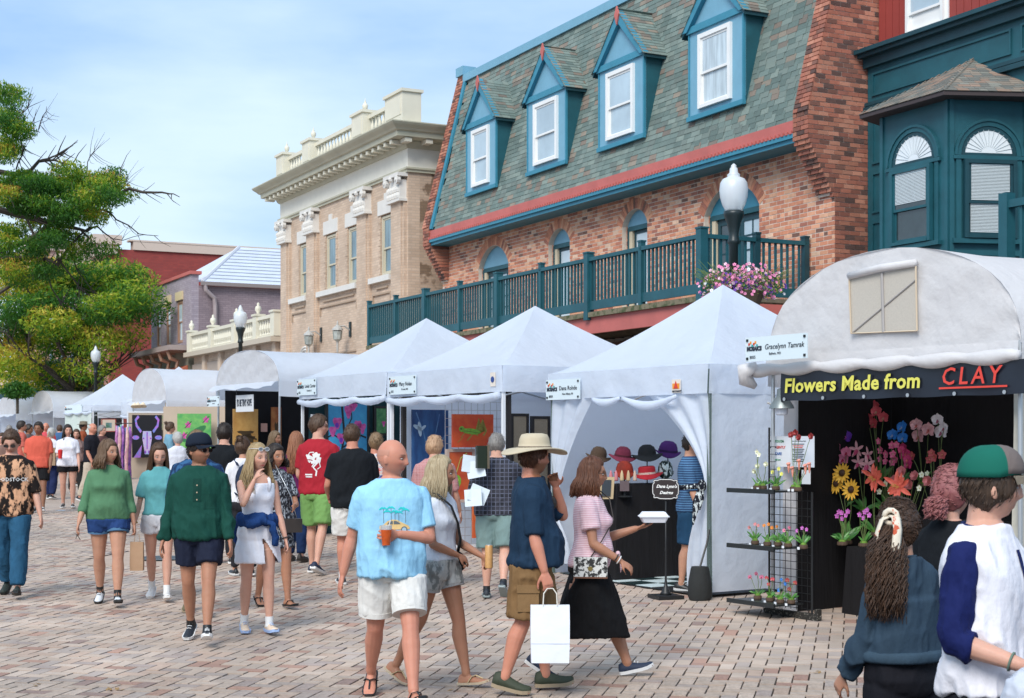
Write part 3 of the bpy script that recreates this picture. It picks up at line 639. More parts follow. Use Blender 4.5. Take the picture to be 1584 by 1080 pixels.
# entablature: profile swept along the front and returned along the side
def entab(prof, name, m, parent, ul=uL, ur=uR):
    """prof: list of (projection, z) closed outline against the wall; projection 0 = wall face"""
    R = []
    for f in ('L', 'C', 'E'):
        r = []
        for d, z in prof:
            if f == 'L': r.append(UP(ul+d*.9, P0-d, z))
            elif f == 'C': r.append(UP(ur-d, P0-d, z))
            else: r.append(UP(ur-d, 21.9, z))
        R.append(r)
    R.insert(0, [UP(ul+d*.9, 21.9, z) for d, z in prof])
    return MB().rings(R, True).build(name, m, parent)
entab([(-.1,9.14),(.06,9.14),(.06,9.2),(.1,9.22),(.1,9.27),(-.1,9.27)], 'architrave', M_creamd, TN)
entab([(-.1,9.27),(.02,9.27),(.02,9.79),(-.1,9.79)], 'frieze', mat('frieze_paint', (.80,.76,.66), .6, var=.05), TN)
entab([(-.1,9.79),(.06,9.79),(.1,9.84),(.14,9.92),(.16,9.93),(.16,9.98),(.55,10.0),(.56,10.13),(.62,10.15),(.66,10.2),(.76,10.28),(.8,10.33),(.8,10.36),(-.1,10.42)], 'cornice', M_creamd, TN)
cn = C.objects[-1]; u = uR+.05
md = MB().ub(-.07,.07,-.16,.16,-.055,.055).mesh('modillion'); md.materials.append(M_cream)
while u < uL+.5: put('modillion', md, UP(u, P0-.34, 9.925), cn); u += .44
p = P0-.3
md2 = MB().ub(-.16,.16,-.1,.1,-.055,.055).mesh('modillion'); md2.materials.append(M_cream)
while p < 18: put('modillion', md2, UP(uR-.34, p+.1, 9.925), cn); p += .62
# balustrade on the roof
pb = 15.95
B = MB(); B.ub(uR-.1, uL-.3, pb-.1, pb+.1, 10.4, 10.52); B = B.build('balustrade', M_cream, TN)
blk = [(47.05,47.8),(44.45,45.2),(39.95,40.85),(37.05,38.3)]
bl_prof = [(.035,0),(.05,.02),(.03,.06),(.028,.1),(.062,.2),(.05,.28),(.028,.36),(.026,.44),(.045,.46),(.045,.48)]
blm = MB().lathe(bl_prof, n=8).mesh('baluster'); blm.materials.append(M_cream); blm.polygons.foreach_set('use_smooth', [True]*len(blm.polygons))
for a, c_ in blk:
    b = MB(); b.ub(a, c_, pb-.25, pb+.3, 10.4, 11.2); b.ub(a-.05, c_+.05, pb-.3, pb+.35, 11.2, 11.28); b.ub(a+.1, c_-.1, pb-.265, pb-.25, 10.6, 11.1) ; k_ = b.build('pedestal', M_cream, B)
    if a > 39: MB().lathe([(.06,0),(.02,.03),(.02,.07),(.07,.12),(.09,.21),(.06,.27),(.035,.28),(.04,.31),(.015,.35),(.008,.42)], UP((a+c_)/2, pb, 11.28), 10).build('urn', M_cream, k_, smooth=True)
for (a, _), (_, c_) in zip(blk, blk[1:]):
    MB().ub(c_, a, pb-.08, pb+.08, 11.02, 11.13).build('rail', M_cream, B)
    n_ = int((a-c_)/.26)
    for i in range(n_): put('baluster', blm, UP(c_+(a-c_)*(i+.5)/n_, pb, 10.53), B)
# wall lanterns
for u in (44.5, 41.95):
    t = thing('wall_lantern', 'grey wall lantern on the tan brick wall, '+('nearer the teal balcony' if u < 43 else 'farther from the teal balcony'), 'lantern', UP(u, P0, 5.0), group='wall lanterns of the tan building')
    c_ = UP(u, P0-.42, 4.75); MI = mat('lantern_metal', (.42,.42,.40), .5)
    MB().ub(u-.07, u+.07, P0-.04, P0, 4.9, 5.35).build('wall_plate', M_iron, t)
    MB().tube([UP(u,P0-.03,5.1), UP(u,P0-.2,5.22), UP(u,P0-.42,5.2)], .025, 6).build('bracket', MI, t)
    MB().lathe([(.04,0),(.12,.06),(.15,.3),(.10,.33)], c_, 8).build('glass', mat('lantern_glass', (.35,.38,.36), .1, var=.4, vs=6), t)
    MB().lathe([(.17,.33),(.16,.38),(.07,.46),(.03,.5),(.03,.56),(.01,.62)], c_, 10).build('cap', MI, t); MB().lathe([(.01,-.35),(.03,-.3),(.03,-.05),(.05,0)], c_, 8).build('finial', MI, t)
# little fan ornament over the tan building's door
o = MB(); c_ = UP(45.9, P0-.04, 4.35)
for r0 in (.62, .5): o.tube([c_+UP(r0*math.cos(math.pi*i/12),0,0)+Vector((0,0,r0*.75*math.sin(math.pi*i/12))) for i in range(13)], .035, 5)
for i in (3,6,9): o.tube([c_, c_+UP(.6*math.cos(math.pi*i/12),0,0)+Vector((0,0,.45*math.sin(math.pi*i/12)))], .02, 4)
o.build('door_fanlight', M_stone, TN, kind='stuff')
# ================================================================== low wing with balustrade
LW = thing('low_wing', 'low cream wing with a pale balustrade between the tan and mauve buildings', 'building', UP(54, 16.1, 1))
M_pan = mat('taupe_panel', (.40,.33,.28), .7, var=.05)
b = MB(); b.ub(48.55, 59.7, 16.15, 20, .8, 5.15); b.build('wall', M_tb, LW)
MB().ub(48.52, 59.85, 15.75, 20, 5.15, 5.33).build('ledge', mat('taupe_ledge', (.50,.43,.34), .7), LW)
for i in range(5):
    u0 = 48.9+i*2.2
    MB().ub(u0+.3, u0+2.0, 16.08, 16.148, 1.2, 4.85).build('panel', M_pan, LW); MB().ub(u0-.1, u0+.28, 16.0, 16.148, .8, 5.148).build('pilaster', M_tan, LW)
B = MB().ub(48.6, 59.7, 15.9, 16.1, 5.33, 5.42).build('balustrade', M_cream, LW)
pst = [59.5, 56.4, 53.3, 50.7, 48.7]
for i, u in enumerate(pst):
    b = MB(); b.ub(u-.2, u+.2, 15.85, 16.15, 5.34, 6.15); b.ub(u-.24, u+.24, 15.81, 16.19, 6.15, 6.22); k_ = b.build('pedestal', M_cream, B)
    if i < 4: MB().lathe([(.09,0),(.05,.05),(.12,.15),(.10,.27),(.04,.31),(.05,.38),(.01,.42)], UP(u, 16, 6.22), 10).build('finial', M_cream, k_, smooth=True)
blm2 = MB().lathe([(r*1.25, z*1.15) for r, z in bl_prof], n=8).mesh('baluster'); blm2.materials.append(M_cream)
for a, c_ in zip(pst, pst[1:]):
    MB().ub(c_+.2, a-.2, 15.9, 16.1, 5.98, 6.1).build('rail', M_cream, B)
    n_ = int((a-c_-.4)/.24)
    for i in range(n_): put('baluster', blm2, UP(c_+.2+(a-c_-.4)*(i+.5)/n_, 16, 5.425), B)
# ================================================================== mauve brick building
M_mv = brick_mat('mauve_brickwork', (.40,.34,.38), (.32,.265,.30), (.27,.23,.27), .24, .08)
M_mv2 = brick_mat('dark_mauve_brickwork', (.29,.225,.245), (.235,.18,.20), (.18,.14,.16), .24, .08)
MV = thing('mauve_building', 'mauve painted brick building with pale metal roof and three narrow windows', 'building', UP(63, 16.1, 1))
wn = [(65.65,64.9),(63.95,63.2),(62.15,61.25)]
b = MB(); ed = [66.65]+[x for a in wn for x in a]+[59.9]
for k in range(0, 8, 2): b.ub(ed[k+1], ed[k], 16.1, 16.4, 5.5, 8.55)
for a, c_ in wn: b.ub(c_, a, 16.1, 16.4, 7.62, 8.55); b.ub(c_, a, 16.1, 16.4, 5.5, 5.84)
b.build('wall', M_mv, MV)
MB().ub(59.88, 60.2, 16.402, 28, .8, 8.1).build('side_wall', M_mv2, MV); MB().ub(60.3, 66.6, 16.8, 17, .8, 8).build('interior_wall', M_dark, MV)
MB().ub(59.8, 66.7, 16.02, 16.5, 8.55, 8.68).build('coping', M_red, MV)
for a, c_ in wn:
    sash_window(MV, mat('brown_frame', (.42,.24,.16), .6), None, c_+.02, a-.02, 16.14, 5.86, 7.6, .09, .05, .5, glass=mat('sky_glass', (.55,.66,.72), .08, var=.15))
    MB().ub(c_-.1, a+.1, 16.03, 16.098, 7.63, 7.98).build('lintel', mat('cream_lintel', (.62,.50,.30), .7), MV)
b = MB(); b.ub(59.9, 67, 15.2, 16.09, 5.46, 5.66); b.build('cornice_shelf', mat('mauve_trim', (.34,.27,.25), .7), MV)
MB().ub(60, 66.6, 16.0, 16.3, .9, 5.46).build('shopfront', mat('olive_panel', (.20,.19,.14), .7), MV)
for i in range(5):
    u = 60.7+i*1.45; pts = [UP(u, 15.35, 5.44), UP(u, 15.45, 5.15), UP(u, 15.75, 5.05), UP(u, 15.7, 4.8), UP(u, 15.92, 4.55), UP(u, 15.96, 4.3)]
    b = MB(); b.tube(pts, [.09,.1,.09,.08,.08,.04], 6); b.ub(u-.06, u+.06, 15.4, 16.0, 5.38, 5.46); b.build('bracket', mat('brown_bracket', (.36,.21,.14), .7), MV)
b = MB(); b.prism([UP(60.0, 14.9, 4.2), UP(60.0, 15.98, 4.2), UP(60.0, 15.98, 4.85)], UP(2.6,0,0)); b.build('awning', mat('rust_awning', (.45,.13,.07), .8), MV)
b = MB(); b.add([UP(59.75,16.5,8.25), UP(59.75,30,8.25), UP(63.6,30,10.25), UP(63.6,19.2,10.25), UP(66,16.6,8.6)], [(0,1,2,3),(0,3,4)]); b.build('roof', mat('pale_metal_roof', (.56,.60,.68), .55, var=.10, vs=1.5), MV, fix=False); rf = C.objects[-1]
e0, e1 = UP(59.75,16.5,8.26), UP(63.6,19.2,10.26); sd_ = UP(63.6,16.5,10.25)-UP(59.75,16.5,8.25)
for k in range(1, 11):
    f = k/11; a = UP(59.75+3.85*f, 16.5+2.7*f, 8.265+2*f); c_ = UP(59.75+3.85*f, 30, 8.265+2*f); MB().tube([a, c_], .022, 4).build('roof_course', mat('roof_seam', (.36,.39,.45), .6), rf)
b = MB(); b.tube([e0, e1], .07, 5); b.build('hip_cap', mat('hip_cap', (.62,.62,.66), .6), rf)
b = MB(); b.ub(59.62, 59.8, 16.45, 30, 8.1, 8.25); b.build('gutter', mat('gutter', (.24,.20,.19), .6), MV)
b = MB(); b.tube([UP(59.7,16.6,8.15), UP(59.7,16.65,7.9), UP(59.75,17.0,7.6), UP(59.78,17.05,7.3), UP(59.78,17.05,1)], .09, 7); b.build('downspout', mat('downspout', (.33,.27,.27), .6), MV)
# ================================================================== big red brick building behind
M_rb = brick_mat('red_brickwork', (.34,.055,.045), (.27,.045,.04), (.22,.06,.05), .24, .08)
RD = thing('red_brick_building', 'tall dark red brick building with cream cornice behind the tree', 'building', UP(80, 16, 1))
MB().ub(75, 75.4, 16.1, 40, .9, 11.3).build('side_wall', M_rb, RD); MB().ub(75.402, 93, 16.0, 16.4, .9, 11.0).build('front_wall', mat('pink_stone', (.50,.25,.21), .8, var=.08), RD)
MB().ub(75.4, 93, 16.41, 40, 10.8, 11.2).build('roof', M_dark, RD)
M_crb = mat('cream_band', (.60,.48,.40), .7)
b = MB(); b.ub(74.9, 75.5, 17.2, 40, 11.3, 11.72); b.ub(74.88, 75.5, 17, 40, 11.72, 11.8); b.build('parapet_band', M_crb, RD)
b = MB(); b.ub(74.7, 93.3, 15.2, 16.6, 11.5, 11.95); b.ub(74.8, 93.2, 15.5, 16.4, 11.0, 11.5); b.ub(74.9, 93.1, 15.85, 16.3, 10.2, 10.5); b.build('cornice', M_crb, RD)
for i in range(9):
    u = 77+i*1.8; MB().ub(u-.1, u+.1, 15.4, 15.98, 10.5, 11.0).build('cornice_bracket', M_crb, RD)
for i in range(5):
    u = 77.2+i*3.2
    f = MB(); f.ub(u-.75, u+.75, 15.9, 16.0, 8.2, 9.9); f.lathe([(.0,-.05),(.75,-.05),(.75,.05),(0,.05)], UP(u,15.94,9.7), 14, axis=UP(0,1,0)); W = f.build('window', M_crb, RD); MB().ub(u-.5, u+.5, 15.86, 15.9, 8.3, 9.8).build('pane', M_glass, W)
    W = MB().ub(u-.6, u+.6, 15.92, 15.99, 5.0, 7.6).build('window', M_crb, RD); MB().ub(u-.45, u+.45, 15.88, 15.92, 5.1, 7.5).build('pane', M_glassd, W)
b = MB(); b.ub(76, 86, 14.6, 15.98, 4.7, 4.95); b.build('balcony_floor', mat('grey_blue_fascia', (.10,.14,.17), .7), RD)
b = MB(); b.ub(76, 86, 14.6, 14.68, 6.0, 6.08); b.ub(75.98, 76.06, 14.68, 15.98, 6.0, 6.08); b.ub(76,86,14.6,14.66,5.02,5.08); R_ = b.build('balcony_rail', M_black, RD)
bm2 = MB().ub(-.025,.025,-.025,.025,4.95,6.0).mesh('baluster'); bm2.materials.append(M_black)
for i in range(40): put('baluster', bm2, UP(76.1+i*.25, 14.64, 0), R_)
for i in range(5): put('baluster', bm2, UP(76.02, 14.9+i*.25, 0), R_)
MB().ub(76, 86, 15.9, 15.98, 1, 4.6).build('shopfront', mat('blue_shopfront', (.04,.06,.09), .6), RD)
# far tower and far colonnaded block
TW = thing('far_tower', 'distant pink brick tower with two windows above the tree', 'tower', UP(105, 18.5, 1))
pk = mat('pink_brick', (.52,.33,.27), .8)
b = MB(); b.ub(104, 107, 17.0, 20.5, 1, 14.6); W = b.build('wall', pk, TW); MB().ub(103.8, 107.2, 16.8, 20.7, 14.6, 15.1).build('cornice', M_crb, TW); MB().ub(103.8, 107.2, 16.8, 20.7, 13.0, 13.2).build('string_course', M_crb, TW)
for p in (17.8, 19.4): MB().ub(103.93, 104.0, p-.35, p+.35, 13.3, 14.4).build('window', M_glassd, TW)
FB = thing('far_block', 'distant cream building with tall pilasters closing the street at the left', 'building', (-36, 112, 1))
b = MB(); b.box(-60, -30, 112, 120, .9, 8.0); b.build('wall', mat('far_cream', (.55,.45,.34), .8), FB)
for i in range(11): MB().box(-45+i*1.45, -44.3+i*1.45, 111.5, 111.99, 1, 7.4).build('pilaster', mat('far_cream2', (.62,.53,.42), .8), FB); MB().box(-44.2+i*1.45, -43.7+i*1.45, 111.8, 111.98, 2, 6.6).build('window', M_glassd, FB)
b = MB(); b.box(-34.2, -27, 88, 89, 1, 5.4); W = thing('far_shop', 'distant dark shopfront with teal awning under the tree', 'building', (-30, 88, 1)); b.build('wall', mat('far_dark', (.09,.09,.10), .8), W); MB().box(-34.5, -27, 87, 87.99, 4.1, 4.9).build('awning', M_teald, W); MB().box(-34.2, -27, 87.4, 87.99, 5.0, 5.5).build('fascia', M_crb, W)
# ================================================================== street lamps
M_globe = mat('lamp_globe', (.80,.85,.88), .25, trans=.0, spec=.6, var=.04, vs=8)
def globe_mat():
    m = mat('frosted_globe', (.82,.87,.9), .3); P = m.node_tree.nodes['Principled BSDF']; P.inputs['Transmission Weight'].default_value = .35; P.inputs['Roughness'].default_value = .35; return m
M_globe = globe_mat()
def lamp(px, Y, label, top=5.62):
    x = (px-792)*Y/F; t = thing('street_lamp', label, 'street lamp', (x, Y, G(Y)), group='street lamps'); z = G(Y); T = top
    MB().lathe([(.2,0),(.2,.15),(.15,.2),(.13,.6),(.09,.75),(.075,1.0),(.06,T-1.12),(.085,T-1.1),(.085,T-1.06),(.07,T-1.03),(.07,T-.95),(.095,T-.82),(.13,T-.74),(.14,T-.70),(.14,T-.66)], (x,Y,0), 16).build('post', M_iron, t, smooth=True)
    MB().lathe([(.105,T-.66),(.12,T-.64),(.16,T-.56),(.19,T-.46),(.198,T-.36),(.185,T-.27),(.15,T-.215),(.09,T-.19),(.085,T-.17),(.09,T-.155),(.06,T-.13),(.055,T-.07),(.035,T-.05),(.04,T-.03),(.005,T)], (x,Y,0), 24).build('globe', M_globe, t, smooth=True)
    MB().lathe([(.05,T-.64),(.05,T-.52),(.03,T-.48)], (x,Y,0), 10).build('lamp_bulb', mat('lamp_core', (.45,.5,.52), .4), t)
    return t
lamp(1135, 20.5, 'black street lamp with white acorn globe in front of the teal balcony')
lamp(372, 43.5, 'black street lamp with white acorn globe in front of the cream balustrade', 5.75)
lamp(148, 60, 'distant street lamp with clear globe below the tree crown', 5.6)
# ================================================================== people
TS = bpy.data.scenes.new('tmp_remesh')
def remesh(mb, vox, it=2, fac=.5):
    me = mb.mesh('m'); o = bpy.data.objects.new('m', me); TS.collection.objects.link(o)
    r = o.modifiers.new('r', 'REMESH'); r.mode = 'VOXEL'; r.voxel_size = vox; r.adaptivity = 0; r.use_smooth_shade = True
    if it: s = o.modifiers.new('s', 'SMOOTH'); s.iterations = it; s.factor = fac
    with bpy.context.temp_override(scene=TS, view_layer=TS.view_layers[0]):
        dg = bpy.context.evaluated_depsgraph_get()
    m2 = bpy.data.meshes.new_from_object(o.evaluated_get(dg), depsgraph=dg)
    bpy.data.objects.remove(o); bpy.data.meshes.remove(me)
    return m2
def getv(me):
    a = np.empty(len(me.vertices)*3, np.float32); me.vertices.foreach_get('co', a); return a.reshape(-1,3)
def setv(me, v): me.vertices.foreach_set('co', v.astype(np.float32).ravel()); me.update()
def getn(me):
    a = np.empty(len(me.vertices)*3, np.float32); me.vertex_normals.foreach_get('vector', a); return a.reshape(-1,3)
def setcol(me, col):
    a = me.color_attributes.new('Col', 'FLOAT_COLOR', 'POINT'); c = np.ones((len(me.vertices),4), np.float32); c[:,:3] = col; a.data.foreach_set('color', c.ravel())
def vnoise(P, seed=0):                                  # smooth value noise in 3D, vectorised
    P = np.asarray(P, np.float64)+seed*17.13; i = np.floor(P).astype(np.int64); f = P-i; f = f*f*(3-2*f); r = 0
    def h(a, b, c): 
        n = (a*73856093) ^ (b*19349663) ^ (c*83492791); n = (n ^ (n >> 13))*1274126177; n &= 0x7fffffff; return (n % 65536)/65535.
    for dx in (0,1):
        for dy in (0,1):
            for dz_ in (0,1):
                wt = (f[:,0] if dx else 1-f[:,0])*(f[:,1] if dy else 1-f[:,1])*(f[:,2] if dz_ else 1-f[:,2]); r = r+wt*h(i[:,0]+dx, i[:,1]+dy, i[:,2]+dz_)
    return r
def sstep(a, b, x): t = np.clip((x-a)/(b-a), 0, 1); return t*t*(3-2*t)
# ---- head
NL, NB = 56, 44
def head_grid(f=False, scale=1.0):
    th = np.linspace(.02, math.pi-.02, NB)[:,None]; ph = np.linspace(0, 2*math.pi, NL, endpoint=False)[None,:]
    x = .0765*np.sin(th)**.9*np.cos(ph); y = .097*np.sin(th)**.9*np.sin(ph); z = -.116*np.cos(th)*np.ones_like(ph)
    t = np.clip((-.015-z)/.1, 0, 1); jx = .30 if not f else .40
    x = x*(1-jx*t**1.4)*(1+.02*np.exp(-((z-.05)/.05)**2)); back = y > 0
    y = np.where(back, y*(1-.62*t)+.004*(z>0), y*(1-.02*t)+.0)
    y = np.where(~back, y*np.clip(1-.10*np.clip((z-.05)/.06,0,1),.8,1), y)
    fr = sstep(.0, .05, -y)
    G_ = [(.03,.018,.02,.007,.005 if not f else .002),(-.03,.018,.02,.007,.005 if not f else .002),(.031,-.003,.014,.0105,-.013),(-.031,-.003,.014,.0105,-.013),(0,.002,.007,.022,.010),(0,-.022,.0085,.016,.012),(0,-.036,.0105,.009,.017 if not f else .014),
          (.013,-.040,.006,.006,.006),(-.013,-.040,.006,.006,.006),(.046,-.028,.018,.013,.005),(-.046,-.028,.018,.013,.005),(0,-.0635,.017,.0045,.006),(0,-.0745,.014,.005,.0065),(0,-.069,.022,.002,-.004),(0,-.098,.018,.011,.009 if not f else .006),(0,-.054,.012,.004,-.003),(0,-.085,.02,.005,-.003)]
    for x0, z0, sx, sz, a in G_: y = y-fr*a*np.exp(-((x-x0)/sx)**2*.5*1.4-((z-z0)/sz)**2*.5*1.4)
    return np.stack([x,y,z], -1)*scale
def head_faces(o=0):
    return [(o+i*NL+j, o+i*NL+(j+1)%NL, o+(i+1)*NL+(j+1)%NL, o+(i+1)*NL+j) for i in range(NB-1) for j in range(NL)]+[tuple(o+k for k in range(NL))[::-1], tuple(o+(NB-1)*NL+k for k in range(NL))]
TORSO = {'m': [(.455,.060,.045,.055),(.48,.086,.056,.066),(.51,.094,.060,.070),(.55,.092,.062,.062),(.60,.086,.061,.052),(.65,.086,.061,.052),(.70,.094,.064,.060),(.74,.101,.066,.062),(.775,.105,.060,.060),(.80,.102,.050,.054),(.82,.085,.042,.047),(.838,.056,.036,.040),(.855,.036,.034,.034)],
         'f': [(.455,.062,.045,.055),(.48,.092,.054,.070),(.51,.102,.058,.074),(.55,.096,.058,.062),(.60,.078,.053,.048),(.64,.073,.052,.045),(.69,.080,.058,.050),(.73,.085,.060,.052),(.765,.089,.054,.050),(.79,.092,.045,.047),(.812,.080,.038,.043),(.832,.050,.032,.036),(.85,.031,.029,.030)]}
def torso(mb, H, sx, wt, belly, bust, infl=0., zlo=0, zhi=1, loose=0., flare=0.):
    T = TORSO[sx]; zs = np.linspace(max(zlo, T[0][0]), min(zhi, T[-1][0]), 22); tz = [t[0] for t in T]; R = []
    cw = np.interp(.75, tz, [t[1] for t in T])*wt
    for z in zs:
        w, df, db = (np.interp(z, tz, [t[k] for t in T]) for k in (1,2,3)); wmul = 1+(wt-1)*(1 if z < .78 else max(.25, 1-(z-.78)/.06*.75))
        w *= wmul; df *= 1+(wt-1)*.7; db *= 1+(wt-1)*.6
        df += belly*math.exp(-((z-.60)/.06)**2)/H+bust*.5*math.exp(-((z-.715)/.03)**2)/H
        w += belly*.45*math.exp(-((z-.60)/.07)**2)/H
        if loose and z < .74:
            k = min(1, (.74-z)/.06); w = max(w, cw*(loose*k+(1-k)*.96)*1.0); df = max(df, .066*(loose if loose < 1 else 1)*wt+belly*.85*(1 if z < .6 else 0)/H); db = max(db, .058*wt)
        g = infl+flare*max(0, (.66-z))*H
        w = w*H+g; df = df*H+g; db = db*H+g; r = []
        for j in range(28):
            a = 2*math.pi*j/28; c_, s_ = math.cos(a), math.sin(a); e = .82
            X = w*abs(c_)**e*(1 if c_ > 0 else -1); Y = abs(s_)**e*(db if s_ > 0 else -df)
            if s_ < 0 and bust: Y -= bust*.55*math.exp(-((z-.715)/.026)**2)*(math.exp(-((X-.052*H*wt)/(.030*H))**2)+math.exp(-((X+.052*H*wt)/(.030*H))**2))
            r.append(Vector((X, Y, z*H)))
        R.append(r)
    mb.rings(R, True)
def limb(mb, pts, rad, n=12, flat=1.):
    """smooth tapered tube through points with radii, round ends"""
    P = [Vector(p) for p in pts]; m = len(P); out = []; ro = []
    for i in range(m-1):
        for t in (0, .33, .66): 
            p0, p1, p2, p3 = P[max(i-1,0)], P[i], P[i+1], P[min(i+2,m-1)]
            q = .5*((2*p1)+(p2-p0)*t+(2*p0-5*p1+4*p2-p3)*t*t+(3*p1-p0-3*p2+p3)*t**3); out.append(q); ro.append(rad[i]*(1-t)+rad[i+1]*t)
    out.append(P[-1]); ro.append(rad[-1])
    d0 = (out[0]-out[1]).normalized(); d1 = (out[-1]-out[-2]).normalized()
    out = [out[0]+d0*ro[0]*.75, out[0]+d0*ro[0]*.4]+out+[out[-1]+d1*ro[-1]*.4, out[-1]+d1*ro[-1]*.75]; ro = [ro[0]*.45, ro[0]*.85]+ro+[ro[-1]*.85, ro[-1]*.45]
    mb.tube(out, ro, n, flat=flat)
def hand(mb, w, d, n, side, curl=.5, k=1.0, spread=.12, thumb=.5):
    """wrist, direction of the hand, palm normal; side +1 left -1 right"""
    d = d.normalized(); n = (n-d*n.dot(d)).normalized(); l = d.cross(n)*side; l.normalize()      # l points to the thumb side
    R = []
    for t, hw, tk in ((0,.026,.018),(.02,.030,.018),(.05,.040,.016),(.08,.043,.014),(.094,.040,.012)):
        c = w+d*t*k; R.append([c+l*hw*k*math.cos(2*math.pi*j/12)+n*tk*k*math.sin(2*math.pi*j/12) for j in range(12)])
    mb.rings(R)
    for i, (off, ln) in enumerate(((.031,.072),(.011,.080),(-.010,.075),(-.030,.058))):
        p = w+d*.088*k+l*off*k; a = (1.5-i)*spread; dd = (d+l*a*.8).normalized(); pts = [p-dd*.015*k, p]; cr = curl*(1+.12*i)
        for s_, f in ((.45, .5), (.3, 1.0), (.25, .8)):
            ax = dd.cross(n).normalized(); dd = (Matrix.Rotation(cr*f, 3, ax) @ dd); p = p+dd*ln*s_*k; pts.append(p)
        limb(mb, pts, [.0095*k,.009*k,.0085*k,.008*k,.007*k], 7)
    p = w+d*.02*k+l*.024*k; dd = (d*.75+l*.75+n*.35).normalized(); pts = [p]
    for s_ in (.045, .032, .026): p = p+dd*s_*k; pts.append(p); dd = (dd+d*.35+n*thumb*.3-l*.2).normalized()
    limb(mb, pts, [.014*k,.0115*k,.010*k,.0085*k], 7)
def foot_frame(an, fwd, pitch):
    f = Vector((fwd.x, fwd.y, 0)).normalized(); r = Vector((-f.y, f.x, 0)); M = Matrix.Rotation(pitch, 3, r)   # positive pitch: toe down
    return M @ f, r, M @ Vector((0,0,1))
def shoe(kind, an, fwd, pitch, k, upper, sole, parent, name='shoe'):
    f, r, u = foot_frame(an, fwd, pitch); base = an-u*.082*k
    secs = [(-.078,.020,.050),(-.070,.033,.082),(-.035,.037,.098),(.0,.038,.094),(.05,.041,.074),(.10,.046,.060),(.145,.046,.050),(.18,.037,.042),(.20,.018,.030)]
    if kind == 'boot': secs = [(a, b, c*1.12+.01) for a, b, c in secs]
    def ringset(dz0, w0, f0=None):
        R = []
        for y, hw, tp in secs:
            rr = []
            for j in range(12):
                a = 2*math.pi*j/12; X = (hw+w0)*math.cos(a)*k; Z = dz0+(tp-dz0)*(math.sin(a)*.5+.5) if f0 is None else (0 if math.sin(a) < 0 else f0)
                if f0 is None: Z = max(dz0, dz0+(tp-dz0)*math.sin(a)**1 if math.sin(a) > 0 else dz0); X = (hw+w0)*k*(abs(math.cos(a))**.7)*(1 if math.cos(a) > 0 else -1)*(1-.25*max(0,math.sin(a)))
                up_ = max(0, y-.13)*.25+ (max(0,-y-.05)*.15)
                rr.append(base+f*(y*k)+r*X+u*((Z+up_)*k))
            R.append(rr)
        return R
    if kind == 'sandal':
        R = [[q for q in rr] for rr in ringset(0, .004, .018)]; s = MB().rings(R).build(name, sole, parent)
        m = MB(); m.tube([base+f*.03*k-r*.046*k+u*.02*k, base+f*.06*k-r*.03*k+u*.062*k, base+f*.08*k+u*.068*k, base+f*.06*k+r*.03*k+u*.062*k, base+f*.03*k+r*.046*k+u*.02*k], .009*k, 6, flat=.4); m.tube([base+f*.08*k+u*.068*k, base+f*.14*k+u*.04*k], .006*k, 5); m.build('strap', upper, s); return s
    m = MB(); m.rings(ringset(.018, 0)); me = m.build(name, upper, parent, smooth=True)
    R = ringset(0, .005, .026); MB().rings(R).build('sole', sole, me, smooth=False)
    if kind == 'runner':
        l_ = MB()
        for q in (.03,.055,.08): l_.tube([base+f*q*k-r*.018*k+u*(.088-.4*(q-.03))*k, base+f*(q+.006)*k+u*(.097-.42*(q-.03))*k, base+f*q*k+r*.018*k+u*(.088-.4*(q-.03))*k], .0035*k, 4)
        l_.build('lace', sole, me)
    return me
def foot(mb, an, fwd, pitch, k):
    f, r, u = foot_frame(an, fwd, pitch); base = an-u*.082*k; R = []
    for y, hw, tp in [(-.07,.018,.05),(-.06,.028,.075),(-.03,.032,.092),(.0,.033,.09),(.05,.037,.066),(.10,.043,.048),(.145,.044,.036),(.17,.036,.030)]:
        R.append([base+f*(y*k)+r*(hw*k*math.cos(2*math.pi*j/12))+u*((.016+(tp-.016)*max(0,math.sin(2*math.pi*j/12)))*k) for j in range(12)])
    mb.rings(R)
    for i, (o_, ln) in enumerate(((-.028,.03),(-.012,.028),(.003,.025),(.017,.021),(.030,.016))):
        p = base+f*.16*k+r*o_*k+u*.026*k; limb(mb, [p, p+f*ln*k-u*.004*k], [.0105*k if i == 0 else .008*k, .008*k], 6)
SKIN = {'fair': (.60,.33,.24), 'mid': (.50,.26,.17), 'tan': (.40,.19,.115), 'red': (.56,.24,.16), 'brown': (.26,.12,.07)}
M_skin = mat('skin', (.5,.3,.2), .5, attr='Col', var=.06, vs=14, bump=.0008, bs=160, sss=.12, spec=.35)
def cloth(name, col, **k):
    k.setdefault('rough', .85); k.setdefault('bump', .016); k.setdefault('bs', 13); k.setdefault('stretch', (1,1,.55)); k.setdefault('spec', .2); k.setdefault('var', .08); k.setdefault('vs', 4); return mat(name, col, **k)
def jean(name, col): return cloth(name, col, var=.22, vs=7)
def folds(me, seed, amp, H, drag=None, fq=1.0):
    v = getv(me); n = getn(me); q = v.copy()
    a = vnoise(np.stack([q[:,0]*9*fq+q[:,2]*2.2, q[:,1]*9*fq, q[:,2]*4.5*fq+q[:,0]*3], 1), seed); b = vnoise(np.stack([q[:,0]*22*fq, q[:,1]*22*fq, q[:,2]*11*fq+q[:,0]*8], 1), seed+3)
    rid = 1-np.abs(2*a-1)*2; rid2 = 1-np.abs(2*b-1)*2
    hem = 1 if drag is None else (.55+.9*sstep(drag[0], drag[1], v[:,2]))
    setv(me, v+n*((rid*1.05+rid2*.6)*amp*hem)[:,None])
def cutmesh(me, mask):
    bm = bmesh.new(); bm.from_mesh(me); bm.verts.ensure_lookup_table(); bmesh.ops.delete(bm, geom=[bm.verts[i] for i in np.nonzero(mask)[0]], context='VERTS'); bm.to_mesh(me); bm.free()
    return me
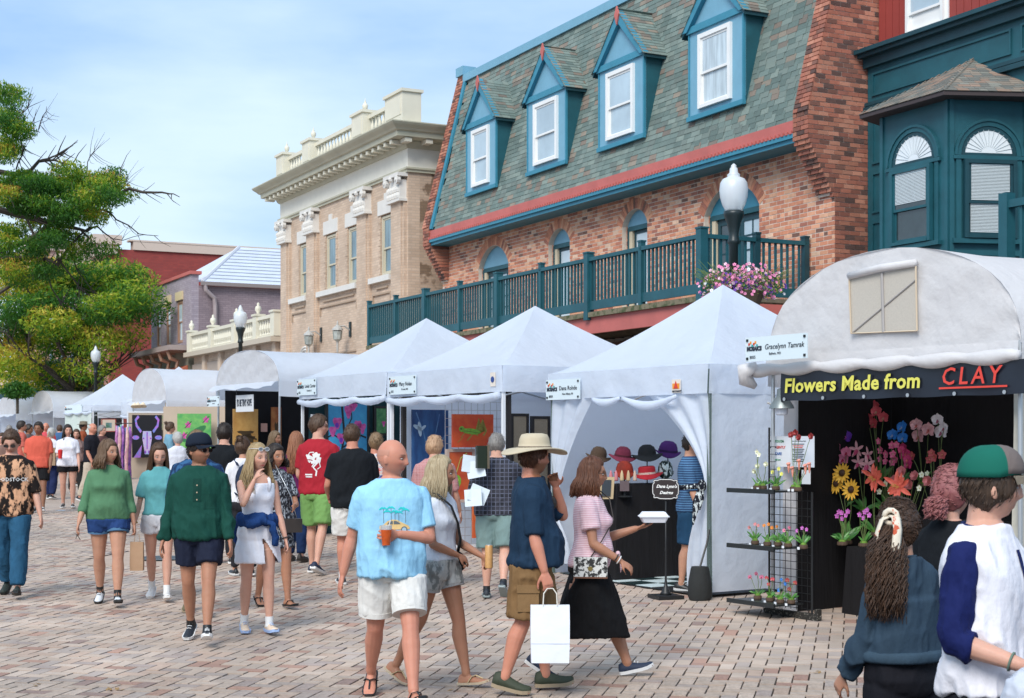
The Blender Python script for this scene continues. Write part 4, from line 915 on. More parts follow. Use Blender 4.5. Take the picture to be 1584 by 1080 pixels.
def fin(name, me, mats, parent, label=None):
    for m in (mats if isinstance(mats, (list, tuple)) else [mats]): me.materials.append(m)
    me.polygons.foreach_set('use_smooth', [True]*len(me.polygons)); me.name = name
    return obj(name, me, parent, None, label)
def xf(me, M):
    me.transform(M); return me
HAIRM = {}
def hairmat(nm, c, c2=None):
    return mat('hair_'+nm, c, .5, col2=c2 or tuple(x*1.9 for x in c), vs=9, stretch=(9,9,1.2), ramp=(.3,.75), bump=.002, bs=60, spec=.4)
def strands(hl, n, length, seed, rad=.007, mr=.0, widen=1.15, wave=.012, front=55, curl=0., up=False, z0=-.02, taper=.35, gather=None):
    R = random.Random(seed); mb = MB()
    for i in range(n):
        phi = R.uniform(math.radians(front), math.radians(360-front)); L_ = length*R.uniform(.78, 1.05); x0 = R.uniform(-.012,.012); rr = 1+R.uniform(.0,.14)
        pts = []; ra = []; w1, w2 = R.uniform(0,6.28), R.uniform(0,6.28); N_ = 12
        hx, hy = math.sin(phi)*.083*rr, -math.cos(phi)*.102*rr
        if abs(phi-math.pi) > 1.3: hy = max(hy, -.058)
        for q in range(5):
            t = q/4; th = math.radians(8+82*t); pts.append(Vector((x0*(1-t)+hx*math.sin(th), hy*math.sin(th)+.006*(1-t), z0+(.118-z0)*rr*math.cos(th)))); ra.append(rad*(.5+.5*t))
        for q in range(1, N_+1):
            t = q/N_; k = 1+(widen-1)*math.sin(min(1,t*1.3)*math.pi*.6); zz = z0-L_*t; back = .014*t
            a = wave*t
            if curl: px_ = math.sin(w1+t*L_*curl)*.016; py_ = math.cos(w1+t*L_*curl)*.016
            else: px_ = math.sin(w1+t*5)*a; py_ = math.cos(w2+t*4)*a
            pts.append(Vector((hx*k+px_, hy*k+back+py_, zz))); ra.append(rad*(1-(1-taper)*t**2))
        mb.tube(pts, ra, 4)
    return mb
def person(label, X, Y, yaw, H, sex='m', skin='fair', wt=1., belly=0., bust=0., head=(0,0), legs=((8,6),(-6,10)), arms=((4,8,12,0),(4,8,12,0)), curl=(.45,.45), palm=(None,None),
           top=None, bottom=None, hair=None, shoes=None, vox=None, beard=None, group='people strolling among the booths', seed=1, tip=0, brow=(.10,.05,.03), footyaw=(6,6), gz=None, zoff=0.):
    """arms: (forward, outward, elbow bend, inward turn) degrees for left then right; legs: (hip forward, knee bend)"""
    g = G(Y) if gz is None else gz; vox = vox or max(.0055, .0055*Y/9.); T = thing('person', label, 'person', (X, Y, g), group, math.radians(yaw)); inv = None
    rnd = random.Random(seed); sk = SKIN[skin]; f = sex == 'f'
    hs = (1.04 if f else 1.075)*(H/1.75)**.4; Hn = H
    # skeleton
    Lt, Ls, ank = .245*H, .243*H, .082*(H/1.75)
    hipz = .528*H; J = {}
    k_ = H/1.75
    feet = []
    for s_, (hf, kb), side in ((1, legs[0], 'L'), (-1, legs[1], 'R')):
        hj = Vector((s_*.052*H*(1+(wt-1)*.4), 0, hipz)); a = math.radians(hf); b = math.radians(kb)
        kn = hj+Vector((s_*.004, -math.sin(a)*Lt, -math.cos(a)*Lt)); an = kn+Vector((s_*.0, -math.sin(a-b)*Ls, -math.cos(a-b)*Ls)); J['hip'+side], J['kn'+side], J['an'+side] = hj, kn, an
        fy = math.radians(footyaw[0 if s_ > 0 else 1])*s_; fw = Vector((math.sin(fy), -math.cos(fy), 0)); pit = math.radians(min(32, max(0, kb*.9-max(hf,-40)*1.0-3))) if hf < 0 else -math.radians(max(0, hf-kb-2)*.8)
        feet.append((an, fw, pit))
    def low(an, fw, pit):
        fdir, r, u = foot_frame(an, fw, pit); base = an-u*.082*k_; return min(base.z, (base+fdir*.17*k_).z, (base-fdir*.06*k_).z)
    dzv = -min(low(*q) for q in feet); dv = Vector((0,0,dzv))
    for q in list(J): J[q] = J[q]+dv
    feet = [(a+dv, b, c) for a, b, c in feet]; zt = dzv
    # body
    B = MB(); torso(B, H, sex, wt, belly, bust); B.v = [(x, y, z+zt) for x, y, z in B.v]
    sh = .098*H*(1 if not f else .89)*(1+(wt-1)*.6); shz = .787*H+zt; ar = (1+(wt-1)*.7)*k_
    hands = []
    for i, (s_, side) in enumerate(((1,'L'),(-1,'R'))):
        fw, out, eb, inn = [math.radians(q) for q in arms[i]]
        S0 = Vector((s_*sh, .002, shz)); d = Vector((s_*math.sin(out)*math.cos(fw), -math.sin(fw), -math.cos(fw)*math.cos(out))).normalized()
        E = S0+d*.172*H; fd = Vector((0,-1,0)); fd = fd-d*fd.dot(d)
        if fd.length < .05: fd = Vector((0,0,1))-d*d.z
        fd.normalize(); fd = Matrix.Rotation(-s_*inn*(1), 3, -d) @ fd if inn else fd
        if inn:                                            # turn towards the midline
            a1 = Matrix.Rotation(inn, 3, d) @ (fd0 := (Vector((0,-1,0))-d*(-d.y)).normalized()); a2 = Matrix.Rotation(-inn, 3, d) @ fd0; fd = a1 if a1.x*s_ < a2.x*s_ else a2
        fa = (d*math.cos(eb)+fd*math.sin(eb)).normalized(); Wr = E+fa*.145*H; J['sh'+side], J['el'+side], J['wr'+side] = S0, E, Wr
        m_ = ar*(1 if not f else .86)
        limb(B, [S0+Vector((-s_*.035*H/1.75,0,.0)), S0, S0+d*.06*H, S0+d*.12*H, E], [.045*m_,.050*m_,.047*m_,.041*m_,.035*m_])
        limb(B, [E, E+fa*.04*H, E+fa*.09*H, Wr-fa*.01], [.036*m_,.040*m_,.033*m_,.0245*m_])
        n_ = palm[i] if palm[i] is not None else Vector((-s_, .15, 0))
        hand(B, Wr, fa+Vector((0,0,-.08)), Vector(n_), s_, curl[i], (.96 if not f else .86)*k_); hands.append((Wr, fa, Vector(n_)))
    for (s_, side), (an, fw, pit) in zip(((1,'L'),(-1,'R')), feet):
        hj, kn, an_ = J['hip'+side], J['kn'+side], J['an'+side]; m_ = (1+(wt-1)*.75)*k_*(1.0 if not f else 1.03); t = kn-hj; q = an_-kn; bk = Vector((0,.012,0))
        limb(B, [hj+Vector((0,0,.02)), hj+t*.2, hj+t*.5, hj+t*.8, kn], [.074*m_,.083*m_,.075*m_,.060*m_,.053*m_])
        limb(B, [kn, kn+q*.1, kn+q*.3+bk, kn+q*.55+bk*.6, kn+q*.85, an_], [.052*m_,.050*m_,.056*m_,.047*m_,.033*m_,.033*m_])
        B.ell(kn+Vector((0,-.018*m_,0)), .036*m_, .034*m_, .042*m_, 10, 6)
        foot(B, an, fw, pit, k_)
    hc = Vector((0, -.012*H, (H-.122*hs)+zt if True else 0)); nb = Vector((0,.006*H,.835*H+zt)); nr = (.034 if not f else .028)*H*(1+(wt-1)*.3)
    hy_, hp_ = math.radians(head[0]), math.radians(head[1]); HM = Matrix.Translation(hc) @ Matrix.Rotation(hy_, 4, 'Z') @ Matrix.Rotation(hp_, 4, 'X') @ Matrix.Rotation(math.radians(tip), 4, 'Y') @ Matrix.Scale(hs, 4)
    limb(B, [nb-Vector((0,0,.03)), nb+Vector((0,-.002*H,.02*H)), hc+Vector((0,.018,-.055))], [nr*1.15, nr, nr*.98], 14)
    hg = head_grid(f).reshape(-1,3); Mh = np.array(HM); hv = hg @ Mh[:3,:3].T+Mh[:3,3]; B.add([tuple(q) for q in hv], head_faces())
    for s_ in (1,-1):
        rr = HM.to_3x3(); e_ = MB().ell((s_*.0775,.010,-.014), .0075,.017,.030, 10, 8, rot=Matrix.Rotation(s_*-.35,3,'Z')); B.add([HM @ Vector(q) for q in e_.v], e_.f)
    me = remesh(B, vox, 2); v = getv(me); IV = np.array(HM.inverted()); hl = v @ IV[:3,:3].T+IV[:3,3]
    col = np.tile(np.array(sk), (len(v),1)); isd = (np.abs(hl) < .16).all(1)
    def blend(mask, c): col[:] = col*(1-mask[:,None])+np.array(c)*mask[:,None]
    fr = isd*(hl[:,1] < -.055); lipc = (sk[0]*.9, sk[1]*.52, sk[2]*.55) if not f else (.45,.10,.09)
    cheek = isd*np.clip(np.exp(-((np.abs(hl[:,0])-.045)/.02)**2-((hl[:,2]+.03)/.022)**2)+np.exp(-(hl[:,0]/.014)**2-((hl[:,2]+.035)/.015)**2), 0, 1)*(hl[:,1] < -.03); blend(cheek*.35, (sk[0]*1.02, sk[1]*.68, sk[2]*.66))
    blend(fr*np.exp(-((hl[:,0])/.021)**4-((hl[:,2]+.069)/.0075)**4), lipc)
    blend(fr*(np.exp(-((np.abs(hl[:,0])-.030)/.019)**4-((hl[:,2]-.021)/.0055)**4))*.8, brow)
    blend(fr*(np.exp(-((np.abs(hl[:,0])-.031)/.018)**4-((hl[:,2]-.001)/.010)**4))*.72, (sk[0]*.45,sk[1]*.4,sk[2]*.4))
    w_in = (.012+.018*(1-sstep(.62,.68,v[:,2]/H)))*sstep(.47,.50,v[:,2]/H)*(1-sstep(.74,.78,v[:,2]/H))
    for side in 'LR':
        for a_, b_ in (('sh','el'),('el','wr')):
            A_, B2 = np.array(J[a_+side]), np.array(J[b_+side]); 
            if a_ == 'el': B2 = B2+(B2-A_)*.75
            ab = B2-A_; tt = np.clip(((v-A_)@ab)/(ab@ab), 0, 1); dd_ = np.linalg.norm(v-A_-tt[:,None]*ab, axis=1); w_in *= sstep(.055, .08, dd_)
    w_in = np.maximum(w_in, .012*((v[:,2] < .50*H+zt) & (v[:,2] > .44*H+zt) & (np.abs(v[:,0]) < .09*H)))
    me.update(); v = v-getn(me)*(w_in*(1 if top else 0))[:,None]; setv(me, v)
    if beard is not None:
        bc, ba = beard; m_ = isd*sstep(-.025,-.05,hl[:,2])*sstep(.055,.03,hl[:,1])*(1-np.exp(-((hl[:,0])/.02)**4-((hl[:,2]+.069)/.008)**4)); blend(np.clip(m_,0,1)*ba, bc)
    hk = np.zeros(len(v))                                # knees and hands slightly redder
    for q in ('knL','knR'): hk = np.maximum(hk, np.exp(-(((v-np.array(J[q]))**2).sum(1))/.0035))
    for w_, *_ in hands: hk = np.maximum(hk, .8*np.exp(-(((v-np.array(w_+Vector((0,0,-.08))))**2).sum(1))/.008))
    blend(hk*.3, (sk[0]*.95, sk[1]*.72, sk[2]*.7)); setcol(me, col)
    fin('body', me, M_skin, T)
    loc = lambda p: Vector(p)
    if Y < 17 and not (hair and hair.get('back')):
        for s_ in (1,-1):
            e_ = MB(); c = HM @ Vector((s_*.031,-.0765,-.003)); RO = Matrix.Rotation(hy_,3,'Z'); e_.ell(c, .0125*hs,.0105*hs,.0062*hs, 10, 8, rot=RO); dd = (HM.to_3x3() @ Vector((0,-1,0))).normalized(); e_.ell(c+dd*.0062, .0054*hs,.0052*hs,.0052*hs, 8, 6, mi=1)
            e_.build('eye', [mat('eye_white', (.38,.34,.32), .3), mat('iris', (.05,.035,.025), .2)], T, smooth=True)
    # bottom
    def legtube(mb, side, L0, infl0, infl1, n=14):
        hj, kn, an_ = J['hip'+side], J['kn'+side], J['an'+side]; m_ = (1+(wt-1)*.75)*k_*(1.0 if not f else 1.03); rp = [(0,.086),(.25,.089),(.5,.078),(.75,.066),(1.,.055),(1.15,.056),(1.35,.060),(1.6,.052),(1.85,.040),(2.,.038)]
        pts = []; ra = []; N_ = 9
        for i in range(N_+1):
            t = L0*i/N_; p = hj+(kn-hj)*t if t <= 1 else kn+(an_-kn)*(t-1); r0 = np.interp(t, [a for a, b in rp], [b for a, b in rp])*m_; pts.append(p); ra.append(r0+infl0+(infl1-infl0)*i/N_)
        d0 = (pts[0]-pts[1]).normalized(); s_ = 1 if side == 'L' else -1; pts[0] = pts[0]-Vector((s_*.012,0,0)); ra[0] *= .93; pts = [pts[0]+d0*.045-Vector((s_*.01,0,0)), pts[0]+d0*.025]+pts; ra = [ra[0]*.5, ra[0]*.85]+ra
        mb.tube(pts, ra, n)
    if bottom:
        bk = bottom; P = MB(); zw = bk.get('waist', .585)
        if bk['kind'] in ('shorts','pants'):
            torso(P, H, sex, wt, belly*.7, 0, bk.get('infl', .017), .465, zw); P.v = [(x,y,z+zt) for x,y,z in P.v]
            for side in 'LR': legtube(P, side, bk.get('len', .8), .008+bk.get('loose', 0)*.3, bk.get('loose', .03))
        elif bk['kind'] in ('skirt','dress'):
            torso(P, H, sex, wt, belly*.7, 0, .017, .49, zw); P.v = [(x,y,z+zt) for x,y,z in P.v]
            zh = bk.get('hem', .4)*H+zt; R = []; N_ = 12
            for i in range(N_+1):
                t = i/N_; z = (.515*H+zt)*(1-t)+zh*t; xs = []; ys = []; 
                for side in 'LR':
                    hj, kn, an_ = J['hip'+side], J['kn'+side], J['an'+side]; p = hj+(kn-hj)*max(0,min(1,(hj.z-z)/(hj.z-kn.z))) if z > kn.z else kn+(an_-kn)*min(1,(kn.z-z)/(kn.z-an_.z)); xs.append(p.x); ys.append(p.y)
                rr = np.interp(t, (0,.3,1), (.098,.100,.088 if bk.get('hem',.4) > .3 else .07))*wt*k_+bk.get('loose', .02)*t; cx, cy = sum(xs)/2, sum(ys)/2; hx = abs(xs[0]-xs[1])/2+rr; hy = abs(ys[0]-ys[1])/2+rr*.95
                R.append([Vector((cx+hx*math.cos(a)*(1+.03*math.sin(6*a+t*2)*t), cy+hy*math.sin(a)*(1+.035*math.sin(7*a+1)*t), z+.006*math.sin(5*a))) for a in [2*math.pi*j/40 for j in range(40)]])
            P.rings(R)
        me = remesh(P, max(vox*1.15, .007), 5); folds(me, seed+5, bk.get('fold', .007)*k_, H, fq=1.2)
        if top:
            v = getv(me); q_ = sstep(top.get('hem', .50)*H+zt-.005, top.get('hem', .50)*H+zt+.02, v[:,2]); c0 = np.array([[0,0,0]]); r_ = v*np.array([1,1,0]); ln = np.linalg.norm(r_, axis=1)[:,None]+1e-6; setv(me, v-r_/ln*(q_*.026)[:,None])
        if bk.get('slit'): 
            v = getv(me); sx_ = bk['slit']; me = cutmesh(me, (np.abs(v[:,0]-sx_[0]-(sx_[2]-v[:,2])*sx_[1]) < .0+np.clip(sx_[2]-v[:,2],0,1)*.28) & (v[:,1] < 0) & (v[:,2] < sx_[2]))
        BO = fin(bk.get('name', bk['kind']), me, bk['mat'], T)
        if bk.get('cuff'):
            C_ = MB()
            for side in 'LR':
                hj, kn, an_ = J['hip'+side], J['kn'+side], J['an'+side]; t = bk.get('len',.8); r0 = np.interp(t,(0,.5,.75,1),(.086,.078,.066,.055))*(1+(wt-1)*.75)*k_+bk.get('loose',.03)+.005; dd = (kn-hj).normalized() if t < 1 else (an_-kn).normalized(); p = hj+(kn-hj)*t if t < 1 else kn+(an_-kn)*(t-1); C_.tube([p-dd*.02, p+dd*.016], [r0, r0], 18)
            C_.build('cuff', bk['cuff'], BO, smooth='auto')
        if bk.get('belt'):
            C_ = MB(); torso(C_, H, sex, wt, belly*.7, 0, .018, zw-.018, zw); C_.v = [(x,y,z+zt) for x,y,z in C_.v]; C_.build('belt', bk['belt'], BO)
    if top:
        tp = top; P = MB(); zh, zt_ = tp.get('hem', .50), tp.get('top', .847); infl = tp.get('infl', .022 if not f else .019)
        torso(P, H, sex, wt, belly, bust, infl, zh, zt_, tp.get('loose', .97 if not f else .0), tp.get('flare', .0)); P.v = [(x,y,z+zt) for x,y,z in P.v]
        SL = []
        for i, (s_, side) in enumerate(((1,'L'),(-1,'R'))):
            S0, E, Wr = J['sh'+side], J['el'+side], J['wr'+side]; m_ = ar*(1 if not f else .86); L_ = tp.get('sleeve', .75); Q = MB() if tp.get('sleevemat') else P
            if L_ > 0:
                sl_ = tp.get('sloose', .019); pts = [S0+Vector((-s_*.085,.0,.022)), S0+Vector((-s_*.04,0,.012)), S0+Vector((-s_*.008,0,.002))]; ra = [.026*m_+infl*.5, .036*m_+infl*.8, .0465*m_+infl*.9]; N_ = 6
                for q in range(1, N_+1):
                    t = L_*q/N_; p = S0+(E-S0)*t if t <= 1 else E+(Wr-E)*(t-1); r0 = np.interp(t, (0,.35,.7,1,1.25,1.6,2), (.053,.047,.041,.036,.040,.033,.025))*m_; pts.append(p); ra.append(r0+infl*.7+(sl_-infl*.7)*(t/L_))
                Q.tube(pts, ra, 14)
                if Q is not P: SL.append(Q)
        me = remesh(P, max(vox*1.1, .0065), tp.get('smooth', 5)); folds(me, seed, tp.get('fold', .009)*k_, H, (.7*H, .5*H), tp.get('fq', 1.))
        v = getv(me)
        if tp.get('neck'):
            nw, nd_, nk = tp['neck']; zc = .862*H+zt        # half width, depth, kind
            if nk == 'v': msk = (v[:,1] < .0) & (np.abs(v[:,0]) < nw*(1-(zc-v[:,2])/nd_)) & (v[:,2] > zc-nd_)
            else: msk = ((v[:,0]/nw)**2+((v[:,2]-zc)/nd_)**2 < 1) & (v[:,1] < .03 if nk == 'scoop' else True)
            me = cutmesh(me, msk)
        SH = fin(tp.get('name', 'shirt'), me, tp['mat'], T)
        if tp.get('collar'):                               # ribbed neckband
            c = MB(); cz = .842*H+zt; c.tube([Vector((nr*1.32*math.cos(a), .004*H+nr*1.22*math.sin(a)-(.004 if math.sin(a) < 0 else 0), cz+.012*math.sin(a)+.004)) for a in [2*math.pi*j/20 for j in range(21)]], .0065, 6, cap=False); c.build('collar', tp['collar'], SH, smooth=True)
        for Q in SL:
            m2 = remesh(Q, max(vox*1.1, .0065), 4); folds(m2, seed+9, .007, H, fq=1.6); fin('sleeve', m2, tp['sleevemat'], SH)
    # footwear
    if shoes:
        for an, fw, pit in feet:
            if shoes.get('sock'):
                f_, r_, u_ = foot_frame(an, fw, pit); up_ = ((J['knL'] if an == feet[0][0] else J['knR'])-an).normalized(); MB().tube([an-up_*.03, an+up_*.0, an+up_*(.04+shoes.get('sockh', 0))], [.042*k_,.038*k_,.038*k_+shoes.get('sockh',0)*.12], 12).build('sock', shoes['sock'], T, smooth='auto')
            shoe(shoes['kind'], an, fw, pit, k_, shoes['mat'], shoes['sole'], T)
    # hair
    if hair:
        hk_ = hair['kind']; hm = hair['mat']; hp = head_grid(f).reshape(-1,3); nn = hp/np.linalg.norm(hp, axis=1)[:,None]; x, y, z = hp.T
        hl0 = hair.get('line', .062)
        line = np.where(y < -.02, hl0-.045*sstep(.035,.07,np.abs(x))*(y > -.085)-.03*sstep(-.07,-.02,y), 0)
        line = np.where(y >= -.02, (hl0-.03-.045)-(.07)*sstep(-.01,.05,y), line)
        if hair.get('bald'): line = np.maximum(line*0-.0, np.where(y > -.015, line, 9)); 
        m_ = sstep(line-.008, line+.012, z)
        if hair.get('bald'): m_ *= 1-sstep(.045,.075,z)
        th_ = hair.get('t', .014); nz_ = vnoise(hp*55, seed)*.4+vnoise(np.stack([x*150,y*150,z*30],1), seed+1)*.6
        off = th_*m_*(.65+.6*nz_)*(1+.35*sstep(.05,.1,z))-.007*(1-m_); hv = hp+nn*off[:,None]; h_ = MB(); h_.add([tuple(q) for q in hv], head_faces())
        def addstr(S_, gath=None): h_.add(S_.v, S_.f)
        if hk_ in ('short', 'pony', 'bun'):
            R_ = random.Random(seed+2); idx = np.nonzero(m_ > .8)[0]
            for q in range(hair.get('tufts', 420 if Y < 14 else 90)):
                i = int(idx[R_.randrange(len(idx))]); p = Vector(hv[i]); nv = Vector(nn[i]); dn = Vector((R_.uniform(-.4,.4), .35+R_.uniform(-.3,.3), -1 if hk_ != 'pony' else .2)); dn = (dn-nv*dn.dot(nv)).normalized(); L_ = .03*R_.uniform(.6,1.3)
                h_.tube([p-nv*.002, p+dn*L_*.5+nv*.004, p+dn*L_+nv*.001], [.0026,.0022,.0006], 3)
        if hk_ == 'long': addstr(strands(None, hair.get('n', 340 if Y < 14 else 130), hair['len'], seed, rad=hair.get('rad', .0048 if Y < 14 else .009), widen=hair.get('widen', 1.15), wave=hair.get('wave', .012), front=hair.get('front', 62), curl=hair.get('curl', 0)))
        if hk_ == 'bun': 
            bz = hair.get('bz', .10); R_ = random.Random(seed); c = Vector((0,.085,bz))
            h_.ell(c, .038,.036,.036, 12, 8)
            for q in range(50): a = R_.uniform(0,6.28); b_ = R_.uniform(-1,1); p = c+Vector((math.cos(a)*.036, math.sin(a)*.034*math.cos(b_), .035*math.sin(b_))); h_.tube([p, p+Vector((R_.uniform(-.02,.02),R_.uniform(-.01,.02),R_.uniform(-.015,.02))), p+Vector((R_.uniform(-.025,.025),R_.uniform(-.01,.02),R_.uniform(-.03,.02)))], [.005,.004,.001], 4)
        if hk_ == 'pony':
            R_ = random.Random(seed); pl = hair.get('len', .3); c = Vector(hair.get('root', (0,.105,.06)))
            for q in range(hair.get('n', 120)):
                lk_ = R_.uniform(.62,1.0)
                a = R_.uniform(0,6.28); rr = R_.uniform(0,1)**.5*hair.get('fat', .045); pts = [c+Vector((R_.uniform(-.012,.012),0,R_.uniform(-.012,.012)))]; w1 = R_.uniform(0,6.28); cu = hair.get('curl', 0); N_ = 12
                for t in range(1, N_+1):
                    t = t/N_; k2 = min(1, t*2.2); pts.append(c+Vector((math.cos(a)*rr*k2+math.sin(w1+t*cu)*.012*(cu > 0), .045*math.sin(min(1,t*1.4)*math.pi/2)+math.sin(a)*rr*k2+math.cos(w1+t*cu)*.012*(cu > 0), -pl*t*lk_+.02*math.sin(t*3.1))))
                pr_ = hair.get('pr', 1); h_.tube(pts, [.005*pr_,.006*pr_]+[.006*pr_]*(N_-3)+[.004*pr_,.001], 4)
        ho = h_.build('hair', hm, None, smooth=True, fix=False); ho.data.transform(HM); ho.parent = T; ho.matrix_parent_inverse = Matrix.Identity(4)
    # children were made in local coordinates: parent without inverse
    for c in T.children_recursive: c.matrix_parent_inverse = Matrix.Identity(4) 
    return T, J, HM, hands
def local(o, T):                                        # geometry written in T's local coordinates
    o.parent = T; o.matrix_parent_inverse = Matrix.Identity(4); return o
# ================================================================== tents
TD = Vector((-.545, .8384, 0)); RD_ = Vector((.8384, .545, 0)); ZZ = Vector((0,0,1))
def tentmat(name, col, tr=.35, bump=.03, bs=3.5, rough=.6):
    m = mat(name, col, rough, bump=bump, bs=bs, var=.03, vs=2); n = m.node_tree; P = n.nodes['Principled BSDF']; t = n.nodes.new('ShaderNodeBsdfTranslucent'); t.inputs[0].default_value = (*col,1)
    x = n.nodes.new('ShaderNodeMixShader'); x.inputs[0].default_value = tr; o = n.nodes['Material Output']; n.links.new(P.outputs[0], x.inputs[1]); n.links.new(t.outputs[0], x.inputs[2]); n.links.new(x.outputs[0], o.inputs[0]); return m
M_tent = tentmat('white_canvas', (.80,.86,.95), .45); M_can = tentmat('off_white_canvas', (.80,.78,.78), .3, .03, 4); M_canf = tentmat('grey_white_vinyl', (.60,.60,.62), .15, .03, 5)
M_pole = mat('aluminium_pole', (.55,.57,.58), .35, metal=.7); M_wpole = mat('white_pole', (.75,.77,.8), .4); M_gpole = mat('grey_green_pole', (.10,.14,.13), .5)
M_drape = cloth('black_drape', (.012,.011,.012), bump=.02, bs=3, stretch=(3,3,.3)); M_sign = mat('sign_board', (.66,.76,.80), .5)
def txt(s, o, xd, h, m, parent, name='lettering', align='LEFT', bold=0., shear=0., sp=1., sx=1.):
    c = bpy.data.curves.new('lettering', 'FONT'); c.body = s; c.size = h*1.4; c.align_x = align; c.offset = bold; c.shear = shear; c.space_character = sp; c.resolution_u = 2; c.extrude = .001
    t = bpy.data.objects.new(name, c); TS.collection.objects.link(t)
    with bpy.context.temp_override(scene=TS, view_layer=TS.view_layers[0]):
        dg = bpy.context.evaluated_depsgraph_get()
    me = bpy.data.meshes.new_from_object(t.evaluated_get(dg), depsgraph=dg); bpy.data.objects.remove(t)
    me.materials.clear(); me.materials.append(m); q = obj(name, me, parent); xd = Vector(xd).normalized(); nn = xd.cross(ZZ)
    M = Matrix(((xd.x*sx,0,nn.x,o[0]),(xd.y*sx,0,nn.y,o[1]),(xd.z*sx,1,nn.z,o[2]),(0,0,0,1)))
    me.transform(WM(parent).inverted() @ M if False else M) if False else None
    q.matrix_parent_inverse = WM(parent).inverted(); q.matrix_basis = M; return q
INK = mat('dark_ink', (.02,.03,.05), .6); LG = [mat('logo_red', (.6,.05,.03), .5), mat('logo_orange', (.8,.3,.03), .5), mat('logo_teal', (.03,.35,.35), .5)]
def mosaics(o, xd, wd, ht, parent_label, nm, sub, code, group='booth name signs'):
    xd = Vector(xd); nn = xd.cross(ZZ); t = thing('booth_sign', parent_label, 'sign', o, group); o = Vector(o)
    MB().obox(o+xd*(wd/2)+ZZ*(ht/2), xd*(wd/2), nn*.006, ZZ*(ht/2)).build('board', M_sign, t)
    f = o+nn*.010; k = ht/.26
    txt('MOSAICS', f+xd*.025*k+ZZ*.115*k, xd, .044*k, INK, t, bold=.004, sx=.9)
    txt(nm, f+xd*.30*k+ZZ*.12*k, xd, .056*k, INK, t, shear=.2 if 'Tam' in nm else 0); txt(sub, f+xd*.37*k+ZZ*.06*k, xd, .026*k, INK, t); txt(code, f+xd*.07*k+ZZ*.03*k, xd, .032*k, INK, t)
    for i in range(6):
        p = f+xd*(.06+.025*i)*k+ZZ*(.185+.02*math.sin(i*2.1))*k; MB().obox(p, xd*.011*k, nn*.002, ZZ*.013*k).build('logo_tile', LG[i%3], t)
    for a, b in ((.03,.03),(wd-.03,.03),(.03,ht-.03),(wd-.03,ht-.03)): MB().obox(o+nn*.01+xd*a+ZZ*b, xd*.012, nn*.006, ZZ*.012).build('clip', M_black, t)
    return t
def canopy(N, a, b, zv, zp, label, vh=.32, legs=((0,0),(1,0),(0,1),(1,1)), legm=None, roll=True, group='peaked white market canopies', seed=0, exp=1.22, matl=None):
    N = Vector((N[0], N[1], 0)); t = thing('market_tent', label, 'tent', (N.x, N.y, G(N.y)), group); M = matl or M_tent
    P = lambda i, j, z: N+TD*(i*a)+RD_*(j*b)+ZZ*z
    n = 28; vs = []; fs = []
    for i in range(n+1):
        for j in range(n+1):
            u, v = 2*i/n-1, 2*j/n-1; s = max(abs(u), abs(v)); m = min(abs(u), abs(v)); z = zv+(zp-zv)*((1-s)**exp if s < 1 else 0)-.07*s*(1-(m/max(s,1e-6))**2)*(1-s)**.5*2
            vs.append(P(i/n, j/n, z))
    for i in range(n):
        for j in range(n):
            A, B_, C_, D_ = i*(n+1)+j, (i+1)*(n+1)+j, (i+1)*(n+1)+j+1, i*(n+1)+j+1
            fs += [(A,B_,C_),(A,C_,D_)] if (i < n/2) == (j < n/2) else [(A,B_,D_),(B_,C_,D_)]
    MB().add(vs, fs).build('canopy', M, t, smooth='auto')
    mb = MB(); rr = random.Random(seed)
    for e, (c0, c1) in enumerate(((( 0,0),(1,0)), ((0,0),(0,1)), ((1,0),(1,1)), ((0,1),(1,1)))):
        K_ = 30; R = []; ln = a if c0[1] == c1[1] else b; nn = -RD_ if (e == 0) else (-TD if e == 1 else (TD if e == 2 else RD_)); ph = rr.uniform(0,6)
        for q in range(6):
            r = []
            for k in range(K_+1):
                f = k/K_; i = c0[0]+(c1[0]-c0[0])*f; j = c0[1]+(c1[1]-c0[1])*f; w_ = .012*math.sin(f*ln*7+ph)*q/5+.008*math.sin(f*ln*17+ph*2)*q/5
                r.append(P(i, j, zv+.004-vh*q/5)+nn*(w_+.012))
            R.append(r)
        mb.rings(R, False, closed=False)
    mb.build('valance', M, t, smooth=True, fix=False)
    for i, j in legs:
        i_, j_ = .012+i*.976, .012+j*.976; p = P(i_, j_, 0); MB().obox(Vector((p.x, p.y, (zv-.05+G(p.y))/2)), TD*.02, RD_*.02, ZZ*((zv-.05-G(p.y))/2)).build('leg', legm or M_wpole, t)
    b_ = MB()
    for i0, j0, i1, j1 in ((.02,.02,.98,.02),(.02,.02,.02,.98),(.98,.02,.98,.98),(.02,.98,.98,.98)):
        for s_ in (0,1):
            z0, z1 = zv-.06, zv-.38; m_ = 2
            for q in range(m_):
                f0, f1 = q/m_, (q+1)/m_; p0 = P(i0+(i1-i0)*f0, j0+(j1-j0)*f0, z0 if (q+s_)%2 else z1); p1 = P(i0+(i1-i0)*f1, j0+(j1-j0)*f1, z1 if (q+s_)%2 else z0); b_.tube([p0,p1], .011, 4)
    b_.build('truss', M_pole, t)
    if roll:
        rp_ = MB(); pts = []; ra = []; 
        for k in range(41):
            f = k/40; sag = .06*abs(math.sin(f*math.pi*3)); pts.append(P(f*.97+.015, .0, zv-vh-.04-sag*.7)-RD_*.03); ra.append(.038+.022*abs(math.sin(f*math.pi*3+.3))+rr.uniform(-.004,.004))
        rp_.tube(pts, ra, 9); rp_.build('rolled_sidewall', M, t, smooth=True)
    return t, P
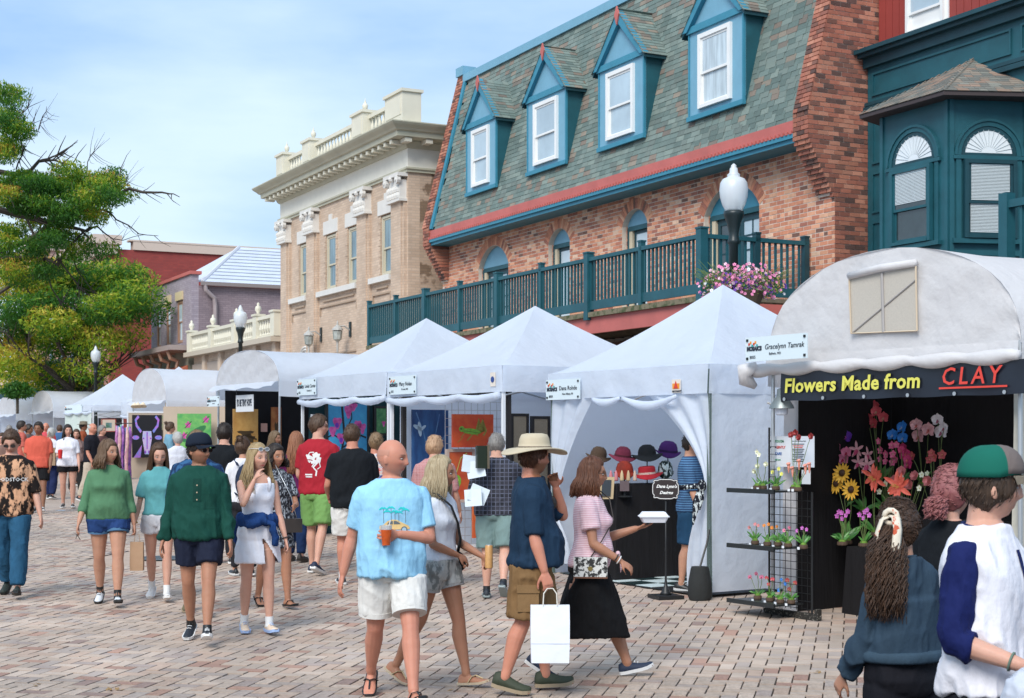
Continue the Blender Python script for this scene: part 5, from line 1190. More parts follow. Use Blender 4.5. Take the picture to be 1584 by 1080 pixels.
def barrel(N, a, b, ze, zt, label, seed=0, front=None, flap=.22, matl=None, group='round-topped white booths'):
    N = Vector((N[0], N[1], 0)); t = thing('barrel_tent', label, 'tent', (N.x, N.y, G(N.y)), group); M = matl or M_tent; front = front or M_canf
    P = lambda i, j, z: N+TD*(i*a)+RD_*(j*b)+ZZ*z
    K_ = 24; arc_ = [(.5-.5*math.cos(math.pi*k/K_)*1.0, ze+(zt-ze)*math.sin(math.pi*k/K_)**.85) for k in range(K_+1)]
    mb = MB(); mb.rings([[P(i, j/8, z-.02*math.sin(j*math.pi/4)**2) for i, z in arc_] for j in range(9)], False, closed=False); mb.build('roof_cover', M, t, smooth=True, fix=False)
    mb = MB(); vs = []; fs = []; m_ = 10                   # front arch panel, grid to the edge
    for k, (i, z) in enumerate(arc_):
        for q in range(m_+1): vs.append(P(i, .0, ze+(z-ze)*q/m_)+RD_*(.01+.012*math.sin(k*1.3+q)))
    for k in range(K_):
        for q in range(m_): fs.append((k*(m_+1)+q, (k+1)*(m_+1)+q, (k+1)*(m_+1)+q+1, k*(m_+1)+q+1))
    mb.add(vs, fs); FP = mb.build('arch_panel', front, t, smooth=True, fix=False)
    mb = MB()
    if flap: mb.rings([[P(f/20, 0, ze-.0)-RD_*(.0+q*.16+.015*math.sin(f*1.7+seed)*q)-ZZ*(flap*.5*q*q+.02*math.sin(f*.9+seed)*q) for f in range(21)] for q in (0,.5,1)], False, closed=False); mb.build('front_flap', M, t, smooth=True, fix=False)
    mb = MB()
    for i in (0, 1): mb.rings([[P(i, f/16, ze-.0-q*.28+.01*math.sin(f+q*3))+TD*((.01*math.sin(f*1.9)*q)+(.01 if i else -.01)) for f in range(17)] for q in (0,.5,1)], False, closed=False)
    mb.build('side_skirt', M, t, smooth=True, fix=False, kind='stuff')
    for i, j in ((.01,.01),(.99,.01),(.01,.99),(.99,.99)):
        p = P(i, j, 0); MB().tube([Vector((p.x,p.y,G(p.y))), Vector((p.x,p.y,ze+.02))], .02, 8).build('leg', M_pole, t)
    mb = MB()
    for j in (.03, .97): mb.tube([P(i*.96+.02, j, z-.06) for i, z in arc_], .012, 5)
    mb.build('hoop', M_pole, t)
    return t, P, FP
def wall(P, i0, j0, i1, j1, z0, z1, m, parent, name='sidewall', n=20, wav=.015, seed=0):
    R = []
    for q in range(7):
        f2 = q/6; r = []
        for k in range(n+1):
            f = k/n; p = P(i0+(i1-i0)*f, j0+(j1-j0)*f, z0+(z1-z0)*f2); d = (P(i1,j1,0)-P(i0,j0,0)).normalized().cross(ZZ); r.append(p+d*wav*(math.sin(f*11+seed+f2*1.3)*.6+math.sin(f*23+seed)*.3+math.sin(f*5-f2*5+seed)*.6)*(1-f2*.5))
        R.append(r)
    return MB().rings(R, False, closed=False).build(name, m, parent, smooth=True, fix=False)
# --- tent with the hats
t3, P3 = canopy((2.125,16.1), 3.05, 3.05, 2.645, 3.72, 'nearest white peaked tent with tied-back front curtains, hats inside', legm=M_gpole, roll=False, seed=1)
g3 = G(17)
wall(P3, 0, .01, 0, .99, .05+g3, 2.62, M_tent, t3, seed=1); wall(P3, .0, .99, 1, .99, g3, 2.62, M_tent, t3, seed=2); wall(P3, .995, .99, .995, .02, g3, 2.62, M_tent, t3, seed=3)
def curtain(edge, out, zk, zb, nm, flip):
    R = []                                               # rows from top to bottom; edge=pole position along a, out = width at the top
    for q in range(25):
        z = 2.33+(zb-2.33)*q/24; f = max(0, min(1, (z-zk)/(2.33-zk))); low = max(0, min(1, (zk-z)/(zk-zb)))
        wd = out*(f**1.7)+.09+(.30*math.sin(low*1.9) if z < zk else 0); r = []
        for k in range(19):
            g_ = k/18; r.append(P3(edge+flip*wd*g_/3.05, .015, z)-RD_*(.02+.02*math.sin(g_*17+q*.1)*(.4+f)))
        R.append(r)
    return MB().rings(R, False, closed=False).build(nm, M_tent, t3, smooth=True, fix=False)
curtain(.005, 1.0, 1.32, .22, 'front_curtain', 1); curtain(.99, .75, .9, .3, 'front_curtain', -1)
mb = MB(); kn_ = P3(.02, 0, 1.33)-RD_*.05
mb.ell(kn_, .05,.05,.07, 10, 6); mb.tube([kn_, kn_+Vector((-.06,-.03,-.18)), kn_+Vector((-.10,-.04,-.42))], [.03,.045,.008], 6, flat=.4); mb.tube([kn_, kn_+Vector((-.02,-.03,-.14)), kn_+Vector((-.03,-.04,-.26))], [.03,.04,.01], 6, flat=.4); mb.tube([kn_+Vector((-.25,0,-.02)), kn_], [.03,.035], 6)
mb.build('curtain_tie', cloth('leaf_print', (.01,.012,.02), col2=(.55,.6,.6), vs=30, ramp=(.52,.56)), t3)
mb = MB(); mb.tube([P3(.16+.32*k/20, -.02, 2.31-.10*math.sin(math.pi*k/20)) for k in range(21)], [.02+.035*math.sin(math.pi*k/20) for k in range(21)], 8); mb.tube([P3(.5+.17*k/20, -.02, 2.31-.05*math.sin(math.pi*k/20)) for k in range(21)], [.02+.03*math.sin(math.pi*k/20) for k in range(21)], 8); mb.build('rolled_door', M_tent, t3, smooth=True)
xr = -TD
mosaics(P3(1.0, 0, 2.32)-RD_*.04-TD*.0, xr, .72, .25, 'white booth sign reading MOSAICS on the hat tent, left corner', 'Dana Rohde', 'New Albany, IN', 'B054')
lb = P3(.17, 0, 2.42)-RD_*.03; o = MB().obox(lb, xr*.075, RD_*.003, ZZ*.075).build('maker_label', mat('label_cream', (.75,.68,.6), .6), t3)
MB().prism([lb-RD_*.005+xr*x+ZZ*z for x, z in ((-.06,-.03),(.06,-.03),(.06,.03),(-.06,.03))], -RD_*.002).build('label_band', LG[1], o); MB().prism([lb-RD_*.009+xr*x+ZZ*z for x, z in ((-.035,-.025),(.04,-.025),(0,.06))], -RD_*.002).build('label_peak', LG[0], o); txt('ABCCANOPY', lb-RD_*.012-xr*.06-ZZ*.065, xr, .02, INK, o, bold=.001)
# weight bag at its corner leg, checker mat, draped table, sign stand
c = Vector((2.06, 15.98, G(16))); t = thing('weight_bag', 'black weight bag strapped to the hat tent corner leg', 'weight bag', c)
MB().rings([[c+Vector((-.05+r*math.cos(q*math.pi/6), r*.8*math.sin(q*math.pi/6), z)) for q in range(12)] for r, z in ((.11,0),(.13,.05),(.125,.2),(.10,.33),(.09,.36))]).build('bag', mat('black_canvas', (.018,.02,.02), .85, bump=.01, bs=12), t, smooth='auto'); MB().tube([c+Vector((-.05,0,.35)), c+Vector((.03,.05,.6)), c+Vector((.06,.08,.75))], .012, 5).build('strap', M_black, t)
t = thing('checker_mat', 'black and white checkered vinyl floor laid in the hat tent', 'floor mat', P3(.5,.45,G(17.5)))
wt_, bt_ = mat('white_tile', (.66,.76,.76), .35), mat('black_tile', (.012,.03,.03), .35)
MB().obox(P3(.5,.40,G(17.3)+.004), TD*1.46, RD_*1.22, ZZ*.004).build('backing', M_black, t)
for i in range(9):
    for j in range(7):
        p = P3(.045+.91*(i+.5)/9, .02+.76*(j+.5)/7, 0); MB().obox(Vector((p.x,p.y,G(p.y)+.010)), TD*.15, RD_*.163, ZZ*.004).build('tile', wt_ if (i+j)%2 else bt_, t)
def drape_table(c, ax, ay, L_, W_, h, label, m=None, name='draped_table', cat='table'):
    t = thing(name, label, cat, c); c = Vector(c); R = []
    for z, k in ((0,1.04),(h*.5,1.02),(h-.02,1.0),(h,.99)):
        r = []
        for q in range(48):
            f = q/48*4; s = int(f); g_ = f-s; cor = [(-1,-1),(1,-1),(1,1),(-1,1)]; x = cor[s][0]*(1-g_)+cor[(s+1)%4][0]*g_; y = cor[s][1]*(1-g_)+cor[(s+1)%4][1]*g_; wv = 1+.02*math.sin(q*2.3)*(1-z/h)
            r.append(c+ax*(x*L_/2*k*wv)+ay*(y*W_/2*k*wv)+ZZ*z)
        R.append(r)
    MB().rings(R).build('drape', m or M_drape, t, smooth='auto'); return t
drape_table(P3(.71,.30,G(18.3)), RD_, TD, 1.5, .6, 1.13, 'black draped table full of hats inside the white tent')
# hats
def hat(px, py, Y, sz, crown, brim, m, label, tilt=(0,0), band=None, flat=False, z=None):
    Y += 1.25; sz *= 1.07; crown *= 1.07; brim *= 1.07; c = WP(px, py, Y); t = thing('hat', label, 'hat', c, 'felt and cloth hats on display'); R = Matrix.Rotation(tilt[0], 3, 'X') @ Matrix.Rotation(tilt[1], 3, 'Y')
    pr = [(brim,-.012),(brim*.98,-.002),(crown*1.02,.012),(crown,.03),(crown*.97,.06 if not flat else .085),(crown*.8,.10),(crown*.45,.125 if not flat else .102),(.005,.13 if not flat else .10)]
    mb = MB(); n = 22; vs = [[c+R @ Vector((r*math.cos(2*math.pi*j/n), r*.92*math.sin(2*math.pi*j/n), z*sz+ (.03*math.cos(2*2*math.pi*j/n) if r > crown*1.1 else 0)*sz)) for j in range(n)] for r, z in pr]
    mb.rings(vs, True).build('felt', m, t, smooth=True)
    if band: MB().rings([[c+R @ Vector((crown*1.035*math.cos(2*math.pi*j/n), crown*.95*math.sin(2*math.pi*j/n), z_*sz)) for j in range(n)] for z_ in (.012,.035)], False).build('band', band, t, smooth=True)
    MB().tube([c-ZZ*.01, c-ZZ*.18], .008, 5).build('stand', M_black, t); MB().lathe([(.06,-.19),(.06,-.18),(.01,-.175)], c, 10).build('stand_base', M_black, t)
    return t
felt = lambda n, c, **k: mat(n, c, .9, bump=.002, bs=60, var=.15, vs=9, **k)
hat(963,708,17.0,1, .095,.165, felt('maroon_felt',(.17,.02,.045)), 'maroon felt bowler hat highest on the left of the table', (0.1,.12), felt('maroon_band',(.08,.01,.02)))
hat(1001,706,17.0,1.05, .105,.18, felt('black_felt',(.010,.012,.014)), 'black felt cloche hat between maroon and purple hats', (.1,-.05))
hat(1033,701,17.15,1.1, .11,.15, felt('purple_felt',(.07,.015,.13)), 'purple felt cloche hat, highest by the striped shirt man', (.1,.1), felt('purple_band',(.03,.008,.06)))
hat(1001,735,16.9,1, .10,.185, felt('red_felt',(.38,.012,.022)), 'bright red felt hat with white stitched band, lower middle', (.05,-.08), mat('zigzag_band',(.65,.5,.42),.8,var=.5,vs=40), flat=True)
hat(1029,733,16.95,1.2, .085,.10, cloth('leaf_print2', (.01,.02,.02), col2=(.5,.58,.58), vs=26, ramp=(.5,.55)), 'black and white leaf print cap with hanging ties', (.2,0))
hat(925,708,17.1,1, .095,.15, felt('brown_felt',(.06,.035,.02)), 'dark brown brimmed hat behind the woman in pink', (.1,.2))
t = hat(966,734,16.8,1.2, .10,.12, cloth('rust_plaid', (.30,.035,.02), col2=(.10,.02,.015), vs=12), 'rust coloured plaid hat with hanging tassels beneath maroon hat', (.1,0))
for i, (px, cc) in enumerate(((945,(.55,.2,.22)),(953,(.55,.2,.22)),(962,(.55,.42,.25)),(972,(.5,.36,.22)),(982,(.52,.38,.3)))):
    c = WP(px, 733, 17.9); MB().lathe([(.006,.04),(.012,.02),(.018,0),(.026,-.07),(.024,-.085)], c, 8).build('tassel', cloth('tassel%d'%i, cc), t, smooth=True)
t = thing('menu_board', 'small black chalk card on a stand among the hats', 'card', WP(966,752,17.8)); o = MB().obox(WP(966,752,17.75), Vector((.055,0,0)), Vector((0,.004,0)), Vector((0,.01,.06))).build('card', mat('chalk_card', (.09,.06,.065), .7), t); MB().lathe([(.09,-.13),(.09,-.12),(.015,-.11),(.01,-.05)], t.location, 14).build('base', M_black, t)
t = thing('framed_slate', 'little wood framed slate leaning on the hat table', 'slate', WP(938,755,17.7)); MB().obox(WP(938,755,17.7), Vector((.09,.02,0)), Vector((0,.006,0)), Vector((.01,.02,.13))).build('frame', mat('pale_wood', (.5,.38,.22), .6), t); MB().obox(WP(938,755,17.685), Vector((.055,.015,0)), Vector((0,.006,0)), Vector((.008,.02,.095))).build('slate_panel', mat('slate_board', (.03,.04,.05), .7), t)
b = Vector((1.66, 16.12, G(16.12))); t = thing('sign_stand', 'black scalloped name sign on a thin floor stand before the hat tent', 'sign', b)
MB().obox(b+ZZ*.02, Vector((.14,.05,0)), Vector((-.05,.14,0)), ZZ*.02).build('base_plate', M_black, t); MB().lathe([(.07,.04),(.05,.07),(.03,.12),(.02,.14),(.012,.2),(.009,.5),(.012,.52),(.009,.55),(.008,1.05)], b, 10).build('pole', M_black, t, smooth=True)
zc_ = 1.18; out = []
for k in range(72):
    a = 2*math.pi*k/72; x = .145*abs(math.cos(a))**.35*(1 if math.cos(a) > 0 else -1); z = .108*abs(math.sin(a))**.35*(1 if math.sin(a) > 0 else -1); s_ = 1+.05*math.cos(8*a); out.append((x*s_, z*s_))
xd = Vector((.93,-.36,0)).normalized(); nn = xd.cross(ZZ); bc = b+ZZ*zc_
SBp = MB().prism([bc+xd*x+ZZ*z for x, z in out], nn*.008).build('sign_panel', mat('sign_black', (.02,.012,.012), .6), t)
MB().tube([bc+nn*.010+xd*x*.94+ZZ*z*.92 for x, z in out+out[:1]], .004, 4).build('white_outline', M_white, SBp)
txt('Dana Lynn\'s', bc+nn*.012-xd*.102+ZZ*.015, xd, .033, M_white, SBp, shear=.35, bold=.0015); txt('Designs', bc+nn*.012-xd*.065-ZZ*.052, xd, .033, M_white, SBp, shear=.35, bold=.0015)
# --- second and third peaked tents
t2, P2 = canopy((-.12,19.0), 3.05, 3.05, 2.775, 3.72, 'white peaked tent second from the hat tent side, with red insect paintings', vh=.34, legs=((0,0),(1,0),(0,1),(1,1)), seed=2)
t1, P1 = canopy((-1.83,22.0), 3.05, 3.05, 2.825, 3.79, 'white peaked tent left of the insect painting tent, magnolia painting inside', vh=.34, seed=3)
mosaics(P2(1.0, 0, 2.47)-RD_*.04+xr*.1, xr, .78, .26, 'white booth sign reading MOSAICS at the insect painting tent', 'Mary Nolan', 'St Louis, MO', 'B53')
mosaics(P1(1.0, 0, 2.55)-RD_*.04, xr, .7, .26, 'white booth sign reading MOSAICS at the magnolia painting tent', 'Linda Carter', 'Columbia, IL', 'B52')
lb = P2(.06, 0, 2.6)-RD_*.03; MB().obox(lb, xr*.06, RD_*.003, ZZ*.09).build('maker_label', mat('label_cream', (.75,.68,.6), .6), t2); MB().lathe([(0,0),(.04,0),(.04,.003),(0,.003)], lb-RD_*.006, 12, axis=-RD_).build('label_emblem', mat('emblem_blue', (.02,.06,.25), .5), t2)
M_grid = mat('grid_wire', (.55,.57,.6), .4, metal=.6)
def gridwall(P, i0, i1, j, z0, z1, label, m=M_grid, sp=.12):
    t = thing('grid_panel', label, 'display panel', P((i0+i1)/2, j, z0)); ln = (P(i1,j,0)-P(i0,j,0)).length; b_ = MB(); n = int(ln/sp)
    for k in range(n+1): b_.obox(P(i0+(i1-i0)*k/n, j, (z0+z1)/2), TD*.004, RD_*.004, ZZ*((z1-z0)/2))
    n2 = int((z1-z0)/sp)
    c0 = P((i0+i1)/2, j, 0)
    for k in range(n2+1): b_.obox(Vector((c0.x,c0.y,z0+(z1-z0)*k/n2))-RD_*.006, TD*(ln/2), RD_*.004, ZZ*.004)
    b_.build('wire_grid', m, t, kind='stuff'); f_ = MB(); f_.obox(Vector((c0.x,c0.y,z0)), TD*(ln/2), RD_*.018, ZZ*.018); f_.build('base_bar', m, t)
    return t
g2 = G(20)
def ppaint(x0, x1, y0, y1, Y, label, m, blobs, yaw=.5, group=None, frame=None, name='painting', cat='painting', dk=.02):
    c = WP((x0+x1)/2, (y0+y1)/2, Y); s_ = Y/F; t = thing(name, label, cat, c, group); hx = Vector((math.cos(yaw), math.sin(yaw), 0)); nn = hx.cross(ZZ); wd, ht = (x1-x0)*s_/math.cos(yaw), (y1-y0)*s_
    MB().obox(c, hx*wd/2, nn*dk, ZZ*ht/2).build('canvas' if cat == 'painting' else 'board', m, t)
    for li, (m2, polys) in enumerate(blobs):
        b_ = MB()
        for pl_ in polys: b_.prism([c+hx*((x-.5)*wd)+ZZ*((y-.5)*ht)+nn*(dk+.001+.0012*li) for x, y in pl_], nn*.001)
        b_.build('paint_shape', m2, t, kind='stuff')
    if frame:
        b_ = MB()
        for q in (-1,1): b_.obox(c+hx*q*wd/2, hx*.02, nn*(dk+.012), ZZ*(ht/2+.02)); b_.obox(c+ZZ*q*ht/2, hx*(wd/2-.02), nn*(dk+.01), ZZ*.02)
        b_.build('frame', frame, t)
    return t
t = thing('wire_screen', 'wire grid display screen carrying the red insect paintings', 'display screen', WP(733,860,21.1)); b_ = MB(); hx = RD_; nl_ = (778-690)*21.1/F/.8384; c = WP(734,680,21.1)
z0, z1 = G(21)+.15, WP(0,622,21.1).z
for k in range(10): b_.obox(Vector((c.x,c.y,(z0+z1)/2))+hx*(k/9-.5)*nl_, hx*.004, TD*.004, ZZ*(z1-z0)/2)
for k in range(18): b_.obox(Vector((c.x,c.y,z0+(z1-z0)*k/17))+TD*.008, hx*nl_/2, TD*.004, ZZ*.004)
b_.build('wire_grid', M_grid, t, kind='stuff'); MB().obox(Vector((c.x,c.y,z0-.03)), hx*(nl_/2+.05), TD*.02, ZZ*.02).build('base_bar', M_wpole, t)
for q in (-.5,.5): MB().lathe([(.035,-.015),(.035,.015)], Vector((c.x,c.y,G(21)+.04))+hx*q*nl_, 8, axis=TD).build('castor', M_black, t)
def blob(cx, cy, rx, ry, n=14, rot=0, w_=0, k=3):
    return [(cx+(rx*math.cos(a)*(1+w_*math.sin(k*a)))*math.cos(rot)-(ry*math.sin(a)*(1+w_*math.sin(k*a)))*math.sin(rot), cy+(rx*math.cos(a)*(1+w_*math.sin(k*a)))*math.sin(rot)+(ry*math.sin(a)*(1+w_*math.sin(k*a)))*math.cos(rot)) for a in [2*math.pi*q/n for q in range(n)]]
def strip(pts, w_):
    L1 = []; L2 = []
    for q, (x, y) in enumerate(pts):
        x0, y0 = pts[max(q-1,0)]; x1, y1 = pts[min(q+1,len(pts)-1)]; l = math.hypot(x1-x0, y1-y0) or 1; L1.append((x-(y1-y0)/l*w_, y+(x1-x0)/l*w_)); L2.append((x+(y1-y0)/l*w_, y-(x1-x0)/l*w_))
    return L1+L2[::-1]
pm = lambda n, c, c2=None, vs=9, **k: mat('paint_'+n, c, .5, col2=c2, vs=vs, **k)
redp = pm('red', (.50,.035,.012), (.62,.10,.02), 5); grn = pm('green', (.10,.30,.03), (.25,.45,.05), 30); olv = pm('olive', (.22,.20,.03), (.35,.28,.06), 30); dkb = pm('dark', (.05,.03,.01))
gh = [(olv, [strip([(.35,.2),(.5,.42),(.62,.35)],.015), strip([(.6,.4),(.74,.85),(.82,.5),(.75,.35)],.02), strip([(.55,.42),(.64,.88),(.70,.5)],.016), strip([(.25,.3),(.12,.15)],.008), strip([(.3,.45),(.2,.3)],.01)]), (grn, [blob(.45,.48,.24,.09,rot=-.15), blob(.22,.55,.07,.09)]), (dkb, [blob(.2,.56,.018,.03), strip([(.28,.5),(.65,.43)],.006)])]
ppaint(700, 762, 641, 692, 20.9, 'square red painting of a green grasshopper, upper one', redp, gh)
ppaint(692, 731, 697, 775, 20.9, 'red painting with a large green mantis head under the grasshopper', pm('red2',(.45,.05,.02),(.55,.12,.03),4), frame=mat('thin_frame',(.45,.35,.3),.6), blobs=[(grn, [blob(.25,.35,.28,.16,rot=.3)]), (pm('ltgreen',(.45,.5,.12)), [blob(.28,.38,.14,.08,rot=.3), strip([(.3,.5),(.5,.85),(.75,.95)],.012)]), (dkb, [blob(.3,.38,.06,.05)])])
ppaint(731, 754, 780, 832, 20.9, 'small orange-red leaf painting low on the wire grid', pm('red3',(.50,.07,.02),(.62,.16,.03),5), blobs=[(olv, [strip([(.3,.2),(.5,.6),(.9,.8)],.02), blob(.8,.55,.14,.2,rot=.5)])])
bluep = pm('blue', (.01,.04,.14), (.03,.12,.30), 2.2, stretch=(3,3,.8)); lb_ = pm('ltblue', (.12,.25,.42), (.03,.10,.28), 12); 
ppaint(638, 692, 634, 770, 21.7, 'tall dark blue painting of a pale bird among leaves', bluep, blobs=[(lb_, [strip([(.5,.2),(.58,.6),(.75,.95)],.012), strip([(.55,.3),(.75,.6),(.97,.75)],.012), strip([(.5,.45),(.35,.2),(.1,.05)],.02), strip([(.6,.5),(.9,.5),(1,.4)],.01), strip([(.45,.5),(.3,.75),(.1,.97)],.012), strip([(.62,.4),(.85,.3),(.98,.12)],.012)]), (pm('paleblue',(.35,.48,.60)), [blob(.2,.78,.05,.09,rot=.4), blob(.13,.80,.11,.025,rot=-.2), blob(.28,.79,.10,.02,rot=.3)]), (pm('ink',(.004,.01,.05)), [blob(.62,.42,.12,.10,w_=.3,k=5)])])
wall(P2, .97, .97, .03, .97, g2, 2.7, cloth('blue_backdrop', (.10,.16,.26), bump=.02, bs=3), t2, name='backdrop'); wall(P2, .98, .05, .98, .95, g2, 2.7, M_tent, t2, seed=5)
dk_ = mat('mesh_door_frame', (.02,.016,.015), .6)
for i0, i1, lab in ((.02,.05,0),(.93,.955,0)):
    MB().obox(P2((i0+i1)/2, .05, 1.35), TD*.03, RD_*.03, ZZ*1.1).build('dark_frame_post', dk_, t2)
MB().obox(P2(.48, .05, 2.44), TD*1.4, RD_*.03, ZZ*.03).build('dark_frame_rail', dk_, t2)
for k, (x0, x1, y0) in enumerate(((791,815,642),(823,848,646))):
    ppaint(x0, x1, y0, 860, 21.2+k*.2, 'tan woven mesh display screen, '+('left one of the pair' if k == 0 else 'right one of the pair, next to the hat tent'), mat('tan_mesh', (.33,.27,.19), .8, var=.3, vs=90), [], frame=dk_, name='mesh_screen', cat='display screen')
ppaint(780, 787, 632, 862, 20.6, 'narrow dark frame post standing between red paintings and tan screens', dk_, [], name='display_upright', cat='display post')
# magnolia booth
dg_ = cloth('dark_green_panel', (.015,.045,.055), bump=.003, bs=8); g1 = G(23)
wall(P1, .93, .02, .93, .97, g1, 2.7, dg_, t1, name='display_wall', wav=.002); wall(P1, .93, .95, .03, .95, g1, 2.7, dg_, t1, name='display_wall', wav=.002)
mag = pm('magenta', (.42,.03,.22), (.62,.14,.40), 14); bk_ = pm('branch', (.01,.01,.012))
fl = [blob(.52,.86,.09,.10,w_=.25), blob(.63,.93,.10,.06,w_=.3), blob(.25,.68,.10,.09,w_=.25), blob(.14,.55,.08,.08,w_=.2), blob(.75,.62,.08,.11,w_=.25), blob(.86,.60,.08,.08,w_=.3), blob(.35,.45,.10,.08,w_=.3), blob(.62,.40,.10,.09,w_=.2), blob(.2,.25,.1,.08,w_=.3), blob(.5,.2,.1,.09,w_=.3)]
ppaint(507, 567, 622, 722, 24.45, 'large blue painting of magenta magnolia flowers on dark branches', pm('skyblue',(.03,.22,.45),(.06,.38,.62),3), frame=M_black, blobs=[(bk_, [strip([(.3,.0),(.42,.5),(.36,.95)],.025), strip([(.42,.5),(.6,.75),(.58,.95)],.012), strip([(.4,.3),(.75,.5),(.95,.45)],.014), strip([(.38,.4),(.15,.5),(.0,.45)],.012)]), (mag, fl), (pm('purple',(.16,.03,.40)), [blob(x-.01,y-.04,.045,.04) for x, y in ((.25,.68),(.75,.62),(.35,.45),(.62,.40),(.2,.25),(.5,.2))])])
ppaint(580, 598, 630, 672, 24.7, 'small green garden painting at the right of the magnolias', pm('garden',(.03,.16,.06),(.12,.32,.12),16), frame=M_black, blobs=[(mag, [blob(.7,.4,.14,.1,w_=.3)])])
ppaint(481, 490, 641, 668, 24.3, 'white notice sheet on the dark wall left of the magnolias', mat('paper', (.7,.72,.75), .7), [], dk=.004)
# --- round topped booth left of the magnolia tent
tb, PB = None, None
tb, PB, _ = barrel((-4.25,27.2), 3.0, 3.3, 2.90, 3.53, 'round-topped white booth with grey front vinyl and hand lettered sign', seed=4)
gb_ = G(28)
for a in ((.93,.03,.93,.97),(.93,.95,.03,.95)): wall(PB, *a, gb_, 2.8, cloth('dark_display', (.012,.013,.016), bump=.003, bs=8), tb, name='display_wall', wav=.003)
o = WP(369, 636, 28.9)-RD_*.05; t = thing('hand_lettered_sign', 'white hand lettered paper sign hanging under the booth flap', 'sign', o)
MB().obox(o+xr*.42+ZZ*.14, TD*.42, RD_*.004, ZZ*.16).build('paper', mat('sign_paper', (.66,.68,.70), .7), t); txt("I'D BE TINY HOPE", o-RD_*.008+xr*.05+ZZ*.09, xr, .13, INK, t, bold=.006, sx=.50)
MB().tube([o+xr*.02+ZZ*.3, o+xr*.02+ZZ*.5], .006, 4).build('string', M_black, t)
mosaics(PB(.99, -.06, 2.48), xr, .62, .2, 'small pale MOSAICS sign beside the hand lettered sign', 'Ida Boone', 'Rolla, MO', 'B51')
ppaint(362, 397, 633, 700, 29.5, 'tall gold and black painting of a dark wheeled wagon', pm('gold',(.40,.20,.05),(.55,.33,.10),5), [(dkb, [blob(.35,.30,.2,.12,w_=.3), blob(.65,.32,.22,.10,w_=.25,k=5), blob(.5,.45,.3,.06,w_=.3), strip([(.1,.15),(.5,.4),(.95,.3)],.02)])])
ppaint(420, 434, 630, 700, 29.9, 'orange brown abstract painting at the right of the dark booth wall', pm('umber',(.25,.07,.02),(.45,.20,.06),6), [(dkb, [blob(.5,.5,.15,.2,w_=.4)])])
ppaint(404, 413, 655, 668, 29.8, 'small pink notice on the dark booth wall', mat('pink_paper', (.5,.30,.26), .7), [], dk=.005)
t = thing('storage_bin', 'white plastic bin standing at the corner of the magnolia tent', 'bin', (-3.35,24.0,G(24))); MB().rings([[Vector((-3.35+x*w_, 24+y*w_, G(24)+z)) for x, y in ((-1,-1),(1,-1),(1,1),(-1,1))] for z, w_ in ((0,.15),(.75,.18),(.76,.2),(.8,.2))]).build('bin_body', M_white, t)
# clamp spot lights hung at booth fronts
def spot(p, parent, d=(0,-.4,-1), r=.07, m=None):
    p = Vector(p); d = Vector(d).normalized(); q = MB().lathe([(.02,0),(r*.5,.05),(r,.14),(r*.97,.14),(.0,.06)], p, 12, axis=d).build('spot_lamp', m or M_white, parent, smooth=True); return q
# --- bull painting booth
tc_, PC, _ = barrel((-10.5,45.3), 3.1, 3.3, 3.03, 4.05, 'round-topped white booth with neon bull painting on its beige panel', seed=6)
gc = G(46); bei = mat('beige_panel', (.50,.40,.31), .8, var=.05)
ppaint(200, 262, 638, 792, 45.3, 'beige standing board holding the neon bull painting', bei, [], yaw=.3, frame=M_wpole, name='exhibit_stand', cat='display stand')
neon = pm('neon', (.10,.25,.65), (.55,.12,.60), 12); pale = pm('palepink', (.60,.40,.62), (.30,.45,.75), 8); blk = pm('black', (.004,.004,.008))
hornL = [(.30,.60),(.15,.75),(.12,.88),(.22,.97)]; hornR = [(.70,.60),(.85,.75),(.88,.88),(.78,.97)]
ppaint(206, 249, 642, 708, 45.1, 'black painting of a neon blue and pink horned bull head', blk, [(neon, [strip(hornL,.035), strip(hornR,.035), blob(.12,.47,.12,.05), blob(.88,.47,.12,.05), [(.28,.0),(.33,.3),(.1,.05),(.05,0)], [(.72,0),(.67,.3),(.9,.05),(.95,0)]]), (pale, [[(.36,.62),(.64,.62),(.66,.45),(.60,.2),(.58,.08),(.42,.08),(.40,.2),(.34,.45)]]), (pm('violet',(.25,.08,.5)), [blob(.44,.13,.03,.04), blob(.56,.13,.03,.04), blob(.38,.45,.03,.02), blob(.62,.45,.03,.02), strip([(.5,.2),(.5,.6)],.02)])], yaw=.3)
for i in (.35,.5,.6): spot(PC(i, -.1, 2.98), tc_, m=mat('warm_lamp', (.75,.62,.45), .4), r=.12)
wall(PC, .02, .0, .02, .98, gc, 2.95, bei, tc_, name='display_wall', wav=.002); 
bugs = [(.32,.72),(.2,.45),(.4,.30),(.85,.85)]
t = thing('exhibit_stand', 'beige wall board with the green flower painting', 'display stand', WP(300,720,42)); c = WP(309,700,42.4); MB().obox(c, Vector((1.0,.12,0)), Vector((0,.03,0)), ZZ*1.3).build('board', bei, t)
ppaint(275, 326, 640, 702, 42, 'bright green painting of pink bugs on leaves', pm('lime',(.05,.30,.08),(.22,.5,.12),3), [(pm('dkgreen',(.02,.16,.05)), [blob(.5,.5,.4,.1,rot=.5), blob(.7,.3,.3,.07,rot=-.4)]), (mag, [blob(x,y,.08,.08,w_=.35,k=5) for x, y in bugs]), (blk, [strip([(x-.1,y-.08),(x+.1,y+.09)],.008) for x, y in bugs])], yaw=.12)
ppaint(252, 270, 642, 665, 42.5, 'small multicoloured abstract canvas between the bull and the green painting', pm('confetti',(.1,.3,.1),(.6,.3,.3),40), [])
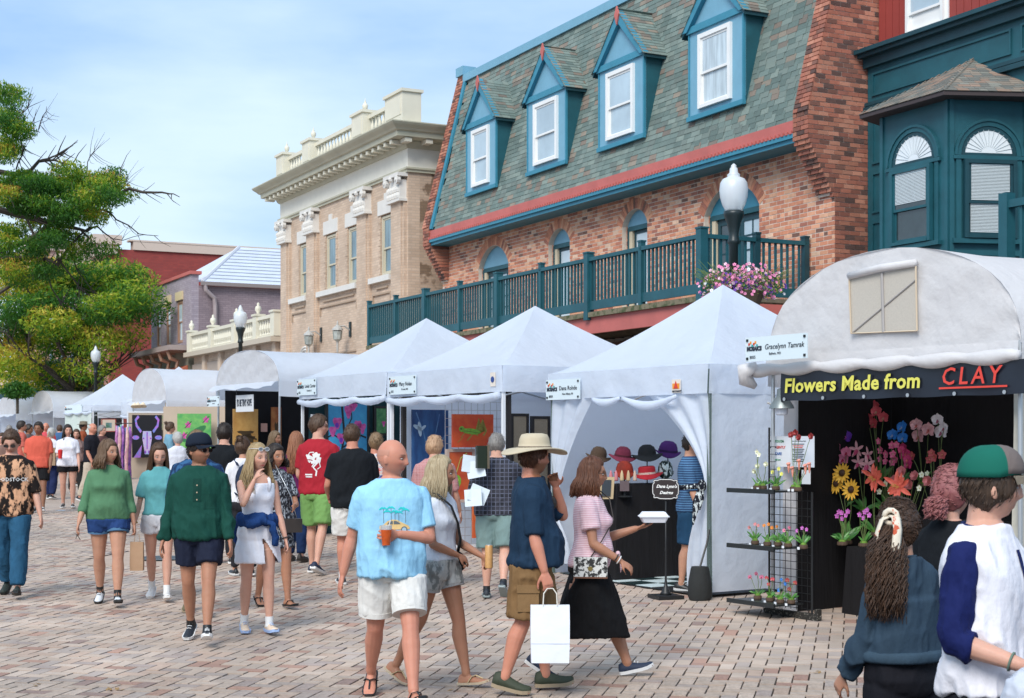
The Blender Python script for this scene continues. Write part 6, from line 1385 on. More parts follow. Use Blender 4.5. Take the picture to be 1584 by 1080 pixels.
# --- further tents down the street
t5, P5 = canopy((-12.2,50.5), 3.1, 3.1, 3.15, 4.4, 'white peaked tent behind and left of the bull painting booth', vh=.45, seed=7)
t6, P6 = canopy((-14.9,53.0), 3.3, 3.3, 3.05, 4.25, 'distant white peaked tent with striped curtain walls and pale name sign', vh=.2, seed=8)
wall(P6, .0, .0, 1, .0, G(53), 2.8, mat('striped_curtain', (.45,.55,.50), .8, col2=(.66,.70,.66), vs=4, stretch=(8,8,.1)), t6, seed=3, n=60, wav=.05)
mosaics(P6(.95, 0, 2.78)-RD_*.05, xr, 2.1, .32, 'long pale sign on the distant striped curtain tent', 'Kimberly Lane', '', '')
t7, P7, _ = barrel((-18.6,60.5), 3.2, 3.6, 3.0, 3.85, 'distant barrel booth right of the paired round booths', seed=9)
t8, P8, _ = barrel((-21.6,65.0), 3.2, 3.6, 2.95, 3.75, 'distant barrel booth, right one of the paired round booths', seed=10)
t9, P9, _ = barrel((-24.2,68.5), 3.2, 3.6, 2.95, 3.75, 'distant barrel booth at the left picture edge', seed=11)
t10, P10, _ = barrel((-27.5,73), 3.2, 3.6, 2.95, 3.7, 'farthest barrel booth, cut by the left picture edge', seed=12)
for T_, P_ in ((t7,P7),(t8,P8),(t9,P9),(t10,P10)):
    wall(P_, .02, .8, .98, .8, .9, 3.0, cloth('dim_display', (.05,.045,.05), bump=.003, bs=8), T_, name='display_wall'); wall(P_, .98,.05,.98,.8, .9, 3.0, M_tent, T_, name='display_wall')
wall(P5, .02, .9, .98, .9, G(52), 3.0, cloth('dim_display', (.05,.045,.05)), t5, name='display_wall')
ppaint(158, 178, 648, 668, 49.3, 'small framed landscape with wide cream mount, far tent', mat('cream_mount',(.6,.5,.4),.7), [(M_siding, [[(0,0),(1,0),(1,.06),(0,.06)],[(0,.94),(1,.94),(1,1),(0,1)],[(0,0),(.07,0),(.07,1),(0,1)],[(.93,0),(1,0),(1,1),(.93,1)]]), (pm('landscape',(.05,.15,.08),(.25,.35,.45),6), [[(.3,.3),(.7,.3),(.7,.7),(.3,.7)]])])
t = thing('scarf_rack', 'rack of colourful hanging scarves left of the bull painting panel', 'scarf rack', WP(190,760,44)); R_ = random.Random(3)
for k in range(10):
    c = WP(180+k*2.3, 660+R_.uniform(-3,3), 44+R_.uniform(-.2,.2)); MB().tube([c+Vector((.02*math.sin(q), .02*math.cos(q*1.3), -1.75*q/8)) for q in range(9)], [.03,.05,.055,.05,.06,.05,.055,.05,.04], 7).build('scarf', cloth('scarf%d'%(k%5), [(.30,.05,.25),(.05,.15,.4),(.45,.2,.3),(.08,.3,.35),(.12,.06,.3)][k%5], col2=[(.6,.4,.55),(.2,.5,.6),(.7,.5,.4),(.3,.55,.4),(.5,.2,.5)][k%5], vs=14), t, smooth=True)
MB().tube([WP(178,655,44), WP(204,655,44)], .015, 5).build('rail', M_black, t)
# --- flower booth
C4 = (4.24, 12.44)
tf, PF, FPn = barrel(C4, 3.05, 3.05, 2.64, 3.58, 'off-white round-topped booth selling clay flowers under a black banner', seed=2, front=M_can, matl=M_can, flap=0)
gf = G(13.5)
mb = MB(); mb.tube([PF(k/40, 0, 2.535-.02*abs(math.sin(k*.42)))-RD_*.12 for k in range(-1, 42)], [.04+.03*abs(math.sin(k*.42)) for k in range(43)], 9); mb.tube([PF(1.0,-.05,2.56), PF(1.03,-.08,2.52), PF(1.045,-.06,2.43), PF(1.03,-.03,2.36)], [.05,.085,.08,.03], 9); mb.build('rolled_awning', M_can, tf, smooth=True)
def fpt(px, py, j):                                    # point on the booth plane at depth j (metres behind the front)
    c = Vector((C4[0],C4[1],0))+RD_*j; k = (px-792)/F; a = (c.x-k*c.y)/(.545+.8384*k); p = c+TD*a; return Vector((p.x, p.y, EYE+(HZ-py)*p.y/F))
q0, q1, q2, q3 = fpt(1315,432,-.02), fpt(1418,412,-.02), fpt(1420,512,-.02), fpt(1318,516,-.02)
W = MB().prism([q0,q1,q2,q3], RD_*.004).build('mesh_window', mat('window_mesh', (.50,.46,.40), .8, var=.08, vs=60), tf); b_ = MB(); nrm = -RD_*.012
b_.tube([q0+nrm+ZZ*.03, (q0+q1)/2+nrm*2+ZZ*.045, q1+nrm+ZZ*.03], .035, 8); b_.build('rolled_flap', M_can, W, smooth=True); b_ = MB(); b_.tube([q0+nrm,q3+nrm], .008, 4); b_.tube([q1+nrm,q2+nrm], .008, 4); b_.tube([q3+nrm,q2+nrm], .006, 4); b_.build('zip', mat('zip_cream', (.62,.50,.36), .7), W)
b_ = MB(); qa, qb = fpt(1372,430,.05), fpt(1372,512,.05); b_.tube([(q0+q1)/2+nrm*.6, (q2+q3)/2+nrm*.6], .016, 5); b_.tube([q3+nrm*.5, q1+nrm*.5-ZZ*.12], .008, 4); b_.build('frame_cross_bar', mat('mesh_bar', (.36,.34,.33), .7), W)  # upright and slanting grey bars across the mesh window
xf_ = -TD
so_ = PF(1.0,-.06,2.60)+xf_*.0-RD_*.12; mosaics(so_, xf_+ZZ*.0, .86, .24, 'white booth sign reading MOSAICS on the clay flower booth', 'Gracelynn Tamrak', 'Ballwin, MO', 'B055')
wall(PF, 0, -.012, 1, -.012, 2.47, 2.655, M_can, tf, name='front_band', wav=.006)
# banner
bl_, br_ = fpt(1222,572,.0), fpt(1590,545,.0); z1b, z0b = 2.49, 2.205
t = thing('banner', 'black banner reading Flowers Made from CLAY across the booth front', 'banner', PF(.5,.02,z0b))
R = []
for q in range(5): R.append([PF(.90-.95*k/30, -.04, z0b+(z1b-z0b)*q/4+.004*math.sin(k*.9))-RD_*(.006*math.sin(k*.7+q)) for k in range(31)])
BN = MB().rings(R, False, closed=False).build('vinyl', mat('banner_vinyl', (.010,.013,.022), .35, var=.5, vs=1.5), t, smooth=True, fix=False)
yl = mat('banner_yellow', (.72,.68,.12), .5); rd = mat('banner_red', (.72,.06,.04), .5)
bo = PF(.90,-.04,0)-RD_*.022
txt('Flowers Made from', Vector((bo.x,bo.y,z0b+.085))+xf_*.07, xf_, .135, yl, t, bold=.005, shear=.08, sx=1.10, sp=1.04); txt('CLAY', Vector((bo.x,bo.y,z0b+.10))+xf_*2.02, xf_, .15, rd, t, bold=.002, shear=.15, sp=1.35)
MB().obox(Vector((bo.x,bo.y,z0b+.07))+xf_*2.36, xf_*.36, RD_*.002, ZZ*.008).build('underline', rd, t)
for k in range(6): MB().lathe([(.008,0),(.018,0),(.018,.004),(.008,.004)], PF(.88-.86*k/5, -.04, z0b+.02)-RD_*.012, 10, axis=-RD_).build('grommet', M_pole, t)
# booth interior: black walls
for a in ((.97,.10,.97,.97),(.97,.55,.05,.55),(.10,.14,.06,.60)): wall(PF, *a, gf-.02, 2.5, M_drape, tf, name='display_wall', wav=.02)
wall(PF, .045,.02,.02,.25, gf+.2, 2.3, tentmat('ivory_curtain', (.66,.62,.52), .3), tf, name='side_curtain', wav=.03)
wall(PF, .985,.05,.985,.98, gf, 2.5, M_can, tf, name='sidewall', wav=.02)
for i, (j, h, l) in enumerate(((.62,.72,'lowest'),(.95,1.02,'middle'),(1.28,1.3,'highest'))):
    c = Vector((C4[0],C4[1],0))+TD*1.42+RD_*(j+.15); c.z = gf-.02; drape_table(c, TD, RD_, 2.3, .34, h, 'black draped display step behind the shelf rack, '+l+' of three', name='display_step', cat='display step')
# work lamp on the booth's left pole
lp = PF(.985,-.02,2.2); t = thing('work_lamp', 'grey metal clamp work lamp on the left pole of the flower booth', 'lamp', lp); c = fpt(1209,632,-.05)
MB().tube([lp, lp+Vector((.1,-.04,-.05)), c+ZZ*.16], .012, 5).build('arm', M_pole, t); MB().lathe([(.02,.2),(.045,.19),(.05,.12),(.07,.10),(.115,.03),(.125,.0),(.12,.0),(.06,.08)], c, 20).build('shade', mat('galvanised', (.22,.25,.25), .4, metal=.5), t, smooth='auto'); MB().lathe([(.06,.04),(.065,.0),(.062,-.05),(.05,-.065),(0,-.07)], c, 16).build('lamp_bulb', mat('lamp_white', (.8,.85,.95), .3), t, smooth=True)
# shelf rack
t = thing('shelf_rack', 'black wire rack with three shelves of little clay flowers', 'shelf rack', fpt(1235,965,-.1)); RK = t
s0 = fpt(1192, 900, -.05); b_ = MB()
pA, pB = fpt(1190,900,-.02), fpt(1206,900,-.34)
rk0 = Vector((pA.x,pA.y,0)); ln_ = .46
def rp(a, b): return rk0+xf_*a+(-RD_)*b
zb0, zb1 = gf+.02, 1.95
for a, b in ((0,.0),(.62,.02)):
    MB().tube([rp(a,b)+ZZ*gf, rp(a,b)+ZZ*(zb1 if a == 0 else 1.32)], .011, 6).build('upright', M_black, t)
b_ = MB()
for k in range(22): z = gf+.12+k*.075; b_.tube([rp(0,0)+ZZ*z, rp(.62,.02)+ZZ*z], .0032, 4) if z < 1.3 else b_.tube([rp(0,0)+ZZ*z, rp(.1,.0)+ZZ*z], .0032, 4)
for k in range(9): b_.tube([rp(k*.077,0)+ZZ*(gf+.1), rp(k*.077,0)+ZZ*1.32], .0032, 4)
b_.build('wire_grid', M_black, t, kind='stuff')
b_ = MB(); b_.obox(rp(.31,.0)+ZZ*(gf+.05), xf_*.36, RD_*.035, ZZ*.03); b_.obox(rp(.68,.0)+ZZ*(gf+.06), xf_*.02, RD_*.03, ZZ*.07); b_.build('base_foot', mat('chipped_black', (.02,.018,.015), .7, col2=(.35,.33,.28), vs=60, ramp=(.58,.62)), t)
SHZ = (1.325, .775, .225)
for z in SHZ:
    c = rp(.12,.17)+ZZ*z; MB().obox(c, xf_*.34, RD_*.19, ZZ*.008).obox(c-RD_*.19+ZZ*.0, xf_*.34, RD_*.012, ZZ*.022).build('shelf', mat('shelf_black', (.018,.022,.024), .3), t)
# care notice
n0, n1 = fpt(1190,678,.10), fpt(1259,720,.10)
t = thing('care_notice', 'white notice asking to please touch the artworks gently with care', 'notice', (n0+n1)/2)
nd = (Vector((n1.x,n1.y,0))-Vector((n0.x,n0.y,0))); nl = nd.length; nd.normalize(); nn = nd.cross(ZZ)
c = (n0+n1)/2; hz_ = abs(n0.z-n1.z)/2+.02
MB().obox(c-nd*nl/4, nd*nl*.25, nn*.003, ZZ*hz_).build('sheet', mat('paper', (.7,.72,.75), .7), t); MB().obox(c+nd*nl*.26, nd*nl*.25, nn*.003, ZZ*hz_).build('sheet', mat('paper2', (.66,.70,.76), .7), t)
ig, ir, ib = mat('ink_green',(.03,.3,.12),.6), mat('ink_red',(.65,.04,.02),.6), mat('ink_blue',(.02,.12,.4),.6)
lft = c-nd*nl*.47+nn*.006
for s_, dx, dz_, h, m_ in (('Please',0,.095,.018,INK),('TOUCH',.065,.09,.026,ig),('the',.165,.095,.018,INK),('artworks',0,.035,.018,INK),('GENTLY',.085,.03,.026,ir),('with',.02,-.03,.018,INK),('CARE',.07,-.035,.028,ib),('Thank you',.045,-.09,.018,ig)): txt(s_, lft+nd*dx+ZZ*dz_, nd, h, m_, t, bold=.0005)
rg_ = c+nd*nl*.03+nn*.006
txt('How Are the Clay Flowers Made?', rg_+ZZ*.10, nd, .010, INK, t)
for k in range(11): 
    m_ = ir if k in (1,2) else INK; MB().obox(rg_+nd*(.085+.0*k)+ZZ*(.075-k*.017), nd*(.085-.012*((k*7)%3)), nn*.0005, ZZ*.0035).build('text_line', m_, t)
c2 = fpt(1247,738,.12); MB().obox(c2, nd*.06, nn*.003, ZZ*.07).build('sheet', mat('paper', (.7,.72,.75), .7), t)
# ---------------------------------------------------------------- clay flowers
def petal(mb, c, n, up, L_, W_, cup=.25, mi=0, k=5, tip=.0):
    """one petal from centre c pointing along up, facing n"""
    sd_ = up.cross(n).normalized(); vs = []; fs = []
    for i in range(k+1):
        f = i/k; w_ = W_*math.sin(math.pi*min(1, f*.86+.10))**.8*(1 if f < .99 else .25); b_ = n*(cup*L_*f*f)+up*(L_*f)
        for s_ in (-1, 0, 1): vs.append(c+b_+sd_*(w_*s_*.5)+n*(-.12*W_*(s_ == 0)))
    for i in range(k):
        for s_ in (0,1): fs.append((i*3+s_, i*3+s_+1, i*3+s_+4, i*3+s_+3))
    mb.add(vs, fs, mi)
def petm(n, c, c2=None): return mat('petal_'+n, c, .45, col2=c2 or tuple(min(1,x*1.5+.05) for x in c), vs=22, ramp=(.3,.75), spec=.4, sss=.05)
M_leaf = mat('clay_leaf', (.03,.14,.03), .4, col2=(.12,.32,.06), vs=9); M_moss = mat('clay_moss', (.16,.30,.04), .9, col2=(.06,.12,.02), vs=40, bump=.004, bs=90); M_pot = mat('wood_slice_pot', (.09,.055,.035), .8, var=.3, vs=20); M_stem = mat('clay_stem', (.14,.20,.06), .6); M_tag = mat('price_tag', (.8,.82,.85), .6)
def bloom(mb, c, size, kind, rg, face=None):
    n = (face or (Vector((-c.x*.35, -1, .1))+Vector((rg.uniform(-.45,.45), rg.uniform(-.1,.2), rg.uniform(-.3,.3))))).normalized(); u0 = ZZ-n*n.z; u0.normalize(); rot = lambda a: Matrix.Rotation(a, 3, n) @ u0
    s = size/2
    if kind == 'orchid':
        for a in (0, 2.2, -2.2): petal(mb, c-n*.003, n, rot(a+rg.uniform(-.1,.1)), s, s*.75, .12)
        for a in (1.25, -1.25): petal(mb, c, n, rot(a), s*1.05, s*1.25, .15)
        petal(mb, c+n*.005, n, rot(math.pi), s*.45, s*.45, .8, 1); mb.ell(c+n*.008, s*.1, s*.1, s*.1, 6, 4, mi=1)
    elif kind == 'star':
        for q in range(5): petal(mb, c, n, rot(q*1.2566+.1), s*1.15, s*.42, .1)
        petal(mb, c+n*.004, n, rot(math.pi), s*.8, s*.6, .5, 1)
    elif kind == 'sun':
        for q in range(15): petal(mb, c+n*.002*(q%2), n, rot(q*2*math.pi/15), s*1.05, s*.30, .08+.1*(q%2))
        mb.ell(c, s*.36, s*.36, s*.36, 10, 6, mi=1)
    elif kind == 'rose':
        for ring, (q_, l, cu) in enumerate(((5,1.,.3),(5,.75,.7),(4,.5,1.2))):
            for q in range(q_): petal(mb, c+n*.004*ring, n, rot(q*2*math.pi/q_+ring*.6), s*l, s*l*1.1, cu)
    elif kind == 'lily':
        for q in range(6): petal(mb, c, n, rot(q*1.047), s*1.2, s*.42, -.15+.35*(q%2))
        for q in range(4): mb.tube([c, c+n*s*.5+rot(q*1.6)*s*.15], .0025, 4, mi=1)
    elif kind == 'small':
        for q in range(5): petal(mb, c, n, rot(q*1.2566), s, s*.8, .25)
        mb.ell(c+n*.003, s*.15,s*.15,s*.15, 6, 4, mi=1)
    elif kind == 'pitcher':
        mb.tube([c-ZZ*s, c-ZZ*s*.2, c+ZZ*s*.5, c+ZZ*s*.8+n*s*.2], [s*.08, s*.22, s*.30, s*.42], 8)
def plant(label, basep, blooms, kind, size, mat1, mat2, pot=True, leaves=5, leafL=.10, tall=False, group='clay flowers displayed in the booth', potw=.055, seed=0, stemdrop=True):
    rg = random.Random(seed); b = basep; t = thing('clay_flower', label, 'clay flower', b, group)
    if pot:
        MB().lathe([(potw*.9,0),(potw,.01),(potw*.95,.035),(potw*.8,.038)], b, 12).build('pot', M_pot, t)
        m_ = MB(); m_.ell(b+ZZ*.04, potw*.75, potw*.75, .022, 9, 5); m_.build('moss', M_moss, t, smooth=True)
    st_ = MB()
    for p, s_ in blooms:
        q = b+ZZ*.04; mid = (q+p)/2+Vector((rg.uniform(-.02,.02), rg.uniform(-.01,.01), .02)); m2 = mid*.4+p*.6+ZZ*.02; st_.tube([q, q*.5+mid*.5, mid, m2, p-Vector((0,-.006,0))], .0032, 5); fl_ = MB(); bloom(fl_, p, s_, kind, rg); fl_.build('bloom', [mat1, mat2], t, fix=False)
    if blooms: st_.build('stem', M_stem, t, kind='stuff')
    lf = MB()
    for k in range(leaves):
        a = rg.uniform(0, 6.28); d = Vector((math.cos(a), math.sin(a)*.6, rg.uniform(.5,1.8))).normalized(); n = Vector((math.cos(a)*-.6, -1, .5)).normalized(); n = (n-d*n.dot(d)).normalized(); petal(lf, b+ZZ*.04, n, d, leafL*rg.uniform(.6,1.2), leafL*.22, -.25)
    if leaves: lf.build('leaf_spray', M_leaf, t, fix=False, kind='stuff')
    return t
def zb(x, y): return 1240+x/5.4, 600+y/5.4
PKc = {'cream': ((.62,.45,.40),(.45,.12,.10)), 'pale': ((.66,.38,.45),(.5,.12,.08)), 'violet': ((.10,.015,.30),(.35,.05,.3)), 'pink': ((.60,.16,.27),(.4,.01,.05)), 'sun': ((.75,.38,.03),(.05,.02,.01)), 'coral': ((.55,.07,.09),(.6,.28,.2)), 'star': ((.62,.32,.34),(.55,.06,.16)), 'small': ((.50,.08,.17),(.6,.4,.3)), 'magenta': ((.38,.012,.09),(.5,.1,.1)), 'blue': ((.01,.16,.50),(.3,.4,.6)), 'blush': ((.58,.30,.31),(.5,.12,.1)), 'white': ((.70,.62,.64),(.35,.1,.15)), 'lily': ((.62,.10,.06),(.7,.5,.1)), 'rose': ((.62,.22,.22),(.6,.3,.3)), 'ivory': ((.65,.66,.50),(.7,.6,.1)), 'purplepink': ((.45,.10,.40),(.6,.4,.6)), 'brick': ((.32,.04,.04),(.5,.2,.1)), 'yellow': ((.62,.60,.12),(.5,.5,.1)), 'orange': ((.62,.20,.02),(.5,.3,.05)), 'peach': ((.55,.22,.16),(.4,.1,.08))}
PM = lambda k: [petm(k, PKc[k][0]), mat('throat_'+k, PKc[k][1], .5)]
J2, J1, J0 = 1.40, 1.05, .72
def fl_row(label, base, pts, sz, kind, col, j, seed, tier=None, leaves=6, ll=.12, pot=True):
    bx, by = zb(*base); bp = fpt(bx, by, j); bl = [(fpt(*zb(x, y), j-.04+.03*math.sin(x)), sz*1.28*(1+.1*math.sin(y))) for x, y in pts]
    if tier is not None: bp.z = tier
    return plant(label, bp, bl, kind, sz, *PM(col), pot=pot, leaves=leaves, leafL=ll, seed=seed)
T0, T1, T2 = gf+.72-.02+.002, gf+1.02-.018, gf+1.3-.018
fl_row('tall cream star orchid at the left end of the display, beside the notice', (150,700), [(165,345),(170,455),(215,410)], .105, 'star', 'cream', J1, 1, T1, 8, .22)
fl_row('white-pink orchid pair below the cream star orchid', (165,720), [(205,545),(195,620)], .10, 'orchid', 'pale', J1-.06, 2, T1, 5, .16)
fl_row('deep violet orchid cluster above the sunflowers', (330,700), [(298,360),(368,410),(330,452)], .105, 'orchid', 'violet', J1, 3, T1, 6, .18)
fl_row('mid pink orchid cluster directly above the sunflowers', (318,700), [(288,495),(375,540),(345,597)], .105, 'orchid', 'pink', J1-.08, 4, T1, 6, .18)
fl_row('three orange sunflowers with dark centres', (380,960), [(340,712),(290,800),(415,850)], .155, 'sun', 'sun', J0+.1, 5, T0, 9, .22)
fl_row('highest coral orchid with many blooms under the banner', (640,500), [(510,122),(605,165),(625,200),(400,250),(535,228),(552,265),(490,312),(600,300),(685,250)], .115, 'orchid', 'coral', J2, 6, T2, 9, .2)
fl_row('pale pink star orchids below the coral orchid', (520,900), [(460,515),(475,620),(555,558),(545,642)], .13, 'star', 'star', J1, 7, T1, 6, .2)
fl_row('small pink spray orchid in the middle of the display', (700,780), [(645,445),(660,522),(655,595),(700,615),(705,555),(755,480),(795,475),(765,555),(760,622),(780,600)], .065, 'small', 'small', J1, 8, T1, 8, .17)
fl_row('dark magenta hanging orchid beside the blue one', (830,720), [(850,500),(835,520),(850,570),(885,600),(890,642),(870,550)], .085, 'orchid', 'magenta', J1, 9, T1, 6, .16)
fl_row('bright blue orchid with three blooms', (835,600), [(760,395),(838,330),(845,420)], .115, 'orchid', 'blue', J2, 10, T2, 6, .15)
fl_row('blush pink moth orchid right of the blue orchid', (1010,650), [(960,312),(975,405),(1060,352)], .125, 'orchid', 'blush', J2, 11, T2, 5, .15)
fl_row('white-pink moth orchid at the right end, near the cap', (1160,640), [(1138,270),(1165,372),(1188,338)], .115, 'orchid', 'white', J2, 12, T2, 6, .13)
fl_row('coral lily with long curled petals in the lower middle', (610,900), [(595,745),(620,765)], .19, 'lily', 'lily', J0+.15, 13, T0+.1, 8, .2)
fl_row('second coral lily in front of the pink roses', (780,900), [(790,812),(815,830)], .18, 'lily', 'lily', J0+.1, 14, T0+.05, 6, .18)
fl_row('pink and peach roses scattered on the right of the display', (900,900), [(835,700),(945,735),(895,805),(780,775),(1055,775)], .085, 'rose', 'rose', J0+.25, 15, T0+.1, 12, .16)
fl_row('tiny ivory blooms among the lilies and roses', (860,910), [(985,838),(740,865),(650,868),(835,745),(700,800),(1005,725),(1050,715)], .05, 'small', 'ivory', J0+.2, 16, T0+.1, 10, .12)
fl_row('brownish pitcher blooms right of the roses', (1090,760), [(1085,545),(1105,580),(920,572),(1175,560),(1070,600)], .075, 'small', 'brick', J1, 17, T1, 8, .16)
fl_row('drooping crimson cluster low at the right end', (1150,1060), [(1130,940),(1160,955),(1185,975),(1120,975),(1150,990),(1195,950),(1270,970),(1285,990)], .06, 'small', 'magenta', J0, 18, T0, 6, .12)
def fl_px(label, bx, by, pts, sz, kind, col, j, seed, tier, leaves=6, ll=.10, potw=.055):
    bp = fpt(bx, by, j); bp.z = tier; return plant(label, bp, [(fpt(x, y, j-.02), sz*1.2) for x, y in pts], kind, sz, *PM(col), leaves=leaves, leafL=ll, seed=seed, potw=potw)
fl_px('violet-pink spray in a moss pot on the low step, left', 1303, 832, [(1295,798),(1302,793),(1309,797),(1303,802),(1312,791),(1298,792)], .05, 'small', 'purplepink', J0-.08, 20, T0, 8, .13)
fl_px('violet-pink spray in a moss pot on the low step, right', 1336, 828, [(1330,796),(1338,792),(1345,797),(1336,801),(1342,789)], .05, 'small', 'purplepink', J0-.05, 21, T0, 8, .12)
# little pots on the rack shelves: (x px, bloom offsets px, size, kind, colour)
rackf = [(0, 1171, [(0,-52),(3,-48)], .05, 'small', 'ivory', 4, .08, 'white flower on a tall stem, top shelf left'), (0, 1180, [(-13,-22),(-8,-30),(5,-33)], .05, 'rose', 'ivory', 8, .09, 'yellow-green fly trap with cream heads, top shelf'),
 (0, 1200, [(-5,-22),(5,-27),(9,-19)], .04, 'small', 'yellow', 12, .11, 'tiny yellow blooms in leaves, top shelf middle'), (0, 1234, [(-14,-30),(-8,-24),(2,-35),(12,-28),(18,-30)], .09, 'pitcher', 'peach', 6, .10, 'brownish pink pitcher plant, top shelf right'), (0, 1228, [(-4,-80),(3,-84),(8,-76),(27,-78)], .06, 'rose', 'brick', 0, .1, 'deep red flowers on tall stems above the notice'),
 (1, 1168, [(-9,-20),(0,-25),(5,-23)], .034, 'small', 'rose', 12, .10, 'pink daisies in a moss pot, middle shelf left end'), (1, 1187, [(-5,-25),(2,-27),(7,-22)], .034, 'small', 'orange', 12, .09, 'orange daisies behind, middle shelf'), (1, 1204, [(-9,-22),(-2,-24)], .034, 'small', 'orange', 12, .10, 'yellow-orange daisies, middle shelf centre'), (1, 1219, [(-6,-20),(2,-24)], .036, 'small', 'pink', 12, .12, 'soft pink daisies, middle shelf right of centre'), (1, 1243, [(-10,-22),(-2,-26),(5,-24)], .038, 'small', 'purplepink', 14, .11, 'purple daisies, middle shelf right end'),
 (2, 1172, [(-12,-28),(-2,-33),(6,-28)], .045, 'orchid', 'pink', 12, .08, 'pink orchids, bottom shelf left end'), (2, 1191, [(-2,-20),(4,-28),(-5,-30)], .04, 'orchid', 'coral', 10, .08, 'coral orchids, bottom shelf second'), (2, 1207, [(-2,-14),(8,-24),(2,-30)], .038, 'small', 'blue', 12, .08, 'blue and violet blooms, bottom shelf centre'), (2, 1224, [(-3,-16),(6,-26),(-6,-30)], .045, 'orchid', 'brick', 14, .08, 'red and orange orchids, bottom shelf right end')]
for k, (s_, px, off, sz, kd, cl, nl_, ll, lab) in enumerate(rackf):
    j = -.17+.03*((k*5)%3-1); z = SHZ[s_]+.009; bp = fpt(px, 750, j); bp.z = z; by = HZ-(z-EYE)*F/bp.y
    plant(lab, bp, [(fpt(px+dx, by+dy-6, j), sz*1.15) for dx, dy in off], kd, sz, *PM(cl), leaves=nl_, leafL=ll, seed=30+k, potw=.042, group='little clay flowers on the wire rack')
    tg = fpt(px-8, 0, -.32); tg.z = z+.012; o = MB().obox(tg, xf_*.016, Vector((0,.004,0)), ZZ*.012).build('price_tag', M_tag); tag(o, 'price tag before the '+' '.join(lab.split(',')[0].split()[:4])+', '+(lab.split(',')[-1].strip() if ',' in lab else 'top shelf'), 'price tag', 'price tags on the wire rack')
# ---------------------------------------------------------------- hanging flower basket on the lamp post
bc = WP(1147,452,20.3); t = thing('flower_basket', 'overflowing basket of pink, purple and white petunias on the lamp post', 'flower basket', bc); R_ = random.Random(5)
MB().lathe([(.02,-.30),(.22,-.24),(.30,-.05),(.32,.0),(.28,.0)], bc, 14).build('basket', mat('coir', (.12,.08,.05), .9, bump=.01, bs=40), t); MB().tube([bc-Vector((.1,0,.2)), WP(1135,470,20.5)], .02, 5).build('bracket', M_iron, t)
lf = MB(); 
for k in range(2600):
    a = R_.uniform(0,6.28); rr = R_.uniform(0,1)**.5; z = R_.uniform(-.28,.30)*(1-.6*rr)+.10; p = bc+Vector((math.cos(a)*rr*.56, math.sin(a)*rr*.45, z)); d = Vector((R_.uniform(-1,1),R_.uniform(-1,1),R_.uniform(-.2,1))).normalized(); e = d.cross(Vector((R_.uniform(-1,1),R_.uniform(-1,1),1))).normalized(); s_ = R_.uniform(.012,.026); lf.add([p-e*s_*.45, p+d*s_, p+e*s_*.45, p-d*s_], [(0,1,2,3)], 0 if R_.random() > .3 else 1)
lf.build('foliage', [mat('basket_leaf', (.06,.13,.02), .6, var=.3, vs=9), mat('lime_leaf', (.30,.36,.04), .6, var=.2, vs=9)], t, kind='stuff', fix=False)
st_ = MB()
for k in range(60):
    a = R_.uniform(-2.2,2.2); p = bc+Vector((math.sin(a)*.5, R_.uniform(-.3,.2), .12+R_.uniform(0,.16))); q = p+Vector((math.sin(a)*.14, R_.uniform(-.1,.0), R_.uniform(.02,.2)*max(.2,math.cos(a*.6)))); st_.tube([bc+(p-bc)*.5, p, q], .0035, 3)
st_.build('stems', M_stem, t, kind='stuff')
for nm_, cc, n_ in (('pink',(.62,.20,.36),300),('purple',(.10,.02,.24),90),('white',(.72,.70,.72),26),('palepink',(.68,.42,.50),110)):
    b_ = MB(); cc_ = [petm('pet'+nm_, cc), mat('throat_'+nm_, tuple(x*.4 for x in cc), .5)]
    for k in range(n_):
        a = R_.uniform(0,6.28); rr = R_.uniform(.35,1.0); el_ = R_.uniform(-.5,1.2) if nm_ != 'purple' else R_.uniform(-.3,.6); p = bc+Vector((math.cos(a)*math.cos(el_)*.60*rr, math.sin(a)*math.cos(el_)*.48*rr, .06+math.sin(el_)*.36*rr)); bloom(b_, p, R_.uniform(.04,.058), 'small', R_, face=Vector((math.cos(a)*.7, -1+math.sin(a)*.5, .5)))
    b_.build('bloom', cc_, t, kind='stuff', fix=False)
# ================================================================== trees
M_bark = mat('bark', (.035,.028,.022), .9, col2=(.09,.075,.06), vs=7, bump=.01, bs=25)
def leafmat(nm, c): 
    m = mat('leaf_'+nm, c, .55, var=.25, vs=2.5, spec=.3, isl=.25); n = m.node_tree; P = n.nodes['Principled BSDF']; t = n.nodes.new('ShaderNodeBsdfTranslucent'); t.inputs[0].default_value = (c[0]*1.6, c[1]*1.6, c[2]*.9, 1); x = n.nodes.new('ShaderNodeMixShader'); x.inputs[0].default_value = .4; o = n.nodes['Material Output']; n.links.new(P.outputs[0], x.inputs[1]); n.links.new(t.outputs[0], x.inputs[2]); n.links.new(x.outputs[0], o.inputs[0]); return m
LM = [leafmat('green', (.08,.20,.022)), leafmat('deep', (.035,.12,.02)), leafmat('lime', (.27,.36,.03)), leafmat('gold', (.48,.42,.06)), leafmat('rust', (.36,.19,.04))]
